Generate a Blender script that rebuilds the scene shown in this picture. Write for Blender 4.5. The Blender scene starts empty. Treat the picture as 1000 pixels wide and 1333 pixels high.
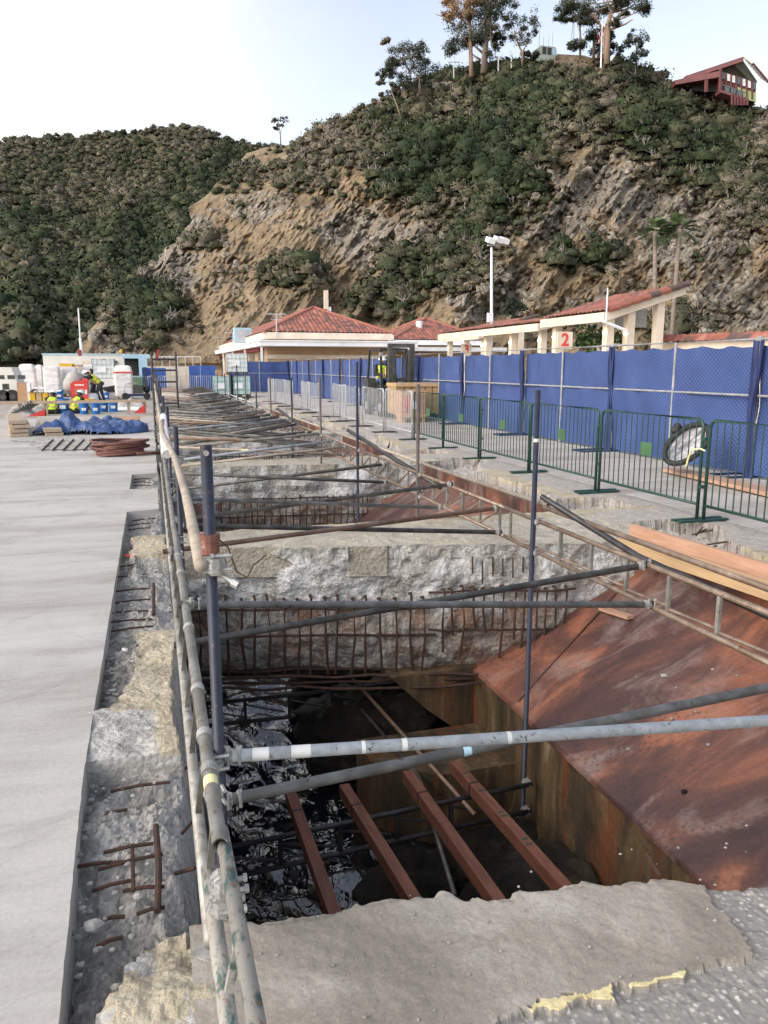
import bpy, math, random
import numpy as np
from math import radians, sin, cos, pi, atan2, hypot
random.seed(7); rng = np.random.default_rng(7)
scene = bpy.context.scene
COL = scene.collection

# ---------------------------------------------------------------- camera
PITCH, YAW, CAMH = radians(10.73), radians(16.6), 1.6
cam = bpy.data.objects.new('camera', bpy.data.cameras.new('camera'))
COL.objects.link(cam)
cam.location = (0, 0, CAMH)
cam.rotation_euler = (pi/2 - PITCH, 0, -YAW)
cam.data.sensor_width = 36; cam.data.lens = 36*1000/1333
cam.data.clip_start = 0.05; cam.data.clip_end = 6000
scene.camera = cam
# ---------------------------------------------------------------- sky and sun
SUN_EL, SUN_AZ = radians(32), radians(-112)      # azimuth from +Y, towards -X (upper left, ahead)
world = bpy.data.worlds.new('World'); scene.world = world; world.use_nodes = True
wn = world.node_tree; wn.nodes.clear()
sky = wn.nodes.new('ShaderNodeTexSky'); sky.sky_type = 'NISHITA'; sky.sun_disc = False
sky.sun_elevation = SUN_EL; sky.sun_rotation = SUN_AZ
sky.air_density = 1.0; sky.dust_density = 1.6; sky.ozone_density = 1.0
hs = wn.nodes.new('ShaderNodeHueSaturation'); hs.inputs['Saturation'].default_value = 0.62
bgn = wn.nodes.new('ShaderNodeBackground'); bgn.inputs['Strength'].default_value = 0.15
wo = wn.nodes.new('ShaderNodeOutputWorld')
wn.links.new(sky.outputs[0], hs.inputs['Color']); wm = wn.nodes.new('ShaderNodeMix'); wm.data_type = 'RGBA'; wm.blend_type = 'MULTIPLY'; wm.inputs[0].default_value = 1; wm.inputs[7].default_value = (1.06, 1.0, .95, 1)
wn.links.new(hs.outputs[0], wm.inputs[6]); # thin bright veil of cloud low on the left
tcw = wn.nodes.new('ShaderNodeTexCoord'); dt = wn.nodes.new('ShaderNodeVectorMath'); dt.operation = 'DOT_PRODUCT'; dt.inputs[1].default_value = (-.50, .80, .33)
wn.links.new(tcw.outputs['Generated'], dt.inputs[0]); nz = wn.nodes.new('ShaderNodeTexNoise'); nz.inputs['Scale'].default_value = 2.2; nz.inputs['Detail'].default_value = 6; wn.links.new(tcw.outputs['Generated'], nz.inputs['Vector'])
ad = wn.nodes.new('ShaderNodeMath'); ad.operation = 'MULTIPLY_ADD'; ad.inputs[1].default_value = .22; wn.links.new(nz.outputs['Fac'], ad.inputs[0]); wn.links.new(dt.outputs['Value'], ad.inputs[2])
mr = wn.nodes.new('ShaderNodeMapRange'); mr.interpolation_type = 'SMOOTHSTEP'; mr.inputs['From Min'].default_value = .80; mr.inputs['From Max'].default_value = 1.08; mr.inputs['To Max'].default_value = .92; wn.links.new(ad.outputs[0], mr.inputs['Value'])
wv_ = wn.nodes.new('ShaderNodeMix'); wv_.data_type = 'RGBA'; wv_.inputs[7].default_value = (5.2, 5.1, 4.9, 1); wn.links.new(mr.outputs[0], wv_.inputs[0]); wn.links.new(wm.outputs[2], wv_.inputs[6]); wn.links.new(wv_.outputs[2], bgn.inputs['Color']); wn.links.new(bgn.outputs[0], wo.inputs[0])
sl = bpy.data.lights.new('sun', 'SUN'); sl.energy = 1.0; sl.angle = radians(40); sl.color = (1, .95, .87)
so = bpy.data.objects.new('sun', sl); COL.objects.link(so)
so.rotation_euler = (pi/2 - SUN_EL, 0, pi - SUN_AZ)
vs = scene.view_settings
vs.view_transform = 'Standard'; vs.look = 'None'; vs.gamma = 1; vs.use_curve_mapping = False; vs.exposure = 1.02

# ---------------------------------------------------------------- pixel of the photo -> point of the place
_f = np.array([sin(YAW)*cos(PITCH), cos(YAW)*cos(PITCH), -sin(PITCH)])
_r = np.array([cos(YAW), -sin(YAW), 0.0]); _u = np.cross(_r, _f); _c = np.array([0, 0, CAMH])
def ray(px, py): return _f + _r*((px-500)/1000) + _u*((666.5-py)/1000)
def atz(px, py, z=0.0): d = ray(px, py); return tuple(_c + d*((z-CAMH)/d[2]))
def aty(px, py, y): d = ray(px, py); return tuple(_c + d*(y/d[1]))
def atx(px, py, x): d = ray(px, py); return tuple(_c + d*(x/d[0]))
def atd(px, py, D): d = ray(px, py); return tuple(_c + d*(D/hypot(d[0], d[1])))
def proj(p):
    q = np.asarray(p, float) - _c; z = q @ _f
    return 500 + 1000*(q @ _r)/z, 666.5 - 1000*(q @ _u)/z

# ---------------------------------------------------------------- noise
def vnoise(p, seed=0):
    p = np.asarray(p, float); i = np.floor(p).astype(np.int64); f = p - i; f = f*f*(3-2*f)
    out = np.zeros(len(p))
    for dx in (0, 1):
        for dy in (0, 1):
            for dz in (0, 1):
                n = (i[:, 0]+dx)*374761393 + (i[:, 1]+dy)*668265263 + (i[:, 2]+dz)*1274126177 + seed*974711
                n = (n ^ (n >> 13)) * 1274126177 & 0x7fffffff
                n = (n ^ (n >> 16)) & 0xffff
                w = (f[:, 0] if dx else 1-f[:, 0])*(f[:, 1] if dy else 1-f[:, 1])*(f[:, 2] if dz else 1-f[:, 2])
                out += w*(n/32767.5 - 1)
    return out
def fbm(p, octv=4, seed=0, gain=.5):
    p = np.asarray(p, float); s = np.zeros(len(p)); a = 1.0
    for o in range(octv):
        s += a*vnoise(p*(2.03**o) + o*17.3, seed+o); a *= gain
    return s
def sstep(a, b, x): t = np.clip((x-a)/(b-a), 0, 1); return t*t*(3-2*t)
def n1(v, seed=0, octv=3): # 1-D noise for jagged outlines
    v = np.asarray(v, float).ravel(); return fbm(np.stack([v, v*0+.37, v*0+.71], 1), octv, seed)

# ---------------------------------------------------------------- mesh builder
class MB:
    def __init__(s): s.v = []; s.f = []; s.t = []; s.tone = None
    def add(s, vs_, fs, tone=None):
        b = len(s.v); s.v += [tuple(q) for q in vs_]; s.f += [tuple(b+i for i in q) for q in fs]
        if tone is not None and s.tone is None: s.tone = [0.5]*b
        if s.tone is not None: s.tone += [0.5 if tone is None else tone]*len(vs_)
        return s
    def box(s, c, size, rz=0, rx=0, ry=0, tone=None):
        x, y, z = [q/2 for q in size]
        P = [(a*x, b*y, d*z) for d in (-1, 1) for b in (-1, 1) for a in (-1, 1)]
        if rx: P = [(a, b*cos(rx)-d*sin(rx), b*sin(rx)+d*cos(rx)) for a, b, d in P]
        if ry: P = [(a*cos(ry)+d*sin(ry), b, -a*sin(ry)+d*cos(ry)) for a, b, d in P]
        if rz: P = [(a*cos(rz)-b*sin(rz), a*sin(rz)+b*cos(rz), d) for a, b, d in P]
        return s.add([(a+c[0], b+c[1], d+c[2]) for a, b, d in P],
                     [(0, 2, 3, 1), (4, 5, 7, 6), (0, 1, 5, 4), (2, 6, 7, 3), (0, 4, 6, 2), (1, 3, 7, 5)], tone)
    def mm(s, a, b, tone=None): return s.box([(p+q)/2 for p, q in zip(a, b)], [abs(q-p) for p, q in zip(a, b)], tone=tone)
    def beam(s, p, q, w, h, tone=None):        # rectangular bar from p to q
        p = np.array(p, float); q = np.array(q, float); d = q-p; L = np.linalg.norm(d); d /= L
        up = np.array([0, 0, 1.0]) if abs(d[2]) < .95 else np.array([1.0, 0, 0])
        a = np.cross(d, up); a /= np.linalg.norm(a); b = np.cross(a, d)
        P = [e + a*(i*w/2) + b*(j*h/2) for e in (p, q) for j in (-1, 1) for i in (-1, 1)]
        return s.add(P, [(0, 2, 3, 1), (4, 5, 7, 6), (0, 1, 5, 4), (2, 6, 7, 3), (0, 4, 6, 2), (1, 3, 7, 5)], tone)
    def tube(s, pts, r=.024, n=10, caps=True, hollow=False, tone=None):
        pts = [np.array(q, float) for q in pts]; rs = r if hasattr(r, '__len__') else [r]*len(pts)
        d0 = pts[1]-pts[0]; up = np.array([0, 0, 1.0])
        if abs(d0[2]) > .9*np.linalg.norm(d0): up = np.array([0, 1.0, 0])
        V = []; F = []
        for i, q in enumerate(pts):
            d = pts[min(i+1, len(pts)-1)] - pts[max(i-1, 0)]; d = d/np.linalg.norm(d)
            a = np.cross(d, up); a /= np.linalg.norm(a); b = np.cross(a, d)
            for k in range(n):
                t = 2*pi*k/n; V.append(q + rs[i]*(a*cos(t)+b*sin(t)))
        m = len(pts)
        for i in range(m-1):
            for k in range(n):
                k2 = (k+1) % n; F.append((i*n+k, i*n+k2, (i+1)*n+k2, (i+1)*n+k))
        if caps and not hollow: F.append(tuple(range(n-1, -1, -1))); F.append(tuple((m-1)*n+k for k in range(n)))
        if hollow:                                # open pipe: inner wall of .82 r, .25 m deep from both ends
            for e, sgn in ((0, 1), (m-1, -1)):
                d = pts[1]-pts[0] if e == 0 else pts[-2]-pts[-1]; d = d/np.linalg.norm(d)
                b0 = len(V)
                for k in range(n): V.append(pts[e] + (V[e*n+k]-pts[e])*.82)
                for k in range(n): V.append(pts[e] + (V[e*n+k]-pts[e])*.82 + d*.2)
                for k in range(n):
                    k2 = (k+1) % n; F.append((e*n+k, e*n+k2, b0+k2, b0+k)); F.append((b0+k, b0+k2, b0+n+k2, b0+n+k))
                F.append(tuple(b0+n+k for k in range(n)))
        return s.add(V, F, tone)
    def cyl(s, c, r, h, n=16, r2=None, tone=None):
        return s.tube([c, (c[0], c[1], c[2]+h)], [r, r if r2 is None else r2], n, tone=tone)
    def lathe(s, c, prof, n=20, tone=None):
        V = []; F = []
        for r, z in prof:
            for k in range(n): t = 2*pi*k/n; V.append((c[0]+r*cos(t), c[1]+r*sin(t), c[2]+z))
        for i in range(len(prof)-1):
            for k in range(n): k2 = (k+1) % n; F.append((i*n+k, i*n+k2, (i+1)*n+k2, (i+1)*n+k))
        return s.add(V, F, tone)
    def ell(s, c, r, n=12, m=8, axes=None, tone=None):
        A = np.eye(3) if axes is None else np.asarray(axes, float); V = []; F = []; c = np.array(c, float)
        for i in range(1, m):
            ph = pi*i/m
            for k in range(n):
                t = 2*pi*k/n; V.append(c + A.T @ np.array([r[0]*sin(ph)*cos(t), r[1]*sin(ph)*sin(t), r[2]*cos(ph)]))
        V.append(c + A.T @ np.array([0, 0, r[2]])); V.append(c - A.T @ np.array([0, 0, r[2]])); a = (m-1)*n
        for i in range(m-2):
            for k in range(n): k2 = (k+1) % n; F.append((i*n+k, (i+1)*n+k, (i+1)*n+k2, i*n+k2))
        for k in range(n): k2 = (k+1) % n; F.append((a, k, k2)); F.append((a+1, (m-2)*n+k2, (m-2)*n+k))
        return s.add(V, F, tone)
    def prism(s, poly, z0, z1, tone=None):       # outline in x,y
        n = len(poly)
        return s.add([(x, y, z0) for x, y in poly] + [(x, y, z1) for x, y in poly],
                     [tuple(range(n-1, -1, -1)), tuple(range(n, 2*n))] + [(i, (i+1) % n, n+(i+1) % n, n+i) for i in range(n)], tone)
    def poly3(s, pts, vec, tone=None):           # planar outline pushed along vec
        n = len(pts); q = [tuple(np.array(p)+np.array(vec)) for p in pts]
        return s.add(list(pts)+q, [tuple(range(n-1, -1, -1)), tuple(range(n, 2*n))] + [(i, (i+1) % n, n+(i+1) % n, n+i) for i in range(n)], tone)
    def grid(s, P, mask=None, tone=None):        # P (ny, nx, 3)
        ny, nx = P.shape[:2]; b = len(s.v)
        s.v += [tuple(q) for q in P.reshape(-1, 3)]
        for j in range(ny-1):
            for i in range(nx-1):
                if mask is None or mask[j, i]: s.f.append((b+j*nx+i, b+j*nx+i+1, b+(j+1)*nx+i+1, b+(j+1)*nx+i))
        if tone is not None or s.tone is not None:
            if s.tone is None: s.tone = [0.5]*b
            s.tone += list(np.broadcast_to(.5 if tone is None else tone, (ny, nx)).ravel())
        return s

def base_of(v):
    a = np.array(v); return np.array([(a[:, 0].min()+a[:, 0].max())/2, (a[:, 1].min()+a[:, 1].max())/2, a[:, 2].min()])
def build(name, mb, mat, parent=None, smooth=False, origin=None):
    if parent is not None:
        o0 = np.array(parent.get('_o', (0, 0, 0)))
    else: o0 = base_of(mb.v) if origin is None else np.array(origin, float)
    me = bpy.data.meshes.new(name)
    V = np.array(mb.v, float) - o0
    me.from_pydata(V.tolist(), [], mb.f)
    if mb.tone is not None:
        at = me.attributes.new('tone', 'FLOAT', 'POINT'); at.data.foreach_set('value', np.array(mb.tone, np.float32))
    if smooth: me.polygons.foreach_set('use_smooth', [True]*len(me.polygons))
    me.materials.append(mat); me.update()
    o = bpy.data.objects.new(name, me); COL.objects.link(o)
    if parent is not None:
        o.parent = parent; o['_o'] = tuple(o0)
    else: o.location = o0; o['_o'] = tuple(o0)
    return o
def tag(o, label=None, cat=None, group=None, kind=None):
    if label: o['label'] = label
    if cat: o['category'] = cat
    if group: o['group'] = group
    if kind: o['kind'] = kind
    return o
def thing(name, label, cat, loc=(0, 0, 0), group=None):
    o = bpy.data.objects.new(name, None); COL.objects.link(o); o.empty_display_size = .2
    o.location = loc; o['_o'] = tuple(float(q) for q in loc)
    return tag(o, label, cat, group)
def single(name, mb, mat, label, cat, group=None, smooth=False, kind=None):
    return tag(build(name, mb, mat, None, smooth), label, cat, group, kind)
def struct(name, mb, mat, smooth=False): return tag(build(name, mb, mat, None, smooth), kind='structure')
def dup(root, loc, rz=0, label=None, group=None):
    r = root.copy(); COL.objects.link(r); r.location = loc; r.rotation_euler = (0, 0, rz)
    if label: r['label'] = label
    if group: r['group'] = group
    for ch in list(root.children):
        c = ch.copy(); COL.objects.link(c); c.parent = r
        for g in ch.children:
            d = g.copy(); COL.objects.link(d); d.parent = c
    return r
def fast_mesh(name, V, nq, mat, attrs=None, k=4):    # V (nq*k,3): separate faces of k corners
    me = bpy.data.meshes.new(name); V = np.asarray(V, np.float32)
    me.vertices.add(len(V)); me.vertices.foreach_set('co', V.ravel())
    me.loops.add(nq*k); me.loops.foreach_set('vertex_index', np.arange(nq*k, dtype=np.int32))
    me.polygons.add(nq); me.polygons.foreach_set('loop_start', np.arange(0, nq*k, k, dtype=np.int32))
    me.update(calc_edges=True)
    for an, av in (attrs or {}).items():
        at = me.attributes.new(an, 'FLOAT', 'POINT'); at.data.foreach_set('value', np.asarray(av, np.float32))
    me.materials.append(mat)
    return me

# ---------------------------------------------------------------- materials
def newmat(name):
    m = bpy.data.materials.new(name); m.use_nodes = True; nt = m.node_tree
    b = nt.nodes['Principled BSDF']; return m, nt, b
def N(nt, t, **k):
    n = nt.nodes.new(t)
    for a, v in k.items():
        if a in n.inputs: n.inputs[a].default_value = v
        else: setattr(n, a, v)
    return n
def ramp(nt, fac, stops, interp='LINEAR'):
    r = nt.nodes.new('ShaderNodeValToRGB'); cr = r.color_ramp; cr.interpolation = interp
    while len(cr.elements) < len(stops): cr.elements.new(.5)
    for e, (p, c) in zip(cr.elements, stops):
        e.position = p; e.color = (*c, 1) if len(c) == 3 else c
    nt.links.new(fac, r.inputs[0]); return r.outputs[0]
def coords(nt, scale=(1, 1, 1), rot=(0, 0, 0), perobj=True, geo=False):
    mp = N(nt, 'ShaderNodeMapping'); mp.inputs['Scale'].default_value = scale; mp.inputs['Rotation'].default_value = rot
    if geo: nt.links.new(N(nt, 'ShaderNodeNewGeometry').outputs['Position'], mp.inputs[0])
    else: nt.links.new(N(nt, 'ShaderNodeTexCoord').outputs['Object'], mp.inputs[0])
    if perobj and not geo:
        oi = N(nt, 'ShaderNodeObjectInfo'); ml = N(nt, 'ShaderNodeMath', operation='MULTIPLY'); ml.inputs[1].default_value = 37.0
        nt.links.new(oi.outputs['Random'], ml.inputs[0]); nt.links.new(ml.outputs[0], mp.inputs['Location'])
    return mp.outputs[0]
def noise(nt, co, scale, detail=5, rough=.6, dist=0):
    n = N(nt, 'ShaderNodeTexNoise'); n.inputs['Scale'].default_value = scale; n.inputs['Detail'].default_value = detail
    n.inputs['Roughness'].default_value = rough; n.inputs['Distortion'].default_value = dist
    nt.links.new(co, n.inputs['Vector']); return n.outputs['Fac']
def voro(nt, co, scale, feature='F1', out='Distance'):
    n = N(nt, 'ShaderNodeTexVoronoi', feature=feature); n.inputs['Scale'].default_value = scale
    nt.links.new(co, n.inputs['Vector']); return n.outputs[out]
def mix(nt, fac, a, b, mode='MIX'):
    n = N(nt, 'ShaderNodeMix', data_type='RGBA', blend_type=mode)
    for sock, v in ((n.inputs[0], fac), (n.inputs[6], a), (n.inputs[7], b)):
        if isinstance(v, (int, float)): sock.default_value = v
        elif isinstance(v, tuple): sock.default_value = (*v, 1) if len(v) == 3 else v
        else: nt.links.new(v, sock)
    return n.outputs[2]
def math_(nt, op, a, b=None, c=None):
    n = N(nt, 'ShaderNodeMath', operation=op)
    for i, v in enumerate((a, b, c)):
        if v is None: continue
        if isinstance(v, (int, float)): n.inputs[i].default_value = v
        else: nt.links.new(v, n.inputs[i])
    return n.outputs[0]
def attr(nt, name='tone'): return N(nt, 'ShaderNodeAttribute', attribute_name=name).outputs['Fac']
def bump(nt, b, h, strength=.4, dist=.02):
    n = N(nt, 'ShaderNodeBump'); n.inputs['Strength'].default_value = strength; n.inputs['Distance'].default_value = dist
    nt.links.new(h, n.inputs['Height']); nt.links.new(n.outputs[0], b.inputs['Normal'])
def setc(nt, b, c):
    if isinstance(c, tuple): b.inputs['Base Color'].default_value = (*c, 1)
    else: nt.links.new(c, b.inputs['Base Color'])

def worn(name, c1, c2, c3=None, scale=6, lo=.42, hi=.62, rough=.6, metal=0, stretch=(1, 1, 1), bmp=.15, bscale=60, bdist=.004, spots=None):
    """base c1 worn to c2 in patches, optional spots c3"""
    m, nt, b = newmat(name); co = coords(nt, stretch)
    n = noise(nt, co, scale, 6, .65)
    c = ramp(nt, n, [(lo, c1), (hi, c2)])
    if c3 is not None:
        n2 = noise(nt, co, scale*2.7, 5, .7, .4)
        f = ramp(nt, n2, [(spots or .6, (0, 0, 0)), ((spots or .6)+.06, (1, 1, 1))]); c = mix(nt, f, c, c3)
    v = noise(nt, co, scale*.35, 3); c = mix(nt, .35, c, ramp(nt, v, [(.3, (.55, .55, .55)), (.7, (1.25, 1.25, 1.25))]), 'MULTIPLY')
    setc(nt, b, c); b.inputs['Roughness'].default_value = rough; b.inputs['Metallic'].default_value = metal
    if bmp: bump(nt, b, noise(nt, co, bscale, 4), bmp, bdist)
    return m
M = {}
M['tube_grey'] = worn('grey_tube', (.17, .165, .15), (.30, .29, .27), (.10, .07, .05), 9, metal=.35, rough=.55)
M['tube_dark'] = worn('dark_tube', (.075, .073, .068), (.16, .155, .14), (.13, .07, .04), 9, metal=.3, rough=.55)
M['tube_rust'] = worn('rusty_tube', (.30, .20, .145), (.20, .11, .07), (.36, .30, .26), 8, metal=.25, rough=.55)
M['tube_rail'] = worn('weathered_rail_tube', (.225, .215, .19), (.37, .365, .345), (.16, .105, .07), 10, metal=.25, rough=.5, spots=.585)
M['tube_brown'] = worn('brown_girder_tube', (.19, .135, .10), (.31, .24, .19), (.14, .07, .045), 8, metal=.3, rough=.45)
M['tube_wash'] = worn('whitewashed_speckled_tube', (.60, .62, .62), (.46, .47, .47), (.11, .10, .095), 18, rough=.6, spots=.60)
M['tube_tan'] = worn('tan_tube', (.40, .35, .285), (.29, .24, .19), (.20, .12, .08), 9, metal=.05, rough=.6)
M['tube_white'] = worn('whitewashed_tube', (.52, .55, .56), (.34, .35, .35), (.14, .13, .12), 11, rough=.6, spots=.63)
M['tube_navy'] = worn('navy_painted_post', (.010, .014, .030), (.02, .025, .045), (.19, .095, .06), 16, rough=.5, spots=.64)
M['tube_green'] = worn('worn_green_tube', (.33, .315, .285), (.06, .11, .10), (.24, .13, .08), 17, rough=.6, lo=.50, hi=.60, spots=.58, stretch=(1.6, .7, 1.6))
M['tube_black'] = worn('black_tube', (.02, .02, .024), (.045, .043, .045), None, 8, rough=.45)
M['brown_post'] = worn('brown_post', (.075, .058, .052), (.11, .085, .075), (.15, .10, .07), 9, rough=.5)
M['galv'] = worn('galvanised_coupler', (.30, .30, .295), (.46, .46, .45), (.18, .13, .10), 25, metal=.4, rough=.5, spots=.63, bmp=.3, bscale=120)
M['rebar'] = worn('rusty_rebar', (.032, .018, .013), (.065, .03, .018), (.14, .06, .028), 20, rough=.85, bmp=.5, bscale=150)
M['redtimber'] = worn('red_timber', (.19, .072, .042), (.115, .045, .028), (.045, .026, .02), 5, stretch=(6, .8, 6), rough=.7, spots=.62)
M['plank'] = worn('pink_plank', (.42, .245, .165), (.48, .30, .21), (.29, .165, .11), 5, stretch=(7, .6, 7), rough=.65, spots=.62)
M['pale_plank'] = worn('pale_plank', (.52, .36, .20), (.45, .30, .16), (.33, .21, .11), 5, stretch=(7, .6, 7), rough=.65, spots=.64)
M['oldplank'] = worn('weathered_plank', (.42, .33, .24), (.34, .27, .20), (.25, .19, .14), 5, stretch=(3, 3, 3), rough=.75)
M['plywood'] = worn('plywood', (.50, .34, .18), (.42, .28, .14), (.36, .23, .11), 3, stretch=(1, 1, 4), rough=.7)
M['green_paint'] = worn('green_paint', (.012, .05, .037), (.02, .066, .05), (.10, .11, .10), 14, rough=.4, spots=.68)
M['silver'] = worn('galvanised_barrier', (.44, .46, .48), (.56, .57, .58), None, 10, metal=.3, rough=.45)
M['fence_pipe'] = worn('fence_pipe', (.30, .305, .32), (.42, .42, .43), (.36, .28, .22), 8, metal=.3, rough=.5, spots=.66)
M['cream'] = worn('cream_paint', (.66, .57, .46), (.72, .63, .52), (.55, .42, .30), 2, rough=.7, spots=.68)
M['white'] = worn('white_paint', (.74, .75, .77), (.80, .80, .81), None, 2, rough=.6)
M['offwhite'] = worn('off_white_panel', (.70, .68, .63), (.76, .74, .69), (.60, .56, .50), 1.2, rough=.7, spots=.66)
M['lightblue'] = worn('light_blue_paint', (.36, .55, .66), (.42, .60, .70), None, 2, rough=.6)
M['darkgap'] = worn('interior_shade', (.015, .017, .02), (.025, .026, .028), None, 2, rough=.8)  # near-black colour stands in for the shade inside openings
M['blue_plastic'] = worn('blue_plastic', (.015, .14, .44), (.02, .17, .50), None, 5, rough=.4)
M['blue_bin'] = worn('blue_bin', (.035, .10, .36), (.045, .12, .42), None, 3, rough=.5)
M['yellow'] = worn('yellow_plastic', (.62, .38, .02), (.70, .44, .03), None, 5, rough=.45)
M['red_paint'] = worn('red_paint', (.62, .05, .04), (.70, .065, .05), None, 4, rough=.45)
M['dark_red'] = worn('dark_red_paint', (.26, .03, .035), (.32, .045, .045), None, 4, rough=.6)
M['maroon'] = worn('maroon_paint', (.13, .048, .05), (.17, .062, .062), None, 1, rough=.7)
M['soffit'] = worn('dark_grey_green_soffit', (.09, .10, .08), (.12, .13, .105), None, 2, rough=.8)
M['rubber'] = worn('black_rubber', (.012, .012, .012), (.03, .03, .03), None, 6, rough=.7)
M['steel_dark'] = worn('dark_machine_steel', (.05, .052, .05), (.095, .095, .09), (.14, .12, .10), 5, rough=.5, metal=.3)
M['hose'] = worn('red_brown_hose', (.105, .036, .03), (.145, .06, .045), (.24, .14, .11), 6, rough=.6)
M['shrink'] = worn('shrink_wrap', (.70, .66, .64), (.82, .80, .80), (.64, .50, .40), 3, stretch=(1, 1, 4), rough=.3, spots=.62)
M['tote_clear'] = worn('white_tank_plastic', (.68, .74, .72), (.76, .82, .80), None, 3, rough=.35)
M['tote_green'] = worn('greenish_tank_plastic', (.40, .62, .58), (.52, .72, .68), None, 3, rough=.35)
M['helmet'] = worn('white_helmet', (.78, .80, .82), (.82, .83, .84), None, 3, rough=.35)
M['skin'] = worn('skin', (.42, .25, .18), (.48, .29, .21), None, 5, rough=.6)
M['dark_cloth'] = worn('dark_cloth', (.012, .013, .016), (.03, .03, .034), None, 10, rough=.9)
M['grey_cloth'] = worn('charcoal_cloth', (.05, .055, .055), (.075, .078, .076), None, 10, rough=.9)
M['jean'] = worn('blue_jeans', (.04, .07, .15), (.06, .10, .20), None, 10, rough=.9)
M['vest'] = worn('yellow_green_vest', (.46, .72, .02), (.54, .80, .03), None, 8, rough=.8)
M['vest_band'] = worn('orange_silver_band', (.85, .42, .22), (.85, .62, .48), None, 8, rough=.6)
M['flag_red'] = worn('red_cloth', (.60, .05, .07), (.66, .08, .09), None, 4, rough=.8)
M['bark'] = worn('pale_bark', (.34, .24, .18), (.24, .17, .13), (.46, .31, .21), 1.2, stretch=(3, 3, .5), rough=.9, bmp=.4, bscale=6, bdist=.1)
M['bark_dark'] = worn('grey_bark', (.17, .14, .12), (.24, .20, .17), None, 1.2, stretch=(3, 3, .5), rough=.9)
M['palmbark'] = worn('palm_trunk', (.26, .21, .175), (.18, .145, .12), None, 2, stretch=(1, 1, 5), rough=.9, bmp=.5, bscale=8, bdist=.05)
M['twig'] = worn('grey_twigs', (.30, .27, .25), (.40, .36, .33), None, 2, rough=.9)
M['lime'] = worn('yellow_green_panel', (.35, .42, .18), (.40, .47, .22), None, 1, rough=.7)
M['numeral'] = worn('red_numeral', (.60, .04, .03), (.66, .06, .05), None, 4, rough=.6)
M['yellow_tape'] = worn('yellow_tape', (.75, .70, .30), (.80, .76, .42), None, 9, rough=.6)
M['white_tape'] = worn('white_tape', (.50, .52, .53), (.58, .59, .59), (.30, .29, .28), 14, rough=.5, spots=.62)
M['card'] = worn('cardboard', (.36, .22, .13), (.42, .26, .16), None, 3, rough=.8)
M['gravel'] = worn('broken_concrete', (.24, .235, .22), (.38, .37, .35), None, 15, rough=.95, bmp=.5, bscale=50)

def glass():
    m, nt, b = newmat('dark_glass'); setc(nt, b, (.10, .14, .16)); b.inputs['Roughness'].default_value = .08; return m
M['glass'] = glass()
def lampmat():
    m, nt, b = newmat('lit_bulb'); setc(nt, b, (1, .9, .7)); b.inputs['Emission Color'].default_value = (1, .72, .38, 1); b.inputs['Emission Strength'].default_value = 6; return m
M['bulb'] = lampmat()

def deck_mat(name, light, dark, tan=None, warm=None):
    m, nt, b = newmat(name); co = coords(nt, geo=True)
    st = coords(nt, (.22, 1.3, 1), (0, 0, .05), geo=True)           # broom streaks and damp bands running across the pier
    c = ramp(nt, noise(nt, st, 1.1, 9, .72, .4), [(.33, dark), (.52, light), (.74, tuple(q*1.16 for q in light))])
    pt = noise(nt, co, 1.7, 6, .7, .5)
    c = mix(nt, .5, c, ramp(nt, pt, [(.32, (.62, .60, .575)), (.47, (1, 1, 1)), (.62, (1.1, 1.1, 1.1)), (.75, (.9, .885, .86))]), 'MULTIPLY')
    fine = noise(nt, co, 55, 4, .7); c = mix(nt, .6, c, ramp(nt, fine, [(.3, (.80, .80, .80)), (.6, (1.05, 1.05, 1.05))]), 'MULTIPLY')
    sp = voro(nt, co, 9); spn = noise(nt, co, 3, 2)
    c = mix(nt, math_(nt, 'MULTIPLY', ramp(nt, sp, [(.03, (1, 1, 1)), (.07, (0, 0, 0))]), ramp(nt, spn, [(.55, (0, 0, 0)), (.6, (1, 1, 1))])), c, tuple(q*.45 for q in dark))
    if warm is not None:
        c = mix(nt, ramp(nt, noise(nt, co, .8, 5, .7), [(.5, (0, 0, 0)), (.62, (.75, .75, .75))]), c, warm)
    setc(nt, b, c); b.inputs['Roughness'].default_value = .85
    h = math_(nt, 'ADD', math_(nt, 'MULTIPLY', noise(nt, co, 6, 6, .6), .6), math_(nt, 'MULTIPLY', fine, .25))
    bump(nt, b, h, .35, .012); return m
M['deck'] = deck_mat('pale_deck_concrete', (.43, .415, .39), (.30, .282, .258))
M['pave'] = deck_mat('worn_pavement_concrete', (.45, .415, .38), (.31, .275, .245), warm=(.345, .30, .265))
M['road'] = deck_mat('far_ground', (.36, .33, .29), (.26, .23, .20))

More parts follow.
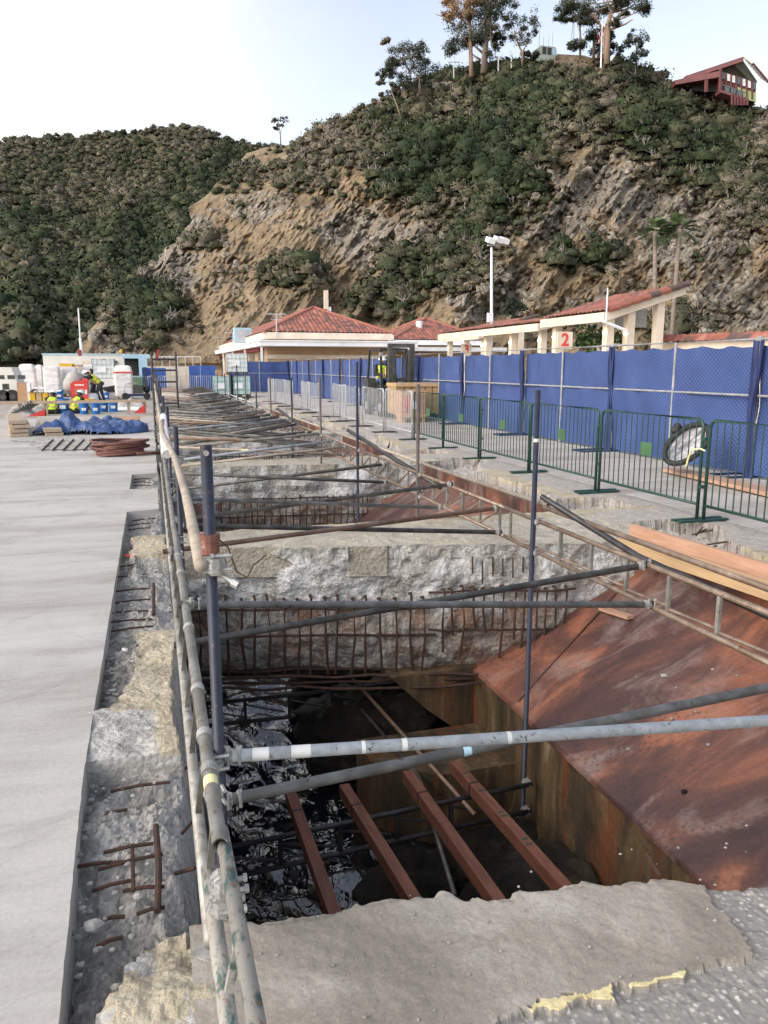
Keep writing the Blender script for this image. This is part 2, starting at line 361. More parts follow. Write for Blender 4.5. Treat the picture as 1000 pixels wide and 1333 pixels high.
def rough_conc(name, rust=True, midc=((.27, .265, .25), (.52, .51, .48))):
    """broken concrete; tone attribute: 0 grey broken .. .5 whitish .. 1 tan painted top"""
    m, nt, b = newmat(name); co = coords(nt, geo=True); t = attr(nt)
    ag = voro(nt, co, 42, out='Color'); agd = voro(nt, co, 42)
    sep = N(nt, 'ShaderNodeSeparateColor'); nt.links.new(ag, sep.inputs[0])
    grey = ramp(nt, noise(nt, co, 5, 7, .72, .6), [(.30, (.16, .152, .138)), (.46, (.36, .345, .315)), (.64, (.54, .52, .485))])
    grey = mix(nt, ramp(nt, agd, [(.25, (.55, .55, .55)), (.5, (0, 0, 0))]), grey, ramp(nt, sep.outputs[0], [(0, (.12, .12, .115)), (.55, (.30, .285, .26)), (1, (.58, .56, .52))]))
    white = ramp(nt, noise(nt, co, 9, 6, .7), [(.35, midc[0]), (.6, midc[1])])
    tan = ramp(nt, noise(nt, co, 4, 7, .7, .5), [(.34, (.27, .235, .18)), (.5, (.44, .385, .285)), (.66, (.52, .475, .37))])
    tan = mix(nt, ramp(nt, noise(nt, co, 2.2, 4, .6), [(.55, (0, 0, 0)), (.64, (.45, .45, .45))]), tan, (.50, .43, .27))
    fine = noise(nt, co, 70, 4, .75)
    tj = math_(nt, 'ADD', t, math_(nt, 'MULTIPLY', math_(nt, 'SUBTRACT', noise(nt, co, 14, 5, .7), .5), .35))
    c = mix(nt, ramp(nt, tj, [(.30, (0, 0, 0)), (.5, (1, 1, 1))]), grey, white)
    c = mix(nt, ramp(nt, tj, [(.66, (0, 0, 0)), (.82, (1, 1, 1))]), c, tan)
    c = mix(nt, .7, c, ramp(nt, fine, [(.3, (.70, .70, .70)), (.6, (1.1, 1.1, 1.1))]), 'MULTIPLY')
    if rust:
        rn = noise(nt, coords(nt, (1.2, 1.2, .5), geo=True), 2.3, 6, .68)
        c = mix(nt, ramp(nt, rn, [(.60, (0, 0, 0)), (.68, (.75, .75, .75))]), c, (.20, .085, .035))
    setc(nt, b, c); b.inputs['Roughness'].default_value = .93
    h = math_(nt, 'ADD', math_(nt, 'MULTIPLY', noise(nt, co, 13, 7, .72), 1.0), math_(nt, 'MULTIPLY', agd, -.35))
    bump(nt, b, h, .75, .035); return m
M['rough'] = rough_conc('broken_concrete_surface', rust=False)
M['rough_pave'] = rough_conc('broken_pavement_edge', rust=False, midc=((.32, .29, .26), (.44, .41, .38)))

def wall_mat():
    """cross-beam face: broken grey with white efflorescence, rust weeping at rebar level"""
    m, nt, b = newmat('beam_face_concrete'); co = coords(nt, geo=True); t = attr(nt)
    agd = voro(nt, co, 30); ag = voro(nt, co, 30, out='Color'); sep = N(nt, 'ShaderNodeSeparateColor'); nt.links.new(ag, sep.inputs[0])
    c = ramp(nt, noise(nt, co, 4.5, 8, .72, .5), [(.3, (.15, .145, .135)), (.5, (.32, .31, .285)), (.68, (.52, .505, .475))])
    c = mix(nt, ramp(nt, agd, [(.28, (.6, .6, .6)), (.5, (0, 0, 0))]), c, ramp(nt, sep.outputs[1], [(0, (.17, .16, .14)), (.5, (.34, .325, .29)), (1, (.62, .60, .56))]))
    pos = N(nt, 'ShaderNodeNewGeometry'); sx = N(nt, 'ShaderNodeSeparateXYZ'); nt.links.new(pos.outputs['Position'], sx.inputs[0]); z = sx.outputs[2]
    up = ramp(nt, math_(nt, 'ADD', z, 1.0), [(.25, (0, 0, 0)), (.55, (1, 1, 1)), (.85, (1, 1, 1)), (1.0, (.25, .25, .25))])
    wn_ = ramp(nt, noise(nt, coords(nt, (1, 1, .45), geo=True), 2.4, 6, .7, .6), [(.43, (0, 0, 0)), (.56, (.9, .9, .9))])
    c = mix(nt, math_(nt, 'MULTIPLY', up, wn_), c, (.68, .69, .69))
    rz = ramp(nt, math_(nt, 'ADD', z, 1.6), [(.25, (.9, .9, .9)), (.45, (.6, .6, .6)), (.75, (.45, .45, .45)), (.98, (.8, .8, .8)), (1.0, (0, 0, 0))])
    rn = ramp(nt, noise(nt, coords(nt, (1.0, 1.0, .33), geo=True), 4.2, 7, .7, .3), [(.455, (0, 0, 0)), (.56, (1, 1, 1))])
    rc = ramp(nt, noise(nt, co, 8, 4), [(.35, (.06, .03, .018)), (.6, (.27, .105, .03))])
    c = mix(nt, math_(nt, 'MULTIPLY', rz, rn), c, rc)
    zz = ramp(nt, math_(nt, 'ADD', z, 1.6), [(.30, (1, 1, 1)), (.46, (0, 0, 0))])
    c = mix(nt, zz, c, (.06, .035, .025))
    c = mix(nt, ramp(nt, t, [(.6, (0, 0, 0)), (.8, (.85, .85, .85))]), c, ramp(nt, noise(nt, co, 6, 5), [(.35, (.25, .225, .18)), (.65, (.40, .365, .29))]))
    fine = noise(nt, co, 60, 4, .75); c = mix(nt, .7, c, ramp(nt, fine, [(.3, (.68, .68, .68)), (.6, (1.1, 1.1, 1.1))]), 'MULTIPLY')
    setc(nt, b, c); b.inputs['Roughness'].default_value = .9
    bump(nt, b, math_(nt, 'ADD', noise(nt, co, 12, 7, .75), math_(nt, 'MULTIPLY', agd, -.4)), .8, .04); return m
M['wall'] = wall_mat()

def slab_mat():
    """foreground slab: tone 0 exposed aggregate, .5 troweled grey, 1 yellow paint"""
    m, nt, b = newmat('foreground_slab_concrete'); co = coords(nt, geo=True); t = attr(nt)
    c = ramp(nt, noise(nt, co, 1.6, 7, .66, .5), [(.32, (.195, .172, .143)), (.52, (.29, .258, .218)), (.68, (.43, .40, .355))])
    fine = noise(nt, co, 90, 4, .75); c = mix(nt, .75, c, ramp(nt, fine, [(.3, (.74, .74, .74)), (.62, (1.1, 1.1, 1.1))]), 'MULTIPLY')
    sp = voro(nt, co, 38); c = mix(nt, ramp(nt, sp, [(.05, (.8, .8, .8)), (.12, (0, 0, 0))]), c, (.13, .115, .10))
    ag = voro(nt, co, 58, out='Color'); agd = voro(nt, co, 58); sep = N(nt, 'ShaderNodeSeparateColor'); nt.links.new(ag, sep.inputs[0])
    a = mix(nt, ramp(nt, agd, [(.3, (1, 1, 1)), (.5, (0, 0, 0))]), (.235, .225, .205), ramp(nt, sep.outputs[0], [(0, (.19, .185, .175)), (.5, (.31, .295, .27)), (.8, (.40, .37, .33)), (1, (.56, .54, .51))]))
    c = mix(nt, ramp(nt, t, [(.2, (1, 1, 1)), (.4, (0, 0, 0))]), c, a)
    c = mix(nt, ramp(nt, t, [(.75, (0, 0, 0)), (.88, (1, 1, 1))]), c, ramp(nt, noise(nt, co, 25, 4), [(.35, (.52, .44, .22)), (.6, (.68, .60, .34))]))
    setc(nt, b, c); b.inputs['Roughness'].default_value = .88
    h = math_(nt, 'ADD', math_(nt, 'MULTIPLY', noise(nt, co, 40, 5, .7), .5), math_(nt, 'MULTIPLY', math_(nt, 'MULTIPLY', agd, -.4), ramp(nt, t, [(.2, (1, 1, 1)), (.4, (.15, .15, .15))])))
    bump(nt, b, h, .5, .012); return m
M['slab'] = slab_mat()

def ramp_mat():
    m, nt, b = newmat('rusted_steel_plate'); co = coords(nt, geo=True)
    st = coords(nt, (.9, 1.7, .9), (0, 0, .45), geo=True)
    c = ramp(nt, noise(nt, st, .85, 8, .62, .9), [(.34, (.042, .022, .021)), (.46, (.078, .036, .030)), (.53, (.125, .052, .037)), (.61, (.25, .095, .053)), (.75, (.34, .17, .115))])
    w = ramp(nt, noise(nt, st, 1.3, 6, .7, .5), [(.52, (0, 0, 0)), (.66, (.6, .6, .6))])
    c = mix(nt, w, c, (.27, .205, .185))
    p = voro(nt, co, 26); pn = ramp(nt, noise(nt, co, 1.1, 3), [(.45, (0, 0, 0)), (.58, (1, 1, 1))])
    c = mix(nt, math_(nt, 'MULTIPLY', ramp(nt, p, [(.25, (.6, .6, .6)), (.42, (0, 0, 0))]), pn), c, (.06, .032, .03))
    f = noise(nt, co, 45, 5, .75); c = mix(nt, .8, c, ramp(nt, f, [(.3, (.7, .7, .7)), (.62, (1.15, 1.15, 1.15))]), 'MULTIPLY')
    setc(nt, b, c); b.inputs['Roughness'].default_value = .62
    bump(nt, b, math_(nt, 'ADD', math_(nt, 'MULTIPLY', noise(nt, co, 3, 5), .5), math_(nt, 'MULTIPLY', f, .3)), .4, .02); return m
M['ramp'] = ramp_mat()
def stained_wall():
    m, nt, b = newmat('stained_seawall'); st = coords(nt, (2.2, 2.2, .35), geo=True); co = coords(nt, geo=True)
    c = ramp(nt, noise(nt, st, 2.2, 7, .7, .3), [(.34, (.026, .019, .012)), (.48, (.068, .045, .022)), (.6, (.13, .083, .038)), (.74, (.30, .25, .18))])
    c = mix(nt, ramp(nt, noise(nt, st, 1.4, 5, .7), [(.53, (0, 0, 0)), (.62, (.9, .9, .9))]), c, (.15, .045, .014))
    c = mix(nt, .7, c, ramp(nt, noise(nt, co, 30, 5, .7), [(.3, (.65, .65, .65)), (.6, (1.1, 1.1, 1.1))]), 'MULTIPLY')
    setc(nt, b, c); b.inputs['Roughness'].default_value = .8
    bump(nt, b, noise(nt, co, 10, 6, .7), .5, .03); return m
M['stain'] = stained_wall()
def rock_dark():
    m, nt, b = newmat('wet_boulder'); co = coords(nt, geo=True)
    c = ramp(nt, noise(nt, co, 3, 7, .7), [(.35, (.012, .010, .008)), (.56, (.05, .038, .026)), (.68, (.13, .10, .062))])
    setc(nt, b, c); b.inputs['Roughness'].default_value = .6; bump(nt, b, noise(nt, co, 9, 8, .78), 1.0, .12); return m
M['wetrock'] = rock_dark()
def water_mat():
    m, nt, b = newmat('dark_sea_water'); co = coords(nt, geo=True)
    fm = ramp(nt, noise(nt, coords(nt, (1, .5, 1), (0, 0, .3), geo=True), 3.0, 7, .7, 2.5), [(.64, (0, 0, 0)), (.74, (.5, .5, .5))])
    setc(nt, b, mix(nt, fm, (.006, .008, .010), (.22, .25, .27))); b.inputs['Roughness'].default_value = .09; b.inputs['IOR'].default_value = 2.2
    bump(nt, b, noise(nt, coords(nt, (1, .55, 1), (0, 0, .5), geo=True), 7, 2, .5, 1.5), .55, .05); return m
M['water'] = water_mat()
def screen_mat():
    m, nt, b = newmat('blue_screen_cloth'); uvw = coords(nt, (1, 1, 1), perobj=False)
    sx = N(nt, 'ShaderNodeSeparateXYZ'); nt.links.new(uvw, sx.inputs[0])
    a = math_(nt, 'MULTIPLY', math_(nt, 'ADD', sx.outputs[1], math_(nt, 'MULTIPLY', sx.outputs[2], 1.15)), 13.0)
    d = math_(nt, 'MULTIPLY', math_(nt, 'SUBTRACT', sx.outputs[1], math_(nt, 'MULTIPLY', sx.outputs[2], 1.15)), 13.0)
    la = math_(nt, 'ABSOLUTE', math_(nt, 'SUBTRACT', math_(nt, 'FRACT', a), .5)); ld = math_(nt, 'ABSOLUTE', math_(nt, 'SUBTRACT', math_(nt, 'FRACT', d), .5))
    mn = math_(nt, 'MINIMUM', la, ld)
    w = ramp(nt, mn, [(.045, (.55, .55, .55)), (.09, (0, 0, 0))])
    co = coords(nt, (1, 1, 1))
    c = ramp(nt, noise(nt, co, 1.6, 5, .6), [(.35, (.018, .043, .155)), (.6, (.026, .060, .20)), (.75, (.044, .084, .24))])
    c = mix(nt, w, c, (.13, .17, .33))
    setc(nt, b, c); b.inputs['Roughness'].default_value = .75
    bump(nt, b, math_(nt, 'ADD', noise(nt, co, 4, 4), math_(nt, 'MULTIPLY', mn, -.3)), .4, .04); return m
M['screen'] = screen_mat()
M['navy_fold'] = worn('folded_blue_cloth', (.014, .024, .09), (.028, .046, .16), None, 8, rough=.8, stretch=(3, 3, .4))
def tarp_mat():
    m, nt, b = newmat('blue_tarp'); co = coords(nt)
    c = ramp(nt, noise(nt, co, 3, 5, .6), [(.35, (.020, .05, .15)), (.65, (.048, .10, .25))])
    setc(nt, b, c); b.inputs['Roughness'].default_value = .45; bump(nt, b, noise(nt, co, 5, 5, .6, .6), .8, .08); return m
M['tarp'] = tarp_mat()
def tile_mat():
    m, nt, b = newmat('red_roof_tile'); t = attr(nt)
    c = ramp(nt, t, [(0, (.10, .07, .065)), (.24, (.15, .08, .065)), (.36, (.25, .088, .065)), (.7, (.33, .12, .085)), (1, (.38, .18, .13))])
    c = mix(nt, .5, c, ramp(nt, noise(nt, coords(nt, geo=True), 3, 5), [(.3, (.7, .7, .7)), (.7, (1.15, 1.15, 1.15))]), 'MULTIPLY')
    setc(nt, b, c); b.inputs['Roughness'].default_value = .75; return m
M['tile'] = tile_mat()
def brick_mat():
    m, nt, b = newmat('tan_brick'); co = coords(nt, (1, 1, 1), (pi/2, 0, 0), perobj=False)
    n = N(nt, 'ShaderNodeTexBrick'); nt.links.new(co, n.inputs[0])
    n.inputs['Color1'].default_value = (.46, .30, .17, 1); n.inputs['Color2'].default_value = (.38, .24, .13, 1); n.inputs['Mortar'].default_value = (.42, .34, .25, 1)
    n.inputs['Scale'].default_value = 1; n.inputs['Brick Width'].default_value = .42; n.inputs['Row Height'].default_value = .16; n.inputs['Mortar Size'].default_value = .012
    setc(nt, b, n.outputs[0]); b.inputs['Roughness'].default_value = .85; return m
M['brick'] = brick_mat()
def leaf_mat(name, stops, rough=.75):
    """tone attribute = species of the bush (real colour; orange eucalyptus tones hold painted sunlight), random per leaf face on top"""
    m, nt, b = newmat(name); t = attr(nt)
    c = ramp(nt, t, stops)
    g = N(nt, 'ShaderNodeNewGeometry')
    c = mix(nt, 1.0, c, ramp(nt, g.outputs['Random Per Island'], [(0, (.7, .7, .7)), (.6, (1, 1, 1)), (1, (1.4, 1.4, 1.35))]), 'MULTIPLY')
    setc(nt, b, c); b.inputs['Roughness'].default_value = rough; b.inputs['Specular IOR Level'].default_value = .25; return m
M['shrub'] = leaf_mat('hillside_shrub', [(0, (.017, .028, .012)), (.25, (.030, .044, .018)), (.45, (.05, .06, .03)), (.62, (.08, .078, .047)), (.8, (.118, .102, .073)), (1, (.175, .152, .122))])
M['euc'] = leaf_mat('eucalyptus_leaf', [(0, (.022, .033, .019)), (.3, (.048, .06, .038)), (.5, (.09, .10, .07)), (.75, (.16, .12, .075)), (1, (.42, .25, .12))])  # orange end of the ramp is low sunlight put into the leaf colour
M['cabin'] = worn('grey_green_cabin', (.34, .40, .37), (.42, .47, .44), None, 2, rough=.6)
M['palm'] = leaf_mat('palm_frond', [(0, (.045, .075, .03)), (1, (.085, .12, .05))])
M['plant'] = leaf_mat('green_plant', [(0, (.04, .075, .025)), (1, (.07, .12, .04))])
def cliff_mat():
    m, nt, b = newmat('rocky_hillside'); co = coords(nt, geo=True); t = attr(nt)
    st = coords(nt, (.5, 1, .55), (.0, .7, .25), geo=True)     # tilted strata
    soil = ramp(nt, noise(nt, co, .16, 8, .7, .5), [(.32, (.165, .12, .074)), (.5, (.285, .212, .128)), (.66, (.40, .31, .20))])
    rock = ramp(nt, noise(nt, st, .62, 8, .74, .8), [(.30, (.13, .108, .082)), (.46, (.30, .262, .21)), (.58, (.46, .415, .35)), (.70, (.62, .59, .54))])
    cr = voro(nt, st, .8, 'DISTANCE_TO_EDGE'); cr2 = voro(nt, st, 2.1, 'DISTANCE_TO_EDGE')
    rock = mix(nt, ramp(nt, math_(nt, 'MINIMUM', cr, math_(nt, 'MULTIPLY', cr2, 1.6)), [(.02, (.7, .7, .7)), (.10, (0, 0, 0))]), rock, (.075, .06, .045))
    vegf = math_(nt, 'MAXIMUM', math_(nt, 'MULTIPLY', t, -1.0), 0.0); t = math_(nt, 'MAXIMUM', t, 0.0)
    rm = math_(nt, 'ADD', t, math_(nt, 'MULTIPLY', math_(nt, 'SUBTRACT', noise(nt, st, .28, 7, .7), .5), 1.5))
    c = mix(nt, ramp(nt, rm, [(.42, (0, 0, 0)), (.60, (1, 1, 1))]), soil, rock)
    gr = noise(nt, co, .35, 7, .75)
    c = mix(nt, ramp(nt, gr, [(.55, (0, 0, 0)), (.65, (.7, .7, .7))]), c, ramp(nt, noise(nt, co, 2.2, 4), [(.35, (.075, .075, .035)), (.65, (.15, .135, .07))]))
    c = mix(nt, ramp(nt, math_(nt, 'ADD', vegf, math_(nt, 'MULTIPLY', math_(nt, 'SUBTRACT', noise(nt, co, .5, 5, .7), .5), .7)), [(.25, (0, 0, 0)), (.6, (.85, .85, .85))]), c, ramp(nt, noise(nt, co, .8, 6, .7), [(.35, (.055, .056, .03)), (.55, (.10, .095, .055)), (.7, (.16, .14, .095))]))
    f = noise(nt, co, 2.6, 6, .8); c = mix(nt, .8, c, ramp(nt, f, [(.3, (.55, .55, .55)), (.62, (1.2, 1.2, 1.2))]), 'MULTIPLY')
    setc(nt, b, c); b.inputs['Roughness'].default_value = .95
    h = math_(nt, 'ADD', noise(nt, st, .9, 8, .75), math_(nt, 'MULTIPLY', math_(nt, 'MINIMUM', cr, .25), 1.3))
    bump(nt, b, h, .9, .8); return m
M['cliff'] = cliff_mat()

# ================================================================ THE PIER: decks, pit, beams, water
def inpoly(X, Y, poly):
    X = np.asarray(X); inside = np.zeros(X.shape, bool); n = len(poly)
    for i in range(n):
        x1, y1 = poly[i][:2]; x2, y2 = poly[(i+1) % n][:2]
        c = ((y1 > Y) != (y2 > Y)) & (X < (x2-x1)*(Y-y1)/((y2-y1) or 1e-9) + x1); inside ^= c
    return inside
def P3(X, Y, Z=None): return np.stack([X.ravel(), Y.ravel(), (X*0 if Z is None else Z).ravel()], 1)

PIT_END = 50.0
BF = [6.85, 12.75, 18.6, 24.4, 30.2, 36.0, 41.8, 47.6]      # front faces of the cross beams
BB = [7.62, 13.5, 19.35, 25.15, 30.95, 36.75, 42.55, 50.0]

# left deck slab with sawn edge
edge = []
def run(x, y0, y1, step=.05, jit=.0015):
    n = max(2, int((y1-y0)/step))
    for i in range(n):
        y = y0 + (y1-y0)*i/n; edge.append((x(y) + random.uniform(-jit, jit), y))
run(lambda y: -.27 - .08*min(1, max(0, y-.6)/2.6), -1.5, 3.16)
run(lambda y: -.345, 3.16, 8.98)
run(lambda y: .0, 9.0, 10.6, jit=.004)
run(lambda y: -.36, 10.62, 12.15)
run(lambda y: .0, 12.17, 25.9, .3, .015)
mb = MB(); poly = edge + [(0, 26.0), (-40, 26.0), (-40, -3), (-.27, -3)]
mb.prism(poly[::1], -.9, 0)
struct('deck', mb, M['deck'])
mb = MB(); mb.mm((-40, 26.0, -.9), (-.02, 60, -.02)); struct('work_yard', mb, M['road'])

# rough left border of the pit: islands at deck level, broken recesses, falling pit face
def left_strip(y0, y1, dx, dy, name):
    xs = np.arange(-.40, .20, dx); ys = np.arange(y0, y1+dy, dy); X, Y = np.meshgrid(xs, ys); p = P3(X, Y)
    j = (fbm(p*9, 4, 3)*.035 + fbm(p*30, 3, 5)*.012).reshape(X.shape); k = (fbm(P3(Y, X)*7, 4, 9)*.05).reshape(X.shape)
    Xj, Yj = X + j, Y + k
    lev = np.zeros(X.shape); tone = np.zeros(X.shape)
    A = (Yj < np.where(Xj < -.05, 1.87 + (Xj+.21)/.64, 2.12)) & (Xj > -.215 - np.clip(1.87-Yj, 0, 1)*.05)
    B = (Y > 3.16) & (Yj < 3.60)
    cx = np.interp(Y, [3.5, 3.72, 4.0, 4.15, 4.77], [-.29, -.25, -.20, -.17, -.155])
    C = (Yj >= 3.58) & (Y < 4.78) & (Xj > cx)
    D = (Yj > 6.8) & (Yj < 7.68) & (Xj > -.25)
    Ee = ((Y > 9.0) & (Y < 10.6)) | ((Y > 12.15))
    lv = A | B | C | D | Ee
    base = -.115 + (fbm(p*3.2, 4, 1)*.045 + fbm(p*14, 5, 2, .6)*.032).reshape(X.shape)
    base -= .03*sstep(-.25, -.34, X)
    top = (-.012 + fbm(p*6, 5, 4)*.010 + fbm(p*25, 3, 6)*.005).reshape(X.shape)
    top = np.where(A, top - .015 + (fbm(p*5, 4, 8)*.03).reshape(X.shape), top)
    Z = np.where(lv, top, np.minimum(base, -.02))
    tone = np.where(lv, .95, .12 + .25*(fbm(p*5, 3, 11).reshape(X.shape) > .25))
    tone = np.where(B, .58 + .35*sstep(-.12, .0, X), tone); tone = np.where(A, .9 - .3*(j > .015), tone)
    tone = np.where(Ee, .8, tone)
    e = .015 + (n1(ys*2.2, 21)*.018 + n1(ys*9, 22)*.008)[:, None] + .03*sstep(3.2, 5, Y)*sstep(9, 7, Y)
    fall = sstep(e, e+.11, X)*(Y > 2.03)
    rec = np.where(lv, 0, .03*sstep(-.06, .02, X))
    Z = Z - fall*(.62 + (fbm(P3(X*3, Y, X*0)*6, 4, 13)*.1).reshape(X.shape)) - rec
    tone = np.where(fall > .05, .15 + .35*(fbm(p*4, 3, 15).reshape(X.shape) > .2), tone)
    P = np.stack([X + fall*.02*fbm(p*11, 3, 17).reshape(X.shape), Y, Z], 2)
    mb = MB(); mb.grid(P, tone=tone); return struct(name, mb, M['rough'], smooth=False)
left_strip(.3, 5.2, .0105, .014, 'broken_pit_border')
left_strip(5.2, 13.0, .016, .028, 'broken_pit_border')
left_strip(13.0, 27.0, .05, .12, 'broken_pit_border')
mb = MB(); ys = np.arange(2.05, PIT_END, .12); zs = np.arange(-1.35, -.40, .08); Yg, Zg = np.meshgrid(ys, zs)
mb.grid(np.stack([.13 + .03*fbm(P3(Yg*3, Zg*3), 4, 31).reshape(Yg.shape), Yg, Zg], 2), tone=.2)
mb.mm((-.6, 2.05, -1.35), (.04, PIT_END, -.5), tone=.2)
mb.mm((-.6, 27, -.6), (.06, PIT_END, -.03), tone=.5)
tag(build('pit_side_beam', mb, M['rough']), kind='structure')

# rusty rebar stubs left in the recesses (each a stub of its own)
def rebar_path(pts, r=.007): return MB().tube(pts, r, 6)
stubs = [((135, 1110), (200, 1098)), ((128, 1132), (212, 1112)), ((100, 1128), (168, 1122)), ((120, 1160), (172, 1146)), ((160, 1160), (214, 1154)), ((178, 1190), (215, 1181)), ((126, 1200), (163, 1193)),
         ((144, 1030), (222, 1018)), ((136, 1062), (166, 1054)), ((126, 1232), (160, 1220)), ((172, 1100), (174, 1160)),
         ((150, 785), (196, 780)), ((150, 770), (195, 766)), ((146, 798), (193, 795)), ((144, 810), (198, 806)), ((145, 822), (200, 815)), ((150, 752), (190, 748)), ((155, 738), (180, 735)), ((170, 684), (200, 681)), ((166, 690), (196, 687)), ((172, 678), (203, 675)),
         ((173, 628), (196, 628)), ((173, 632), (197, 632)), ((175, 624), (196, 623))]
for i, (a, b) in enumerate(stubs):
    A_ = atz(*a, -.075); B_ = atz(*b, -.07); mid = [(A_[q]+B_[q])/2 + (0, 0, .006)[q] for q in range(3)]
    far = a[1] < 900
    single('rebar_stub', rebar_path([A_, mid, B_], .0065), M['rebar'],
           'rusty rebar stub lying across the farther broken recess beside the rails' if far else 'rusty rebar stub lying across the nearest broken recess left of the rails',
           'rebar', 'rebar stubs in the %s recess' % ('farther' if far else 'nearest'))
single('reinforcing_pipe', MB().tube([atz(203, 1075, -.06), atz(207, 1130, -.055), atz(205, 1186, -.06)], .011, 8), M['rebar'], 'thick rusty lengthwise bar across the rebar stubs in the nearest recess', 'rebar')
for k, (a, b, lab) in enumerate([((228, 1137), (254, 1130), 'short ribbed rebar poking level out of the broken edge over the water'), ((236, 1086), (258, 1060), 'short rusty rebar poking upward out of the broken edge over the water'), ((242, 1000), (262, 994), 'short rusty bar poking out beside the second rail clamp over the water')]):
    single('rebar_stub', rebar_path([atz(*a, -.12), atz(*b, -.08)], .007), M['rebar'], lab, 'rebar')
mb = MB(); mb.tube([atz(200, 760, -.06), atz(200, 800, -.05)], .012, 8); single('reinforcing_pipe', mb, M['rebar'], 'thick rusty lengthwise bar at the end of the farther recess', 'rebar')

def chunk(c, r, seed, mb=None):
    mb = mb or MB(); m2 = MB(); m2.ell((0, 0, 0), (r, r*.8, r*.6), 9, 6); v = np.array(m2.v); v *= (1 + .35*fbm(v/r*1.4, 2, seed))[:, None]
    v += np.array(c); return mb.add(v.tolist(), m2.f)
for i, (px, py, r, lab) in enumerate([(122, 1208, .026, 'pale fist sized concrete lump in the nearest recess'), (181, 1170, .018, 'small grey concrete chip beside the thick rebar in the nearest recess'), (163, 848, .022, 'white crumpled scrap of debris in the recess beside the tan island')]):
    c = atz(px, py, -.06); single('concrete_chunk', chunk((c[0], c[1], c[2]+r*.4), r, i), M['shrink'] if i == 2 else M['gravel'], lab, 'debris')
mb = MB()
for i in range(420):
    y = random.choice((random.uniform(1.6, 3.15), random.uniform(4.6, 6.8), random.uniform(3.6, 4.6), random.uniform(7.7, 9))); x = random.uniform(-.33, -.05 if not 3.6 < y < 4.6 else -.25)
    chunk((x, y, -.07 + random.uniform(-.02, .015)), random.uniform(.005, .014), i, mb)
tag(build('rubble_crumbs', mb, M['gravel']), 'grey rubble crumbs lying in the broken recesses', 'rubble', kind='stuff')
mb = MB(); c = atz(168, 725, -.06); s_ = np.linspace(-1, 1, 9); X, Y = np.meshgrid(s_*.035, s_*.03)
mb.grid(np.stack([X+c[0], Y+c[1], c[2]+.02+.02*fbm(P3(X*40, Y*40), 3, 2).reshape(X.shape)], 2)); single('red_rag', mb, M['red_paint'], 'small crumpled red rag in the farther recess', 'rag')
# plate corner near the camera
mb = MB(); mb.poly3([atz(247, 1245, .0), atz(282, 1212, .0), atz(286, 1258, .0)], (0, 0, .006)); single('metal_plate', mb, M['gravel'], 'thin grey triangular plate lying by the near rail foot', 'plate')

# foreground slab (nearest cross beam)
ex = [atz(300+.7*a, 1100+.7*b, 0) for a, b in [(-40, 128), (25, 125), (95, 135), (130, 125), (190, 115), (215, 100), (330, 88), (400, 83), (515, 92), (540, 75), (690, 60), (800, 52), (880, 65), (995, 62)]]
EX = [q[0] for q in ex]; EY = [q[1] for q in ex]
xs = np.concatenate([np.arange(.02, 2.2, .0095), np.arange(2.2, 5.2, .06)])
Ed = np.interp(xs, EX, EY) + n1(xs*11, 41)*.012 + n1(xs*40, 42, 4)*.009
ts = np.concatenate([np.linspace(0, .70, 40)[:-1], np.linspace(.70, 1, 66)])
T, Xg = np.meshgrid(ts, xs, indexing='ij'); Yg = .25 + (Ed[None, :]-.25)*T
aggp = [atz(300+.7*a, 1100+.7*b, 0) for a, b in [(500, 318), (555, 300), (710, 268), (845, 235), (975, 205), (960, 165), (925, 125), (885, 95), (870, 40), (1300, 30), (1300, 340), (900, 420), (500, 420)]]
yel = [[atz(300+.7*a, 1100+.7*b, 0) for a, b in q] for q in ([(555, 298), (640, 280), (710, 263), (714, 288), (640, 290), (615, 312), (585, 305), (560, 313)], [(738, 256), (800, 243), (846, 233), (849, 247), (800, 251), (745, 261)])]
pp = P3(Xg, Yg); jx = (.018*fbm(pp*9, 4, 44)+.008*fbm(pp*40, 3, 47)).reshape(Xg.shape)
ag = inpoly(Xg+jx, Yg+jx, aggp); tone = np.where(ag, 0., .5)
for q in yel: tone = np.where(inpoly(Xg+jx*.6, Yg+jx*.6, q), 1.0, tone)
Zg = (.004*fbm(pp*5, 4, 45)+.0015*fbm(pp*40, 3, 46)).reshape(Xg.shape) - np.where(ag & (tone < .4), .018 + .004*np.abs(fbm(pp*30, 3, 48).reshape(Xg.shape)), 0)
Zg -= .022*sstep(.975, 1, T)*(1+.8*n1(xs*15, 49))[None, :]
mb = MB(); P = np.stack([Xg, Yg, Zg], 2)
sk = []; 
for i, dz in enumerate(np.concatenate([np.linspace(.02, .2, 7), np.linspace(.3, 1.2, 8)])):
    q3 = np.stack([xs*8, xs*0+dz*8, xs*0], 1); sk.append(np.stack([xs, Ed + fbm(q3, 4, 50)*.03 - .02*dz, Zg[-1]-dz], 1))
P = np.concatenate([P, np.array(sk)], 0); tn = np.concatenate([tone, np.full((len(sk), len(xs)), .2)], 0)
mb.grid(P, tone=tn); struct('foreground_slab', mb, M['slab'], smooth=False)
mb = MB(); mb.mm((-4, -4, -1.2), (9, .26, -.04), tone=.5); struct('foreground_slab', mb, M['slab'])
for i in range(12):
    pass
mb = MB()
for i in range(130):
    x = random.uniform(.2, 2.2); y = random.uniform(1.2, 2.0); chunk((x, y, .003), random.uniform(.002, .006), i, mb)
tag(build('loose_grit', mb, M['gravel']), 'loose grit scattered over the foreground slab', 'grit', kind='stuff')
mb = MB(); c = atz(858, 1138, .0); mb.tube([c, (c[0]-.03, c[1]+.03, .06)], .008, 6); single('rebar_stub', mb, M['rebar'], 'small bent rusty stub sticking up from the far lip of the foreground slab', 'rebar')

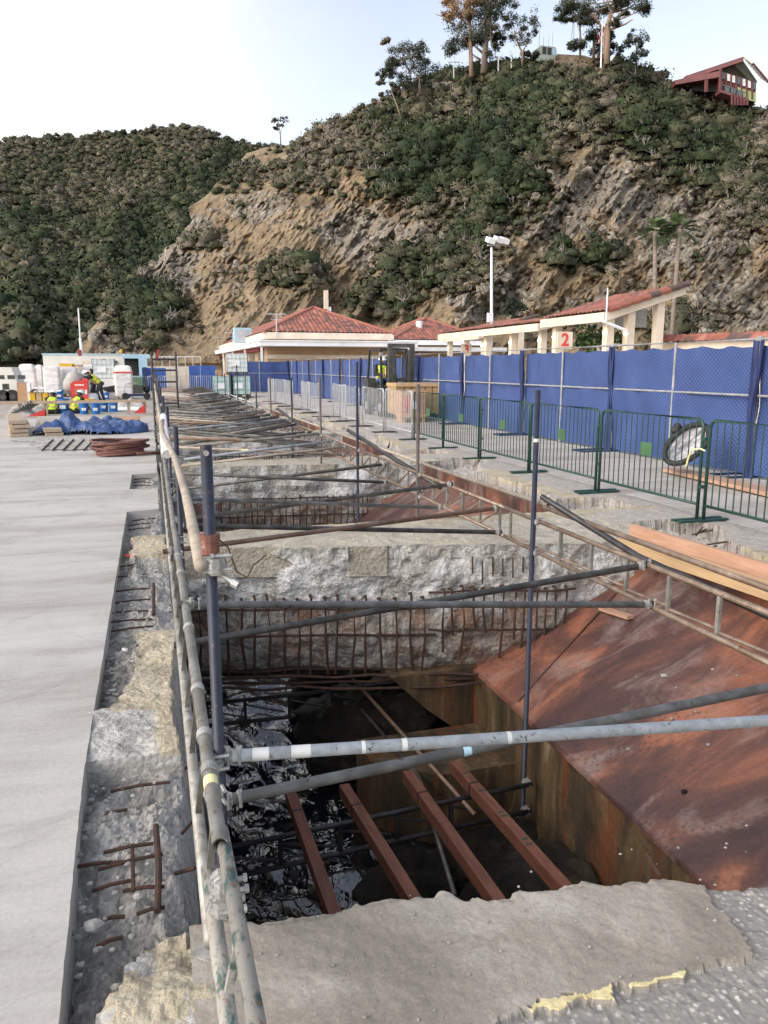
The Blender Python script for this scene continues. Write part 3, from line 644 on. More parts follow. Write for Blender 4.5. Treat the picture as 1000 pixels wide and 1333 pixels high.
# cross beams
def skew(i, x): return BF[i] + (.08 - .26*np.clip(np.asarray(x, float)-.4, 0, 3.1) if i == 0 else .04 - .13*np.clip(np.asarray(x, float)-.4, 0, 3.1))   # the beams run slightly askew
def beam(i):
    F, B = BF[i], BB[i]; near = i == 0
    dx, dz = ((.022, .02), (.05, .05), (.09, .09), (.15, .15), (.2, .2), (.25, .25), (.3, .3), (.3, .3))[i]
    xs = np.arange(.05, 4.75, dx); zs = np.append(np.arange(0, -1.26, -dz), -1.27); X, Z = np.meshgrid(xs, zs); p = P3(X, Z)
    rough = (fbm(p*2.6, 5, 60+i)*.05 + fbm(p*11, 4, 70+i)*.022).reshape(X.shape)
    plast = ((X < 1.05+.08*np.sin(Z*30)) & (Z > -.30)) | ((X > 1.62) & (X < 1.98) & (Z > -.30)) if near else (X < .55) & (Z > -.5)
    if not near: plast = plast | ((X > 2.4) & (X < 2.9) & (Z > -.25))
    rough = np.where(plast, -.035 + rough*.08, rough + .045*sstep(-.3, -.5, Z) - .02)
    Y = skew(i, X) + rough + .06*sstep(-1.0, -1.27, Z)
    Zz = Z + np.where(Z > -.001, .0, 0) - np.where(Z < -1.2, .05*n1(xs*3, 61)[None, :], 0)
    m = MB(); m.grid(np.stack([X, Y, Zz], 2), tone=np.where(plast, 1., .1))
    root = thing('concrete_beam', ['concrete cross beam with exposed rebar nearest across the pit', 'second concrete cross beam with exposed rebar across the pit', 'third concrete cross beam across the pit', 'fourth concrete cross beam across the pit'][i] if i < 4 else 'concrete cross beam far down the pit under dense scaffold tubes', 'beam', ((2.4, F, -1.3)), 'concrete cross beams over the pit' )
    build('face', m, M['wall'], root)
    ny = 22 if near else 8; ys = np.linspace(0, 1, ny); Xt, Tt = np.meshgrid(xs, ys); fr = Y[0]; bk = B + n1(xs*5, 62+i)*.03
    Yt = fr[None, :] + (bk-fr)[None, :]*Tt; pt = P3(Xt, Yt)
    Zt = -.002 - np.abs(fbm(pt*7, 4, 63).reshape(Xt.shape))*.012*(Tt > 0)
    tn = np.where(Tt > .80 + .06*n1(xs*4, 64)[None, :], 1.0, .76)
    Pt = np.stack([Xt, Yt, Zt], 2); dn = Pt[-1:].repeat(4, 0).copy(); dn[:, :, 2] = np.array([-.03, -.3, -.8, -1.27])[:, None]
    m = MB(); m.grid(np.concatenate([Pt, dn], 0), tone=np.concatenate([tn, np.full((4, len(xs)), .3)], 0)); build('top_slab', m, M['rough'], root)
    m = MB(); m.prism([(.05, float(skew(i, .05))+.1), (3.5, float(skew(i, 3.5))+.1), (4.75, float(skew(i, 4.75))+.1), (4.75, B-.02), (.05, B-.02)], -1.25, -1.2); build('soffit', m, M['wetrock'], root)
    return root
beams = [beam(i) for i in range(8)]
# bare rebar cage on the faces of the first three beams
def cage(root, F, x0, x1, ztop, zbot, n, r, zh, jag=.05, off=.06):
    for k in range(n):
        x = x0 + (x1-x0)*k/(n-1) + random.uniform(-.02, .02); zt = ztop + random.uniform(-.02, .03); zb = zbot + random.uniform(0, jag); y = float(skew(F, x)) - off
        m = MB().tube([(x, y+.07, zt-.01), (x, y+.02, zt+.012), (x+.002, y, zt-.02), (x+random.uniform(-.02, .02), y-.01, (zt+zb)/2), (x+random.uniform(-.03, .03), y+.01, zb)], r, 6)
        build('rebar', m, M['rebar'], root)
    for z in zh:
        m = MB().tube([(x0-.12+ (x1-x0+.24)*q/8, float(skew(F, x0-.12+(x1-x0+.24)*q/8))-off+.014 + random.uniform(-.008, .008), z+random.uniform(-.01, .01)) for q in range(9)], r*.9, 6); build('rebar', m, M['rebar'], root)
b0 = beams[0]
cage(b0, 0, .30, 2.28, -.48, -1.26, 17, .0125, (-.58, -.84), .06)
cage(b0, 0, 2.45, 3.55, -.40, -1.08, 13, .0115, (-.43, -.80), .3)
for z, y in ((-1.22, 6.74), (-1.27, 6.78), (-1.20, 6.86), (-1.30, 6.70)):
    build('rebar', MB().tube([(.2+q*.32, y-6.85+float(skew(0, .2+q*.32))+random.uniform(-.02, .02), z+random.uniform(-.02, .02)) for q in range(9)], .014, 6), M['rebar'], b0)
for k in range(7): build('rebar', MB().tube([(2.72+k*.09, float(skew(0, 2.72+k*.09))-.03, -.10-random.uniform(0, .05)), (2.72+k*.09, float(skew(0, 2.72+k*.09))-.04, -.25-random.uniform(0, .12))], .008, 6), M['rebar'], b0)
cage(beams[1], 1, 1.0, 3.4, -.55, -1.15, 22, .012, (-.55, -.85))
cage(beams[2], 2, .9, 3.3, -.5, -1.1, 18, .014, (-.5,))
# haunch under the right end of the first beam
for i in range(3):
    F = float(skew(i, 2.7)); m = MB(); m.poly3([(1.95, F-.01, -1.2), (2.83, F-.02, -1.18), (2.83, F-.02, -2.15), (2.55, F-.02, -1.75), (2.3, F-.02, -1.55)], (0, .6, 0)); build('haunch', m, M['stain'], beams[i])

# sloping steel plates and stained seawall on the right of the pit
for i in range(5):
    y0 = (-.5 if i == 0 else BB[i-1]-.03); y1 = BF[i]+.12
    us = np.linspace(0, 1, 40 if i == 0 else 14); ys = np.arange(y0, y1+.01, .1 if i == 0 else .25); U, Y = np.meshgrid(us, ys)
    X = 2.78 + (4.42-2.78)*U; Z = -1.2 + .95*U + .01*fbm(P3(X*1.3, Y*1.3), 3, 80).reshape(X.shape)
    if i == 0: Z = Z - .012*((np.abs(Y - (5.0 + .25*U)) < .02))
    m = MB(); m.grid(np.stack([X, Y, Z], 2))
    m.mm((4.38, y0, -.3), (4.42, y1, -.03)); m.box((2.775, (y0+y1)/2, -1.215), (.03, y1-y0, .03))
    single('steel_plate_slope', m, M['ramp'], ['large rust red sloping steel plate nearest in the pit', 'rust red sloping steel plate behind the nearest cross beam', 'rust red sloping steel plate behind the second cross beam', 'rust red sloping steel plate in the fourth bay of the pit', 'rust red sloping steel plate in the fifth bay of the pit'][i], 'steel plate')
mb = MB(); ys = np.arange(-.5, 7.2, .06); zs = np.arange(-2.9, -1.18, .06); Yg, Zg = np.meshgrid(ys, zs)
mb.grid(np.stack([2.79 + .018*fbm(P3(Yg*2.5, Zg*2.5), 4, 90).reshape(Yg.shape) - .25*sstep(-1.9, -2.8, Zg), Yg, Zg], 2))
single('seawall', mb, M['stain'], 'brown stained vertical seawall below the sloping rust plate', 'wall')
mb = MB(); mb.mm((2.85, 7.2, -3), (3.2, PIT_END, -1.2)); single('seawall', mb, M['stain'], 'dark seawall continuing under the far bays of the pit', 'wall')
# concrete footing and boulders
mb = MB()
cx0, cx1, cy0, cy1 = 1.60, 2.60, 5.48, 6.25
mb.poly3([(cx0+.02, cy0+.35, -1.72), (cx0+.5, cy0-.02, -1.72), (cx1+.2, cy0-.02, -1.72), (cx1+.2, cy1, -1.72), (cx0, cy1, -1.72)], (0, 0, -1.0))
v = np.array(mb.v); mb2 = mb
single('footing_block', mb, M['stain'], 'square brown concrete footing block in the water under the tubes', 'footing')
bl = [(1.5, 4.2, -2.4, .36), (1.9, 3.9, -2.3, .5), (2.45, 4.3, -2.25, .5), (2.3, 3.3, -2.2, .55), (1.7, 3.3, -2.5, .36), (1.7, 5.0, -2.45, .38), (2.4, 5.1, -2.35, .4), (1.5, 6.9, -2.2, .3), (1.75, 7.2, -2.0, .45), (2.25, 7.0, -1.95, .5), (2.0, 8.2, -1.9, .6)]
for i, (x, y, z, r) in enumerate(bl):
    m2 = MB(); m2.ell((0, 0, 0), (r, r*.9, r*.75), 44, 30); v = np.array(m2.v); v *= (1 + .40*fbm(v/r*1.2, 4, 100+i) + (.20*np.abs(fbm(v/r*3, 4, 120+i))))[:, None]; v += np.array((x, y, z)); m2.v = v.tolist()
    single('boulder', m2, M['wetrock'], 'dark wet boulder in the shade under the scaffold by the seawall', 'boulder', 'wet boulders in the pit', smooth=True)
mb = MB(); mb.add([(-60, -30, -2.45), (40, -30, -2.45), (40, 120, -2.45), (-60, 120, -2.45)], [(0, 1, 2, 3)]); struct('water', mb, M['water'])
xs = np.arange(-1.6, 3.3, .028); ys = np.arange(1.6, 15, .03); X, Y = np.meshgrid(xs, ys)
wv = .07*fbm(P3(X*1.7+.5*np.sin(Y*1.3), Y*1.3), 2, 300, .5) + .045*(1-np.abs(vnoise(P3(X*3.6+.8*Y, Y*3.0), 303))*2) + .012*vnoise(P3(X*9, Y*8), 304)
mb = MB(); mb.grid(np.stack([X, Y, -2.36+wv.reshape(X.shape)], 2)); struct('water', mb, M['water'], smooth=True)
mb = MB(); mb.mm((-60, 120, -4), (40, 120.4, -.1)); mb.mm((-60, -30.4, -4), (40, -30, -.1)); mb.mm((-60.4, -30, -4), (-60, 120, -.1)); struct('light_stop_wall', mb, M['wetrock'])  # unseen walls added to stop light leaking in under the deck
mb = MB()
for q in range(16): mb.cyl((-2.0 - (q % 2)*4, 3 + (q//2)*6, -4), .28, 3.2, 14)
for q in range(4):
    pass
# piles one by one
for q in range(16): single('pier_pile', MB().cyl((-1.6 - (q % 2)*4, 3 + (q//2)*6, -4), .28, 3.15, 14), M['wetrock'], 'dark round pile standing in the water under the left deck', 'pile', 'piles under the left deck')

# right deck: big pavement and a broken border along the pit
mb = MB(); mb.prism([(5.75, -3), (30, -3), (34, 60), (5.75, 60)], -.9, 0); struct('pavement', mb, M['pave'])
def right_strip(y0, y1, dx, dy, x0=4.34, x1=5.78):
    xs = np.arange(x0, x1+dx/2, dx); ys = np.arange(y0, y1+dy/2, dy); X, Y = np.meshgrid(xs, ys); p = P3(X, Y)
    j = (fbm(p*5, 4, 140)*.05 + fbm(p*22, 3, 141)*.018).reshape(X.shape); Xj = X + j; Yj = Y + j*.7
    lv = np.ones(X.shape, bool); tone = np.full(X.shape, .70)
    rubble = np.zeros(X.shape, bool)
    for F, B in zip([1.2]+BF, [1.9]+BB):
        inb = (Y > F-.02) & (Y < B)
        # bay in front of this beam: deck edge near x=4.85, wider notch right in front and right behind the beam
        bay0 = F - 5.1; bay = (Y < F) & (Y > bay0)
        ed = 4.78 + .10*np.sin(Y*2.1+F) ; lv &= ~(bay & (Xj < ed))
        n_f = (Yj < F-.0) & (Yj > F-1.75) & (Xj < np.interp(F-Y, [0, .5, .9, 1.8], [5.42, 5.5, 5.15, 4.9])); lv &= ~n_f
        n_b = (Y > B-.01) & (Yj < B+.72) & (Xj < 5.36 - .25*np.clip(Y-B-.5, 0, 1)); lv &= ~n_b
        rubble |= n_f & (Xj > 4.8)
        yb = (Y > B+.75) & (Y < F+4.4) & (Xj > 4.80) & (Xj < 5.12) & lv
        tone = np.where(yb, .97, tone)
        tone = np.where(inb & (Y > B-.13) & (X < 5.6), 1.0, tone)
    base = -.16 + (fbm(p*3, 4, 143)*.05 + fbm(p*13, 5, 144, .6)*.035).reshape(X.shape) - .16*sstep(4.85, 4.5, X)
    top = (-.004 + fbm(p*8, 4, 145)*.003).reshape(X.shape) - .002
    Z = np.where(lv, top, np.minimum(base, -.03)); tone = np.where(lv, tone, np.where(rubble, .38, .2) + .2*(fbm(p*4, 3, 146).reshape(X.shape) > .1))
    tone = np.where(lv & (tone < .72), .55, tone)
    m = MB(); m.grid(np.stack([X, Y, Z], 2), tone=tone); struct('broken_deck_border', m, M['rough_pave'])
right_strip(2.2, 9.0, .016, .018); right_strip(9.0, 16, .026, .035); right_strip(16, 52, .07, .12)
mb = MB(); mb.mm((4.5, 1.5, -1.3), (6, PIT_END, -.55), tone=.2); struct('pit_edge_foundation', mb, M['rough'])
for k in range(11):
    a = (4.9+random.uniform(-.1, .4), 5.2+random.uniform(0, 1.3), -.1); b = (a[0]+random.uniform(-.1, .35), a[1]+random.uniform(-.35, .1), -.05+random.uniform(-.02, .05))
    single('rebar_stub', MB().tube([a, b], .009, 6), M['rebar'], 'rusty rebar stub in the rubble notch beside the pink planks', 'rebar', 'rebar stubs beside the pink planks')
# pavement joints
for k in range(9):
    y = 4 + k*3.2
    mb = MB(); mb.mm((5.9, y, .0), (8.3+.1*k, y+.02, .003)); struct('pavement_joint', mb, M['pave_dark'] if 'pave_dark' in M else M['road'])
# patch with exposed rebar in the left deck, near the tarp
pt = [atz(x, y, 0) for x, y in [(8, 574), (60, 568.5), (100, 568), (146, 571), (160, 574), (135, 578), (125, 586), (85, 587), (47, 586), (39, 577)]]
xs = np.arange(min(q[0] for q in pt), max(q[0] for q in pt), .04); ys = np.arange(min(q[1] for q in pt), max(q[1] for q in pt), .05); X, Y = np.meshgrid(xs, ys); p = P3(X, Y)
j = .1*fbm(p*3, 3, 150).reshape(X.shape); msk = inpoly(X+j, Y+j, pt)[:-1, :-1]
mb = MB(); mb.grid(np.stack([X, Y, .012+.008*fbm(p*6, 4, 151).reshape(X.shape)], 2), msk, tone=.15); struct('deck_patch', mb, M['rough'])
for k in range(6):
    x0 = 55+k*13.5; single('rebar_stub', MB().tube([atz(x0, 586, .025), atz(x0+14, 572, .025)], .016, 6), M['rebar'], 'rusty bar lying lengthwise in the broken patch before the blue tarp', 'rebar', 'bars in the deck patch')

# ================================================================ SCAFFOLDING
XR, ZU, ZL = 2.70, .47, .235
M['collar'] = worn('brick_red_collar', (.20, .07, .045), (.14, .06, .045), (.36, .33, .31), 14, rough=.6, spots=.62)
XL = .10
def coupler(mb, c, ax, r=.024, seed=0):
    """double coupler: two split collars with bolts"""
    rr = random.Random(seed); c = np.array(c, float); r = r*.8
    for s_, d in ((-1, ax[0]), (1, ax[1])):
        d = np.array(d, float); d /= np.linalg.norm(d)
        mb.tube([c - d*.02 , c + d*.02], r*1.42, 10)
        mb.tube([c - d*.008, c + d*.008], r*1.62, 10)
    o = np.cross(np.array(ax[0], float), np.array(ax[1], float)); no = np.linalg.norm(o)
    o = o/no if no > 1e-3 else np.array([0, 0, 1.0])
    for k in (-1, 1):
        q = c + np.array(ax[0], float)/np.linalg.norm(ax[0])*k*.02 + np.array([.024, -.024, .008])*rr.choice((1, .8))
        mb.tube([q - o*.028, q + o*.032], .006, 6); mb.tube([q + o*.023, q + o*.032], .010, 6)
    return mb
NB = {1: 'first', 2: 'second', 3: 'third', 4: 'fourth', 5: 'fifth', 6: 'sixth', 7: 'seventh', 8: 'eighth', 9: 'ninth'}

# right row of dark posts
rp = [(708, 508), (550, 500), (469, 471), (420, 491), (382, 491), (354, 490), (335, 487), (321, 484), (310, 475), (300, 485), (294, 486), (284, 486), (277, 487), (271, 487)]
for i, (px, py) in enumerate(rp):
    p = atx(px, py, XR); y, zt = p[1], p[2]; n = 14 if i < 2 else 8
    lab = 'tall dark scaffold post on the fence side of the pit, %s from the camera' % NB[i+1] if i < 9 else 'distant dark scaffold post on the fence side of the pit'
    T = thing('scaffold_post', lab, 'scaffold post', (XR, y, -1.9), 'scaffold posts along the right girder')
    off = .045
    build('pole', MB().tube([(XR-off, y, -1.95), (XR-off, y, zt)], .0192, n, hollow=i < 3), M['tube_navy'] if i % 2 == 0 else M['brown_post'], T, True)
    for z in (ZU, ZL): build('coupler', coupler(MB(), (XR-off*.5, y, z), ((0, 0, 1), (0, 1, 0)), .024, i), M['galv'], T)
    if i == 0:
        for z in (-1.62, -1.86): build('coupler', coupler(MB(), (XR-off, y-.03, z), ((0, 0, 1), (1, 0, 0)), .024, i), M['galv'], T)
        build('tape', MB().tube([(XR-off, y, 1.06), (XR-off, y, 1.085)], .0202, 14), M['white_tape'], T)
RY = [atx(px, py, XR)[1] for px, py in rp]
# left row of navy posts
lp = [(270, 588, 1.0), (229, 555, 1.0), (216, 526, 1), (211, 518, 1)]
LY = [2.19, 5.32, 8.2, 11.0]; LZ = [1.385, 1.205, 1.2, 1.2]
for k in range(10): LY.append(14 + 3.1*k); LZ.append(1.25 + random.uniform(-.12, .35))
for i, (y, zt) in enumerate(zip(LY, LZ)):
    n = 14 if i < 3 else 8; x = .135
    lab = ('thick navy post with brick red collar standing nearest the camera on the left rail' if i == 0 else 'navy post on the left rail where the tan handrail bends' if i == 1 else 'dark navy post on the left rail, %s from the camera' % NB[i+1] if i < 5 else 'distant post in the crowded far left row')
    T = thing('scaffold_post', lab, 'scaffold post', (x, y, -1.9), 'scaffold posts along the left girder')
    build('pole', MB().tube([(x, y, -2.3), (x, y, zt)], .0165, n), M['tube_navy'] if i < 5 or i % 3 else M['brown_post'], T, True)
    build('coupler', coupler(MB(), (x-.02, y-.005, .43), ((0, 0, 1), (0, 1, 0)), .026, i), M['galv'], T)
    if i < 5:
        build('coupler', coupler(MB(), (x-.02, y, .33), ((0, 0, 1), (1, .2, 0)), .025, i+3), M['galv'], T)
        build('coupler', coupler(MB(), (x+.01, y-.01, (1.045, .98, .95, .95, .95)[i]), ((0, 0, 1), (0, 1, .05)), .027, i+5), M['galv'], T)
    if i == 0:
        m = MB().tube([(x, y, 1.075), (x, y, 1.13)], .026, 12); m.tube([(x, y, 1.11), (x, y, 1.132)], .029, 12); build('collar', m, M['collar'], T)
        m = MB().tube([(x-.002, y-.025, 1.365), (x-.002, y-.032, 1.365)], .008, 8); build('bolt', m, M['galv'], T)
        m = MB().tube([(x+.02, y, 1.12), (x+.05, y-.01, 1.09), (x+.07, y-.02, 1.02), (x+.10, y-.02, 1.0), (x+.12, y, 1.03), (x+.16, y, 1.06)], .0022, 5); build('wire', m, M['rebar'], T)
        m = MB().tube([(x+.03, y-.01, 1.01), (x+.07, y-.04, .985)], .008, 8); m.tube([(x+.055, y-.03, .994), (x+.072, y-.042, .985)], .013, 6); build('bolt', m, M['galv'], T)

# tan handrail, sagging between the left posts
hr = [(.13, 2.19, 1.05), (.135, 3.6, 1.04), (.125, 5.0, 1.04), (.118, 5.35, 1.06), (.10, 5.8, 1.075), (.105, 6.3, 1.05), (.12, 7.0, 1.0)]
single('handrail', MB().tube([(.105, 2.15, 1.05), (.12, 3.5, 1.035), (.115, 5.0, 1.03), (.09, 5.7, 1.05), (.062, 6.3, 1.07), (.058, 6.9, 1.09), (.075, 7.4, 1.11)], .0195, 14), M['tube_tan'], 'tan foam covered handrail bending past the second navy post', 'handrail', smooth=True)
for k, (a, b, lab) in enumerate([(8.2, 14, 'tan handrail length beyond the bend over the left posts'), (14, 20.2, 'second tan handrail length farther along the left posts'), (20.2, 32.6, 'farthest tan handrail length along the left posts')]):
    single('handrail', MB().tube([(.075, a-.3, .98+.04*k), (.075, b+.2, 1.0+.02*k)], .025, 8), M['tube_tan'], lab, 'handrail', smooth=True)
single('foam_sleeve', MB().tube([(.10, 7.2, .82), (.085, 7.5, 1.0), (.09, 7.9, 1.12)], [.05, .04, .03], 8), M['shrink'], 'white foam sleeve hanging at the second navy post', 'sleeve')

# left lattice girder
def girder(name, lab, x, y0, y1, zu, zl, mat, step=.42, diag=False, r=.019, n=12, mat2=None, group=None, cpl=None, xl=None):
    T = thing(name, lab, 'girder', (x, y0, zl), group); xl = x if xl is None else xl
    build('chord', MB().tube([(x, y0, zu), (x, y1, zu)], r, n, hollow=True), mat, T, True)
    build('chord', MB().tube([(xl, y0, zl), (xl, y1, zl)], r, n), mat, T, True)
    k = 0; y = y0 + step*.4
    while y < y1 - .05:
        build('strut', MB().beam((xl, y, zl+.01), (x, y, zu-.01), .018, .018), mat2 or mat, T)
        if diag and y + step < y1: build('brace', MB().tube([(x, y, zl+.015), (x, y+step*.96, zl+.06 if diag == 2 else zu-.03)], .011, 6), mat2 or mat, T)
        y += step; k += 1
    for yc in (cpl or []): build('joint_ring', MB().tube([(x, yc-.02, zu), (x, yc+.02, zu)], r*1.25, n), M['galv'], T)
    return T
# near worn green pair of tubes resting on the slab
T = thing('girder', 'worn green and rust twin tubes with an open pipe end nearest the camera', 'girder', (.11, 1.2, .1))
build('chord', MB().tube([(.122, .9, .455), (.108, 1.80, .45)], .0175, 18, hollow=True), M['tube_green'], T, True)
build('chord', MB().tube([(.088, .9, .27), (.078, 1.60, .28), (.075, 1.9, .28)], .0195, 14), M['tube_green'], T, True)
build('coupler', coupler(coupler(MB(), (.098, 1.66, .40), ((0, 1, 0), (0, 0, 1)), .027, 2), (.092, 1.665, .345), ((0, 1, 0), (0, 0, 1)), .026, 3), M['galv'], T)
for y in (1.0, 1.45): build('strut', MB().beam((.085, y, .28), (.118, y, .44), .018, .018), M['tube_green'], T)
girder('girder', 'weathered left rail girder from the open pipe end to the second post', .099, 1.72, 5.45, .462, .20, M['tube_rail'], .40, False, .0195, 16, M['tube_dark'], 'left rail girders', (2.08, 2.30, 2.66, 3.35, 4.3, 4.7), .068)
girder('girder', 'weathered lattice girder of the left rail between the second and fourth posts', .096, 5.42, 11.2, .462, .20, M['tube_rail'], .42, False, .0195, 12, M['tube_dark'], 'left rail girders', (6.4, 7.6, 8.8), .066)
for k, (a, b) in enumerate(((11.2, 20.4), (20.4, 32), (32, 46))):
    girder('girder', 'left rail lattice girder, %s stretch of the pit' % ('middle', 'far', 'farthest')[k], .096, a, b, .45, .20, M['tube_rail'], .8+.3*k, False, .0195, 8, M['tube_dark'], 'left rail girders')
# stickers
m = MB().tube([(.098, 1.985, .462), (.098, 2.03, .462)], .0204, 16); single('sticker_band', m, M['yellow_tape'], 'yellow and white sticker wrapped on the near left rail', 'sticker')

# right lattice girder
def rg(y0, y1, k, lab, step, n):
    T = thing('girder', lab, 'girder', (XR, y0, ZL), 'right lattice girders'); mt = M['tube_brown']
    build('chord', MB().tube([(XR, y0, ZU), (XR, y1, ZU)], .0165, n), mt, T, True); build('chord', MB().tube([(XR, y0, ZL), (XR, y1, ZL)], .0165, n), mt, T, True)
    y = y0 + .1
    while y < y1:
        build('strut', MB().beam((XR, y, ZL), (XR, y, ZU), .024 if n > 8 else .018, .018), M['tube_grey'], T)
        if y + step < y1: build('brace', MB().tube([(XR+.004, y+step-.01, ZL+.03), (XR+.004, y+.02, ZL+.045 if k == 0 else ZU-.04)], .0095, 6), M['tube_brown'], T)
        y += step
rg(1.4, 5.6, 0, 'rusty lattice girder on the fence side nearest the camera', .40, 14)
rg(5.6, 10.2, 1, 'rusty lattice girder on the fence side between the first and third posts', .40, 12)
rg(10.2, 18.5, 2, 'rusty lattice girder on the fence side in the middle of the pit', .45, 8)
rg(18.5, 31, 3, 'far lattice girder on the fence side of the pit', .7, 6)
rg(31, 46, 4, 'farthest lattice girder on the fence side of the pit', 1.2, 6)
# rail tubes lying over the right girder
z3 = .585
single('scaffold_tube', MB().tube([(XR+.012, 1.5, z3-.01), (XR+.012, 4.98, z3)], .0175, 14), M['tube_brown'], 'long brown rail tube above the near right girder beside the pink planks', 'scaffold tube', smooth=True)
single('scaffold_tube', MB().tube([(XR+.02, 4.93, z3+.02), (XR+.015, 7.62, z3)], .0175, 14, hollow=True), M['tube_tan'], 'pale tan rail tube with a red mark ending at the nearest right post', 'scaffold tube', smooth=True)
single('scaffold_tube', MB().tube([(XR+.02, 7.6, z3), (XR+.02, 12.7, z3)], .0175, 10), M['tube_tan'], 'pale tan rail tube between the second and fourth right posts', 'scaffold tube', smooth=True)
single('scaffold_tube', MB().tube([(XR+.02, 12.9, z3), (XR+.02, 22, z3)], .0175, 8), M['tube_tan'], 'pale tan rail tube along the far right posts', 'scaffold tube', smooth=True)
single('scaffold_tube', MB().tube([(XR+.02, 22.2, z3), (XR+.02, 33, z3)], .0175, 6), M['tube_white'], 'farthest pale rail tube along the right posts', 'scaffold tube', smooth=True)
def ptube(name, pts, mat, lab, r=.019, n=12, ends=(), mid=None, group=None, cmat=None):
    if ends or mid:
        T = thing(name, lab, 'scaffold tube', pts[0], group)
        build('pole', MB().tube(pts, r, n, hollow=(n > 10)), mat, T, True)
        d = np.array(pts[-1])-np.array(pts[0])
        for e in ends: build('coupler', coupler(MB(), np.array(pts[0]) + d*e, (d, (0, 1, 0)), r, int(e*10)+len(lab)), M['galv'], T)
        for a, b, mm_ in (mid or []): build('paint_band', MB().tube([np.array(pts[0])+d*a, np.array(pts[0])+d*b], r*1.03, n, caps=False), M[mm_], T)
        return T
    return single(name, MB().tube(pts, r, n, hollow=(n > 10)), mat, lab, 'scaffold tube', group, True)
ptube('scaffold_tube', [atx(706, 647, XR-.02), atx(830, 724, XR+.03), atx(1010, 806, XR+.12)], M['tube_black'], 'black sloping tube leaning from the nearest right post down to the planks', .0205, 14)
ptube('scaffold_tube', [atx(453, 560, XR), atx(573, 634, XR+.02)], M['tube_black'], 'black sloping tube leaning on the right girder between second and third posts', .027, 10)
ptube('scaffold_tube', [atx(361, 532, XR), atx(404, 562, XR+.02)], M['tube_black'], 'black sloping tube leaning on the far right girder', .03, 8)
ptube('scaffold_tube', [atx(253, 500, XR), atx(300, 530, XR+.02)], M['tube_black'], 'black sloping tube leaning at the far end of the right girder', .04, 6)

# tubes across the pit
def cross(lp_, zl, rp_, lab, mat, n=12, r=.0187, zr=None, ends=(0.02, .985), mid=None):
    a = atz(*lp_, zl); b = atx(*rp_, XR) if zr is None else atz(*rp_, zr)
    a = np.array(a); b = np.array(b); d = b-a; a = a - d*.02
    return ptube('scaffold_tube', [tuple(a), tuple(b + d*(.0 if zr is None else .35))], mat, lab, r, n, ends if zr is None else ends[:1], mid)
cross((288, 985), .43, (1000, 938), 'whitewashed tube with white tape bands crossing the pit nearest the camera', M['tube_wash'], 16, .0195, .41, mid=((.052, .072, 'white_tape'), (.099, .123, 'white_tape'), (.186, .191, 'white_tape'), (.237, .244, 'white_tape'), (.374, .38, 'white_tape')))
cross((288, 1043), .20, (1000, 895), 'grey worn tube crossing under the whitewashed tube nearest the camera', M['tube_grey'], 16, .0195, .33, mid=((.30, .31, 'lightblue'),))
cross((247, 787), .46, (850, 787), 'pale tube crossing level before the rebar face of the nearest cross beam', M['tube_grey'], 14)
cross((240, 838), .14, (843, 735), 'dark tube rising to the girder across the rebar face of the nearest cross beam', M['tube_dark'], 14)
cross((222, 717), .32, (650, 661), 'rusty tan tube slanting over the top of the nearest cross beam', M['tube_rust'], 12)
cross((236, 684), .46, (653, 693), 'dark level tube over the back edge of the nearest cross beam', M['tube_dark'], 12)
cross((230, 677), .18, (590, 630), 'dark tube rising to the second right post beyond the nearest cross beam', M['tube_dark'], 12)
cross((227, 649), .45, (577, 661), 'yellowish grey level tube beyond the nearest cross beam', M['tube_grey'], 12)
cross((226, 638), .2, (503, 604), 'dark tube before the second cross beam rising to the right girder', M['tube_dark'], 10)
cross((226, 616), .45, (505, 628), 'dark level tube before the second cross beam', M['tube_dark'], 10)
cross((226, 608), .2, (452, 581), 'tan tube over the second cross beam rising to the right', M['tube_tan'], 10)
cross((226, 600), .45, (433, 574), 'bright white tube slanting over the second cross beam', M['tube_white'], 10)
cross((226, 582), .45, (450, 592), 'yellow tan tube with a yellow tape over the second cross beam', M['tube_tan'], 10, mid=((.40, .44, 'yellow_tape'),))
cross((226, 578), .2, (402, 562), 'dark tube beyond the second cross beam', M['tube_dark'], 8)
cross((226, 560), .45, (358, 547), 'small whitish tube beyond the second cross beam', M['tube_white'], 8)
cross((224, 570), .2, (395, 575), 'dark level tube just beyond the second cross beam', M['tube_dark'], 8)
y = 13.4; i = 0
while y < 45:
    for q in range(2):
        up = q == 0; mt = random.choice(['tube_dark', 'tube_dark', 'tube_grey', 'tube_dark', 'tube_rust', 'tube_grey', 'tube_tan'] + (['tube_white'] if random.random() < .4 else []))
        a = (.05, y + random.uniform(-.5, .5), .46 if up else .2); b = (XR, y + random.uniform(-1.3, 1.3) - (.8 if up else -.2), .26 if up else .48)
        ptube('scaffold_tube', [a, b], M[mt], 'scaffold tube lying in the dense far stretch of the pit', .024, 6, group='tubes in the far stretch of the pit')
    y += .52 + .006*y; i += 1

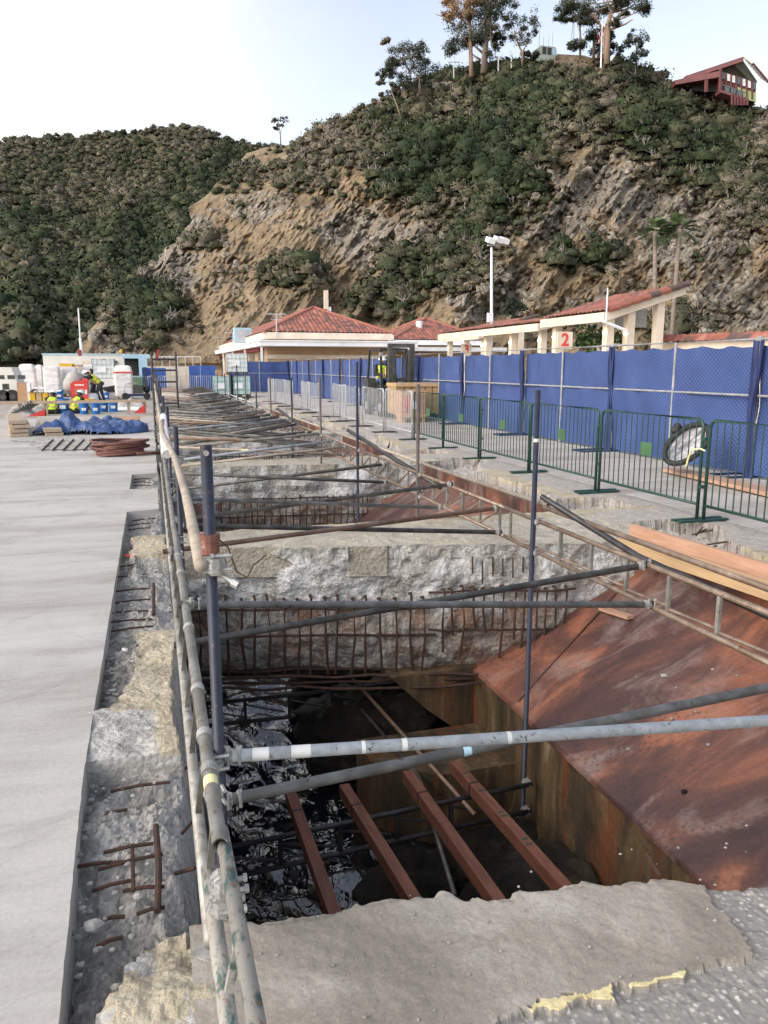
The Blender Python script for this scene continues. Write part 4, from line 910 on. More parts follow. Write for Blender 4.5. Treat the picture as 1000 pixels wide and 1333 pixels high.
# submerged ledger girders and struts
def ledger(y0, y1, x0, x1, z, lab, skew):
    T = thing('girder', lab, 'girder', (x0, y0, z-.23))
    build('chord', MB().tube([(x0, y0, z), (x1, y1, z)], .020, 10), M['tube_black'], T, True); build('chord', MB().tube([(x0, y0, z-.23), (x1, y1, z-.23)], .020, 10), M['tube_black'], T, True)
    k = 6
    for q in range(k):
        t = (q+.4)/k; x = x0+(x1-x0)*t; yy = y0+(y1-y0)*t; t2 = (q+1.3)/k
        build('strut', MB().beam((x, yy, z-.23), (x, yy, z), .03, .03), M['tube_black'], T)
        if t2 < 1: build('brace', MB().tube([(x, yy, z-.05), (x0+(x1-x0)*t2, y0+(y1-y0)*t2, z-.17)], .010, 6), M['tube_black'], T)
ledger(4.82, 4.98, .08, 2.70, -1.63, 'dark lower girder under the red timbers above the water', 0)
ledger(7.22, 7.10, .10, 2.72, -1.63, 'dark lower girder under the nearest cross beam', 0)
# red timbers resting on the lower girder
for (a, b), lab in zip((((378, 1035), (430, 1180)), ((448, 1028), (536, 1170)), ((530, 1010), (640, 1165)), ((592, 998), (727, 1150))),
                       ('leftmost of the four red timbers over the water', 'second red timber from the left over the water', 'third red timber from the left with a dark strap', 'rightmost red timber with green marks')):
    A_ = np.array(atz(*a, -1.56)); B_ = np.array(atz(*b, -1.56)); d = B_-A_; B2 = B_ + d*.5
    T = thing('timber', lab, 'timber', tuple(A_))
    build('bar', MB().beam(A_, B2, .075, .095), M['redtimber'], T)
    c = A_ + d*.22; build('strap', MB().beam(c, c+d*.012, .079, .099), M['rubber'], T)
    if 'green' in lab:
        for t in (.12, .3, .5, .53, .72, .76):
            c = A_ + d*t; m = MB().beam(c, c+d*.012, .05, .0985); build('mark', m, M['green_paint'], T)
ptube('scaffold_tube', [atz(456, 880, -1.5), atz(618, 1060, -1.66)], M['tube_rust'], 'rusty thin tube slanting through the shade right of the water', .017, 8)
ptube('scaffold_tube', [atz(455, 905, -1.75), atz(545, 1010, -1.70), atz(592, 1165, -1.62)], M['tube_dark'], 'thin grey tube slanting over the footing block between the timbers', .016, 8)
# pink planks on the right edge
p0 = np.array(atz(822, 695, .06)); p1 = np.array(atz(1000, 750, .06)); d = p1-p0; d /= np.linalg.norm(d)
single('lumber', MB().beam(p0, p0+d*3.6, .05, .19), M['plank'], 'long pink plank standing on edge behind the pale plank by the pit', 'plank')
q0 = np.array(atz(822, 712, .0)) ; off = np.array([-.13, -.02, -.06])
single('lumber', MB().beam(p0+off+d*.05, p0+off+d*2.0, .14, .10), M['pale_plank'], 'pale yellow plank lying in front of the pink plank, farther piece', 'plank')
single('lumber', MB().beam(p0+off+d*2.02, p0+off+d*3.8, .14, .10), M['pale_plank'], 'pale yellow plank lying in front of the pink plank, nearer piece', 'plank')
def on_plate(px, py, up=0):
    d_ = ray(px, py); k = .95/1.64; t = (-1.2 - k*2.78 - CAMH)/(d_[2] - k*d_[0]); return _c + d_*t + np.array([0, 0, up])
build('weld_seam', MB().beam(on_plate(675, 914, .004), on_plate(805, 770, .004), .014, .012), M['rebar'], next(o for o in COL.objects if o.name == 'steel_plate_slope'))
single('wood_offcut', MB().beam(on_plate(783, 796, .03), on_plate(821, 808, .03), .075, .03), M['plank'], 'short wood offcut lying on the rust plate', 'wood offcut')
for i, (px, py, r, lab) in enumerate([(866, 881, .03, 'small pale concrete chip on the rust plate'), (880, 896, .012, 'tiny pale chip lower on the rust plate'), (928, 872, .012, 'tiny chip on the upper right rust plate'), (891, 1032, .022, 'dark stone lying on the lower rust plate'), (875, 936, .014, 'little grey chip beside the crossing tubes on the rust plate'), (906, 927, .012, 'white crumb above the whitewashed tube on the rust plate'), (922, 970, .014, 'white crumb below the whitewashed tube on the rust plate'), (818, 976, .014, 'grey crumb near the lower edge of the rust plate'), (829, 882, .012, 'orange crumb in the middle of the rust plate'), (960, 880, .012, 'pinkish chip near the right of the rust plate')]):
    # ray against the sloping plate z = -1.2 + .95*(x-2.78)/1.64
    d_ = ray(px, py); k = .95/1.64; t = (-1.2 - k*2.78 - CAMH)/(d_[2] - k*d_[0]); c = _c + d_*t
    single('concrete_chunk', chunk((c[0], c[1], c[2]+r*.35), r, i+30), M['wetrock'] if 'dark' in lab else M['gravel'], lab, 'debris')
# ladder frame at the far left
T = thing('access_ladder', 'tall black ladder frame standing at the far left of the pit', 'ladder', atz(233, 548, .0))
o = np.array(atz(233, 548, 0)); yy = o[1]; xl_ = aty(202, 548, yy)[0]; zt = aty(232, 458, yy)[2]
for x in (xl_, o[0]): build('rail', MB().tube([(x, yy, -.9), (x, yy, zt)], .03, 8), M['tube_black'], T)
for py in (468, 482, 497, 525): z = aty(220, py, yy)[2]; build('rung', MB().tube([(xl_, yy, z), (o[0], yy, z)], .026, 8), M['tube_black'], T)

# ================================================================ RIGHT SIDE: barriers, fence, forklift
def make_barrier(name, label, mat, L=1.9, H=1.06, nb=17, plate=None, foot=M['green_paint'], group='crowd barriers along the pit'):
    """stands along +Y from its origin"""
    T = thing(name, label, 'barrier', (0, 0, 0), group); r = .018; c = .09; z0 = .17
    arc = lambda cy, cz, a0: [(0, cy + c*cos(a0+q*pi/8), cz + c*sin(a0+q*pi/8)) for q in range(5)]
    pts = [(0, .02, .012)] + [(0, .02, H-c)] + arc(.02+c, H-c, pi)[::-1][0:0] + [(0, .02+c*(1-cos(q*pi/8)), H-c+c*sin(q*pi/8)) for q in range(1, 5)] + [(0, L-.02-c+c*sin(q*pi/8), H-c+c*cos(q*pi/8)) for q in range(0, 5)] + [(0, L-.02, .012)]
    build('frame', MB().tube(pts, r, 10), mat, T, True)
    build('bottom_rail', MB().tube([(0, .02, z0), (0, L-.02, z0)], r*.9, 8), mat, T, True)
    for k in range(nb):
        y = .02 + (L-.04)*(k+1)/(nb+1); build('bar', MB().tube([(0, y, z0), (0, y, H)], .0075, 6), mat, T)
    for y in (.02, L-.02): build('foot', MB().beam((-.30, y, .012), (.30, y, .012), .055, .022), foot, T)
    for z in (.36, .86): build('hook', MB().box((0, -.012, z), (.03, .05, .035)), mat, T)
    if plate: build('plate', MB().box((0, L*.5, .66), (.012, .2, .15)), plate, T)
    return T
gb = make_barrier('crowd_barrier', 'green crowd barrier cut by the right side of the picture', M['green_paint'], plate=M['green_plate'] if 'green_plate' in M else M['lime'])
M['plate_green'] = worn('olive_green_plate', (.05, .13, .055), (.07, .16, .07), None, 5, rough=.5)
for ch in gb.children:
    if ch.name.startswith('plate'): ch.data.materials[0] = M['plate_green']
gb.location = (5.47, 4.74, 0)
ys_ = [6.70, 8.68, 10.61, 12.42, 14.28]
labs = ['green crowd barrier right of the yellow ribbon joint, nearest fully visible one', 'green crowd barrier second fully visible, behind the nearest tall post', 'green crowd barrier third fully visible along the pit', 'green crowd barrier fourth along the pit, before the wooden crate', 'green crowd barrier directly beside the silver one']
for y, l in zip(ys_, labs): dup(gb, (5.47+random.uniform(-.03, .03), y, 0), random.uniform(-.015, .015), l)
sb = make_barrier('crowd_barrier', 'bright silver crowd barrier standing at an angle before the wooden crate', M['silver'], nb=15, foot=M['tube_black'])
sb.location = (5.50, 16.25, 0); sb.rotation_euler = (0, 0, .03)
far = [(5.45, 18.3, .02, 'silver barrier just behind the bright silver one'), (5.35, 20.3, .05, 'second silver barrier behind the bright silver one'), (5.5, 22.4, -.02, 'silver barrier left of the forklift'), (5.2, 24.6, .04, 'silver barrier two places beyond the forklift'), (5.3, 26.9, -.03, 'silver barrier near the middle of the far row'), (5.1, 29.2, .0, 'silver barrier past the middle of the far row'), (5.2, 31.6, .05, 'silver barrier before the plastic tanks'), (5.1, 33.8, 0, 'last silver barrier before the plastic tanks')]
for x, y, r_, l in far: dup(sb, (x, y, 0), r_, l, 'silver barriers in the far row')
for k in range(6): dup(sb, (5.35-.92*k*1.0, 47.5+.1*k, -.02), pi/2, 'grey barrier in the cross row closing the far end of the pit', 'barriers closing the far end')
p = atz(915, 600, 0)
m = MB(); m.tube([(5.46, 6.66, .74), (5.43, 6.70, .76), (5.40, 6.80, .74), (5.40, 6.84, .64), (5.39, 6.85, .56)], .009, 6); single('ribbon', m, M['yellow_tape'], 'pale yellow ribbon tied round the joint of two green barriers', 'ribbon')

# fence of framed panels with blue cloth, parallel to the pit
FX = 8.28; PW = 3.66; FH = 1.98
def fence_panel(k, lab):
    y0 = 9.15 + PW*k; T = thing('fence_panel', lab, 'fence', (FX, y0, 0), 'blue fence panels')
    r = .021; n = 8
    pm = M['fence_pipe']
    build('frame', MB().tube([(FX, y0+.03, .04), (FX, y0+.03, FH), (FX, y0+PW-.03, FH), (FX, y0+PW-.03, .04), (FX, y0+.03, .04)], r, n), pm, T)
    build('post', MB().tube([(FX-.01, y0+PW/2, .03), (FX-.01, y0+PW/2, FH)], r*1.05, n), pm, T)
    build('rail', MB().tube([(FX-.01, y0, FH*.60), (FX-.01, y0+PW, FH*.60)], r*.85, n), pm, T)
    ny = 40 if k < 4 else 16; nz = 16 if k < 4 else 8
    yy = np.linspace(y0+.02, y0+PW-.02, ny); tt = np.linspace(0, 1, nz); Y, Tt = np.meshgrid(yy, tt)
    top = FH - .07 - .035*np.abs(np.sin((yy-y0)/PW*pi*6)) - .015*n1(yy*4, k)
    Z = .05 + (top[None, :]-.05)*Tt
    X = FX + .03 + .05*fbm(P3(Y*1.1, Z*.8, Y*0+k), 3, 160).reshape(Y.shape) + .02*fbm(P3(Y*5, Z*2), 2, 161).reshape(Y.shape)
    build('cloth', MB().grid(np.stack([X, Y, Z], 2)), M['screen'], T, True)
    if k < 8:
        m = MB(); st_ = .075
        for q in range(int(PW/st_)):
            a = y0 + q*st_; m.tube([(FX, a, FH-.01), (FX+.004, a+st_/2, FH-.10), (FX, a+st_, FH-.01)], .0028, 4, caps=False); m.tube([(FX, a, FH-.19), (FX+.004, a+st_/2, FH-.10), (FX, a+st_, FH-.19)], .0028, 4, caps=False)
        build('wire_mesh', m, M['tube_dark'], T)
    for s_, w in ((0, .07), (PW-.06, .05)):
        yy = np.linspace(y0+s_-.04, y0+s_+w, 9); zz = np.linspace(.0, FH-.02, 14); Y, Z = np.meshgrid(yy, zz)
        X = FX - .035 + .025*np.sin((Y-y0)*110 + Z*2) + .02*fbm(P3(Y*8, Z*2), 2, 162+k).reshape(Y.shape)
        build('cloth_fold', MB().grid(np.stack([X, Y + .02*np.sin(Z*3+k), Z], 2)), M['navy_fold'], T, True)
    m = MB(); m.beam((FX-.55, y0+.0, .018), (FX+.5, y0+.0, .018), .04, .03); m.beam((FX-.55, y0+.35, .018), (FX+.5, y0+.35, .018), .04, .03); m.beam((FX-.53, y0+.02, .018), (FX-.53, y0+.33, .018), .04, .03); build('base', m, M['navy_fold'], T)
    build('clamp', MB().box((FX, y0, FH+.005), (.05, .09, .07)), M['galv'], T)
for k in range(-2, 11):
    fence_panel(k, 'blue cloth fence panel, %s' % ('nearest, cut by the right side of the picture' if k == -1 else 'outside the right side of the picture' if k == -2 else 'behind the round black bag' if k == 0 else 'below the sign 2' if k == 2 else 'right behind the wooden crate' if k == 4 else 'behind the forklift mast' if k == 5 else ('second left of the round bag' if k == 1 else 'between sign 3 and sign 2' if k == 3 else '%s one beyond the forklift' % NB[k-5] if k < 14 else 'far')))
far_panel = next(o for o in COL.objects if o.name.startswith('fence_panel') and abs(o.location.y-(9.15+PW*9)) < .01)
dup(far_panel, (FX-.05, 48.35, 0), pi/2, 'blue cloth fence panel turned across the front of the brick building')
# round pop-up bag leaning on the fence
c = np.array(atz(872, 607, 0)); R = .35; T = thing('pop_up_bag', 'round black hooped bag with grey crumpled lining leaning on the fence', 'bag', tuple(c))
cen = np.array(atd(894, 578, 11.9)); w = _c - cen; w /= np.linalg.norm(w); w = w*.85 + np.array([0, 0, .35]); w /= np.linalg.norm(w); a = np.cross((0, 0, 1), w); a /= np.linalg.norm(a); b = np.cross(w, a)
tl = .85; a2 = a*cos(tl)+b*sin(tl); b2 = -a*sin(tl)+b*cos(tl)
m = MB(); ring = [cen + a2*R*1.04*cos(t) + b2*R*.60*sin(t) for t in np.linspace(0, 2*pi, 33)]; m.tube(ring, .042, 8); build('hoop', m, M['rubber'], T, True)
rr = np.linspace(0, 1, 12); th = np.linspace(0, 2*pi, 49); Rg, Tg = np.meshgrid(rr, th); dep = -.10*(1-Rg**2) + .05*fbm(P3(Rg*np.cos(Tg)*3+Rg*np.sin(Tg)*4, Rg*np.sin(Tg)*7), 4, 7).reshape(Rg.shape)*np.minimum(1, (1-Rg)*5)
Pg = cen + (Rg*np.cos(Tg))[..., None]*a2*R*1.0 + (Rg*np.sin(Tg))[..., None]*b2*R*.57 + dep[..., None]*w; 
M['lining'] = worn('grey_film', (.34, .34, .37), (.48, .46, .47), (.12, .12, .13), 5, stretch=(1, 3, 3), rough=.3, spots=.6)
build('lining', MB().grid(Pg), M['lining'], T, True)
m = MB(); Pb = cen + (Rg*np.cos(Tg))[..., None]*a2*R*1.06 + (Rg*np.sin(Tg))[..., None]*b2*R*.63 - (.28*(1-Rg**3) + .03*fbm(P3(Rg*np.cos(Tg)*4, Rg*np.sin(Tg)*4), 3, 8).reshape(Rg.shape))[..., None]*w; build('sack', MB().grid(Pb), M['rubber'], T, True)
m = MB(); tp = cen + b2*R*.72 + a2*R*.2; m.ell(tuple(tp), (.09, .07, .1), 8, 6); v = np.array(m.v); v += .03*fbm(v*14, 3, 3)[:, None]; m.v = v.tolist(); build('knot', m, M['rubber'], T)
A_ = atz(868, 612, .06); 
single('lumber', MB().beam(atz(872, 611, .05), np.array(atz(1000, 640, .05))*1.0 + np.array([-.1, -.9, 0]), .28, .05), M['plank'], 'orange pink plank lying on the pavement by the fence', 'plank')
single('lumber', MB().beam(np.array(atz(872, 611, .02))+np.array([.06, .0, 0]), np.array(atz(1000, 640, .02))+np.array([-.06, -.9, 0]), .32, .035), M['pale_plank'], 'pale plank lying under the orange pink plank on the pavement', 'plank')

# forklift
fy = 23.6; fx = aty(517, 500, fy)[0] + .05
T = thing('forklift', 'black and grey forklift with its mast up carrying a wooden crate', 'forklift', (fx, fy, 0)); d = M['steel_dark']
for s_ in (-.36, .36):
    m = MB().box((fx+s_, fy-.25, 1.2), (.13, .16, 2.2)); m.box((fx+s_*.72, fy-.3, 1.1), (.09, .12, 2.0)); build('mast_rail', m, d, T)
m = MB(); [m.box((fx, fy-.25, z), (.72, .08, .1)) for z in (.4, 1.2, 2.25)]; build('crossbar', m, d, T)
for s_ in (-.18, .18): build('lift_cylinder', MB().tube([(fx+s_, fy-.2, .2), (fx+s_, fy-.2, 1.9)], .04, 8), M['tube_black'], T)
m = MB().box((fx, fy+1.2, .62), (1.05, 1.9, .55)); m.box((fx, fy+2.0, .95), (1.05, .5, .5)); m.box((fx, fy+.35, .75), (1.0, .2, .5)); build('body', m, M['yellow'] if False else d, T)
m = MB().box((fx, fy+1.35, 1.0), (.5, .5, .14)); m.box((fx, fy+1.62, 1.25), (.5, .12, .5)); build('seat', m, M['rubber'], T)
for sx in (-.48, .48):
    m = MB().beam((fx+sx, fy+.25, .9), (fx+sx*.9, fy+.55, 2.12), .07, .07); build('guard_post', m, M['tube_black'], T)
    m = MB().beam((fx+sx, fy+2.0, .9), (fx+sx*.9, fy+1.85, 2.12), .07, .07); build('guard_post', m, M['tube_black'], T)
m = MB(); [m.beam((fx+q, fy+.5, 2.14), (fx+q, fy+1.9, 2.14), .05, .06) for q in (-.44, -.22, 0, .22, .44)]; [m.beam((fx-.46, fy+q, 2.14), (fx+.46, fy+q, 2.14), .06, .06) for q in (.5, 1.9)]; build('overhead_guard', m, M['tube_black'], T)
for sx in (-.46, .46):
    for yy in (.25, 1.85):
        w_ = build('wheel', MB().tube([(fx+sx-.1, fy+yy, .3), (fx+sx+.1, fy+yy, .3)], .3, 16), M['rubber'], T); build('rim', MB().tube([(fx+sx-.105, fy+yy, .3), (fx+sx+.105, fy+yy, .3)], .15, 12), M['galv'], w_)
for s_ in (-.25, .25): build('fork', MB().box((fx+s_, fy-.95, .16), (.1, 1.3, .04)), d, T)
build('light', MB().box((fx-.46, fy+.42, 1.98), (.1, .1, .12)), M['galv'], T)
build('steering_wheel', MB().tube([(fx+.17*cos(t), fy+.75-.05*sin(t), 1.28+.15*sin(t)) for t in np.linspace(0, 2*pi, 13)], .015, 6), M['rubber'], T)
# crate on the forks
cx, cy = fx+.12, fy-1.15; T = thing('wooden_crate', 'wooden crate with pale lid carried on the forklift forks', 'crate', (cx, cy, .18))
m = MB(); [m.box((cx-.55+q*.22, cy-.42, .62), (.19, .03, .78)) for q in range(6)]; build('slat_side', m, M['plywood'], T)
m = MB(); [m.box((cx+.68, cy-.3+q*.22, .62), (.03, .19, .78)) for q in range(4)]; [m.box((cx-.68, cy-.3+q*.22, .62), (.03, .19, .78)) for q in range(4)]; m.box((cx, cy+.42, .62), (1.3, .03, .78)); build('slat_side', m, M['plywood'], T)
build('lid', MB().box((cx, cy, 1.06), (1.45, .98, .10)), M['pale_plank'], T); 
m = MB(); [m.box((cx, cy+q, .245), (1.35, .1, .05)) for q in (-.4, 0, .4)]; [m.box((cx+q, cy, .20), (.12, .95, .04)) for q in (-.6, 0, .6)]; build('pallet', m, M['pale_plank'], T)
bx, by = cx-.42, cy-.95; T = thing('wooden_crate', 'orange plywood box with a pink streak standing before the forklift', 'crate', (bx, by, 0))
build('panel', MB().mm((bx-.36, by-.3, .12), (bx+.36, by+.3, .92)), M['plank'], T); [build('batten', MB().box((bx, by-.31, z), (.74, .02, .09)), M['pale_plank'], T) for z in (.2, .84)]
build('streak', MB().box((bx-.22, by-.312, .55), (.05, .012, .55)), M['flag_red'], T); m = MB(); [m.box((bx+q, by, .06), (.1, .6, .12)) for q in (-.3, 0, .3)]; build('runner', m, M['pale_plank'], T)
build('paper', MB().box((bx+.03, by-.306, .5), (.16, .008, .22)), M['white'], T)

# plastic tanks in cages
def tote(x, y, z, lab, mat, s=1.05, group=None):
    T = thing('caged_tank', lab, 'tank', (x, y, z), group)
    m = MB().box((x, y, z+.62), (s*.94, s*.94, .92)); build('bottle', m, M[mat], T)
    m = MB(); h = s*.5
    for q in range(6):
        o_ = -h + 2*h*q/5
        for sy in (-h, h): m.beam((x+o_, y+sy, z+.15), (x+o_, y+sy, z+1.12), .018, .018); m.beam((x+sy, y+o_, z+.15), (x+sy, y+o_, z+1.12), .018, .018)
    for zz in (.17, .4, .63, .86, 1.1):
        for sy in (-h, h): m.beam((x-h, y+sy, z+zz), (x+h, y+sy, z+zz), .018, .018); m.beam((x+sy, y-h, z+zz), (x+sy, y+h, z+zz), .018, .018)
    build('cage', m, M['silver'], T); m = MB(); [m.box((x+q*h*.85, y, z+.06), (.14, s, .12)) for q in (-1, 0, 1)]; m.box((x, y, z+.13), (s, s, .03)); build('pallet', m, M['steel_dark'], T)
    build('cap', MB().cyl((x, y, z+1.08), .1, .05), M['rubber'], T)
    build('label_sheet', MB().box((x-.1, y-s*.5-.012, z+.6), (.42, .012, .3)), M['white'], T)
ty = 42.0
for px, z, lab, mat in ((290, 0, 'left greenish caged tank in the lower pair beside the fence', 'tote_green'), (312, 0, 'right greenish caged tank in the lower pair beside the fence', 'tote_green'), (309, 1.16, 'white caged tank stacked on top of the greenish tanks', 'tote_clear')):
    tote(aty(px, 500, ty)[0], ty, z, lab, mat, group='caged tanks by the fence')
m = MB(); x = aty(296, 500, ty)[0]; m.box((x-.45, ty-.2, 1.3), (.3, .3, .25)); single('cardboard_box', m, M['card'], 'small cardboard box on the left greenish tank', 'box')

# ================================================================ BUILDINGS
def tiles(p0, p1, q0, tw=.27, th=.40, clip=None, res=(4, 3), seed=0):
    """barrel tiles on the plane spanned by the eave p0->p1 and the slope p0->q0; clip(u, v) in metres says where the roof is"""
    p0, p1, q0 = [np.array(q, float) for q in (p0, p1, q0)]
    U = p1-p0; Lu = np.linalg.norm(U); U /= Lu; Vv = q0-p0; Vv -= U*(Vv@U); Lv = np.linalg.norm(Vv); Vv /= Lv; Nn = np.cross(U, Vv); Nn *= np.sign(Nn[2] or 1)
    us = np.arange(0, Lu+1e-6, tw/res[0]); vs_ = np.arange(0, Lv+1e-6, th/res[1]); A, B = np.meshgrid(us, vs_)
    off = .055*np.abs(np.sin(pi*A/tw)) + .03*(1-np.mod(B/th, 1))
    P = p0 + A[..., None]*U + B[..., None]*Vv + off[..., None]*Nn
    h = vnoise(np.stack([np.floor(A/tw).ravel()*3.7, np.floor(B/th).ravel()*5.3, A.ravel()*0+seed], 1), 5).reshape(A.shape)
    msk = None
    if clip is not None: msk = clip(A, B)[:-1, :-1]
    return MB().grid(P, msk, tone=np.clip(.5+.6*h, 0, 1))
def hip(T, x0, x1, y0, y1, ze, zr, xr, yr0, yr1, res=(4, 3), tw=.3):
    """hip roof with a ridge from (xr, yr0) to (xr, yr1)"""
    def tri(Lu, a, b, Lv): return lambda A, B: (A >= a*B/Lv) & (A <= Lu - (Lu-b)*B/Lv)
    s = []
    H = zr-ze
    Lv = hypot(yr0-y0, H); s.append(tiles((x0, y0, ze), (x1, y0, ze), (x0, yr0, zr), tw, .42, tri(x1-x0, xr-x0, xr-x0, Lv), res, 1))
    Lv = hypot(yr1-y1, H); s.append(tiles((x1, y1, ze), (x0, y1, ze), (x1, yr1, zr), tw, .42, tri(x1-x0, x1-xr, x1-xr, Lv), res, 2))
    Lv = hypot(xr-x0, H); s.append(tiles((x0, y1, ze), (x0, y0, ze), (xr, y1, zr), tw, .42, tri(y1-y0, y1-yr1, y1-yr0, Lv), res, 3))
    Lv = hypot(xr-x1, H); s.append(tiles((x1, y0, ze), (x1, y1, ze), (xr, y0, zr), tw, .42, tri(y1-y0, yr0-y0, yr1-y0, Lv), res, 4))
    rf = None
    for q in s: o = build('roof', q, M['tile'], T, True); rf = rf or o
    m = MB(); r0 = (xr, yr0, zr+.05); r1 = (xr, yr1, zr+.05)
    for a, b in (((x0, y0, ze), r0), ((x1, y0, ze), r0), ((x0, y1, ze), r1), ((x1, y1, ze), r1), (r0, r1)): m.tube([a, b], .12, 8, tone=.6)
    build('ridge_cap', m, M['tile'], T)
T = thing('terminal_building', 'long tan brick building with a red tiled hip roof behind the blue fence', 'building', (11.5, 52, 0))
hip(T, 7.1, 15.9, 51, 104, 3.78, 5.75, 11.5, 56.5, 98, (5, 3))
m = MB(); m.mm((7.35, 51.3, 0), (15.6, 103.5, 3.4)); build('wall', m, M['brick'], T)
m = MB(); m.mm((7.1, 51.0, 3.36), (15.9, 104, 3.78)); build('fascia', m, M['cream'], T)
m = MB(); m.mm((6.55, 48.9, 2.86), (16.9, 104.3, 3.16)); m.mm((6.5, 48.85, 3.14), (16.95, 104.35, 3.22)); build('canopy', m, M['white'], T)
m = MB(); m.mm((7.2, 51.25, 2.1), (15.6, 51.29, 2.35)); build('band', m, M['cream'], T)
for k in range(9): build('window', MB().mm((7.30, 53+k*5, 1.3), (7.345, 55.6+k*5, 2.5)), M['glass'], T)
m = MB(); m.mm((7.0, 53, 2.62), (7.36, 98, 2.84)); build('awning', m, M['dark_red'], T)
for k, px in enumerate((338, 270)): pass
for k in range(7): build('canopy_post', MB().mm((6.62, 49.1+k*9, 0), (6.74, 49.22+k*9, 2.86)), M['white'], T)
def antenna(px, pyt, pyb, D, w, lab):
    b = atd(px, pyb, D); t = atd(px, pyt, D); m = MB().tube([b, t], .04, 6); A = thing('roof_antenna', lab, 'antenna', b)
    build('pole', m, M['silver'], A); build('crossbar', MB().tube([(t[0]-w, t[1], t[2]), (t[0]+w, t[1], t[2])], .035, 6), M['silver'], A)
    build('crossbar', MB().tube([(t[0]-w*.6, t[1], t[2]-.35), (t[0]+w*.6, t[1], t[2]-.35)], .025, 6), M['silver'], A)
antenna(360, 409, 440, 51.5, .62, 'T shaped white antenna at the front left corner of the tiled roof')
antenna(303, 433, 449, 68, .7, 'T shaped antenna in the middle of the left roof edge')
antenna(284, 439, 455, 84, .7, 'T shaped antenna near the far end of the left roof edge')
antenna(276, 443, 459, 95, .6, 'farthest T shaped antenna on the left roof edge')
b = atd(424, 408, 57); t = atd(424, 381, 57); T2 = thing('radio_mast', 'short mast with a pale panel box on the ridge of the tiled roof', 'mast', b); build('pole', MB().tube([(b[0], b[1], b[2]-.4), t], .06, 6), M['silver'], T2); build('panel', MB().box((t[0], t[1]-.1, t[2]-.5), (.3, .2, 1.3)), M['cream'], T2); build('box', MB().box((b[0]+.2, b[1], b[2]+.2), (.35, .3, .5)), M['white'], T2)
b = atd(316, 446, 62); m = MB().box((b[0], b[1], b[2]+.55), (1.3, 1.0, 1.1)); T2 = thing('air_conditioner', 'pale blue air conditioner box on the left edge of the tiled roof', 'air conditioner', b); build('case', m, M['lightblue'], T2); build('grille', MB().box((b[0], b[1]-.505, b[2]+.55), (.9, .02, .8)), M['silver'], T2)
T = thing('ticket_building', 'smaller building with a red tiled hip roof right of the long brick building', 'building', (21, 60, 0))
hip(T, 17.3, 25.5, 56, 66, 3.55, 5.35, 21.5, 60.2, 62, (4, 3)); m = MB(); m.mm((17.3, 56, 3.2), (25.5, 66, 3.55)); build('fascia', m, M['white'], T)
m = MB(); m.mm((17.8, 56.5, 0), (25, 65.5, 3.2)); build('wall', m, M['brick'], T); m = MB(); m.mm((17.0, 54.5, 2.72), (26, 56.5, 3.0)); build('canopy', m, M['white'], T)
b = atd(546, 434, 62); t = atd(546, 418, 62); build('chimney', MB().tube([(b[0], b[1], b[2]-.5), t], .28, 10), M['white'], T)

def numeral(txt, c, h, parent, mat):
    cu = bpy.data.curves.new('numeral', 'FONT'); cu.body = txt; cu.size = h*1.4; cu.extrude = .012; cu.align_x = 'CENTER'; cu.align_y = 'CENTER'; cu.offset = .012
    tmp = bpy.data.objects.new('numeral', cu); me = bpy.data.meshes.new_from_object(tmp); bpy.data.objects.remove(tmp)
    me.materials.clear(); me.materials.append(mat); o = bpy.data.objects.new('numeral', me); COL.objects.link(o); o.parent = parent
    o0 = np.array(parent['_o']); o.location = np.array(c)-o0; o.rotation_euler = (pi/2, 0, 0); return o
def canopy(lab, x0, x1, y0, y1, z0, z1, cols, sign=None):
    T = thing('shelter', lab, 'shelter', (x0, y0, 0), 'tiled shelters behind the fence')
    build('roof', tiles((x0-.1, y1, z0), (x0-.1, y0-.12, z0), (x1+.1, y1, z1), .3, .42, None, (5, 3), 7), M['tile'], T, True)
    m = MB()
    Lv = hypot(x1-x0, z1-z0); k = 0; n_ = int(Lv/.42)
    for q in range(n_):
        t0, t1 = q/n_, (q+1.08)/n_; m.tube([(x0+(x1-x0)*t0, y0-.12, z0+(z1-z0)*t0+.07), (x0+(x1-x0)*t1, y0-.12, z0+(z1-z0)*t1+.03)], .11, 8, tone=(.0 if q > n_*.45 and q % 4 != 1 else .55))
    build('rake_tiles', m, M['tile'], T)
    sl_ = (z1-z0)/(x1-x0)
    m = MB(); m.poly3([(x0-.02, y0, z0-.34), (x1, y0, z1-.34), (x1, y0, z1-.02), (x0-.02, y0, z0-.02)], (0, .12, 0)); build('rake_beam', m, M['cream'], T); m = MB(); m.poly3([(x0-.02, y1-.12, z0-.34), (x1, y1-.12, z1-.34), (x1, y1-.12, z1-.02), (x0-.02, y1-.12, z0-.02)], (0, .12, 0)); build('rake_beam', m, M['cream'], T)
    m = MB(); m.mm((x0-.14, y0-.02, z0-.36), (x0-.022, y1, z0-.03)); build('eave_beam', m, M['cream'], T)
    m = MB(); m.poly3([(x0, y0+.13, z0-.08), (x1, y0+.13, z1-.08), (x1, y0+.13, z1-.03), (x0, y0+.13, z0-.03)], (0, y1-y0-.26, 0)); build('ceiling', m, M['cream'], T)
    for (x, y) in cols: build('column', MB().mm((x-.15, y-.15, 0), (x+.15, y+.15, z0+sl_*(x-x0)-.1)), M['cream'], T)
    for (x, y) in cols[:3]: build('bulb', MB().ell((x-.22, y-.1, z0-.75), (.07, .07, .07), 8, 6), M['bulb'], T)
    if sign:
        txt, px, py, D = sign; c = atd(px, py, D); m = MB().box((c[0], c[1], c[2]), (.62, .08, .62)); s_ = build('sign_board', m, M['cream'], T); 
        o = numeral(txt, (c[0], c[1]-.05, c[2]), .46, s_, M['numeral']); o.location = (c[0]-x0, c[1]-.05-y0, c[2])
    return T
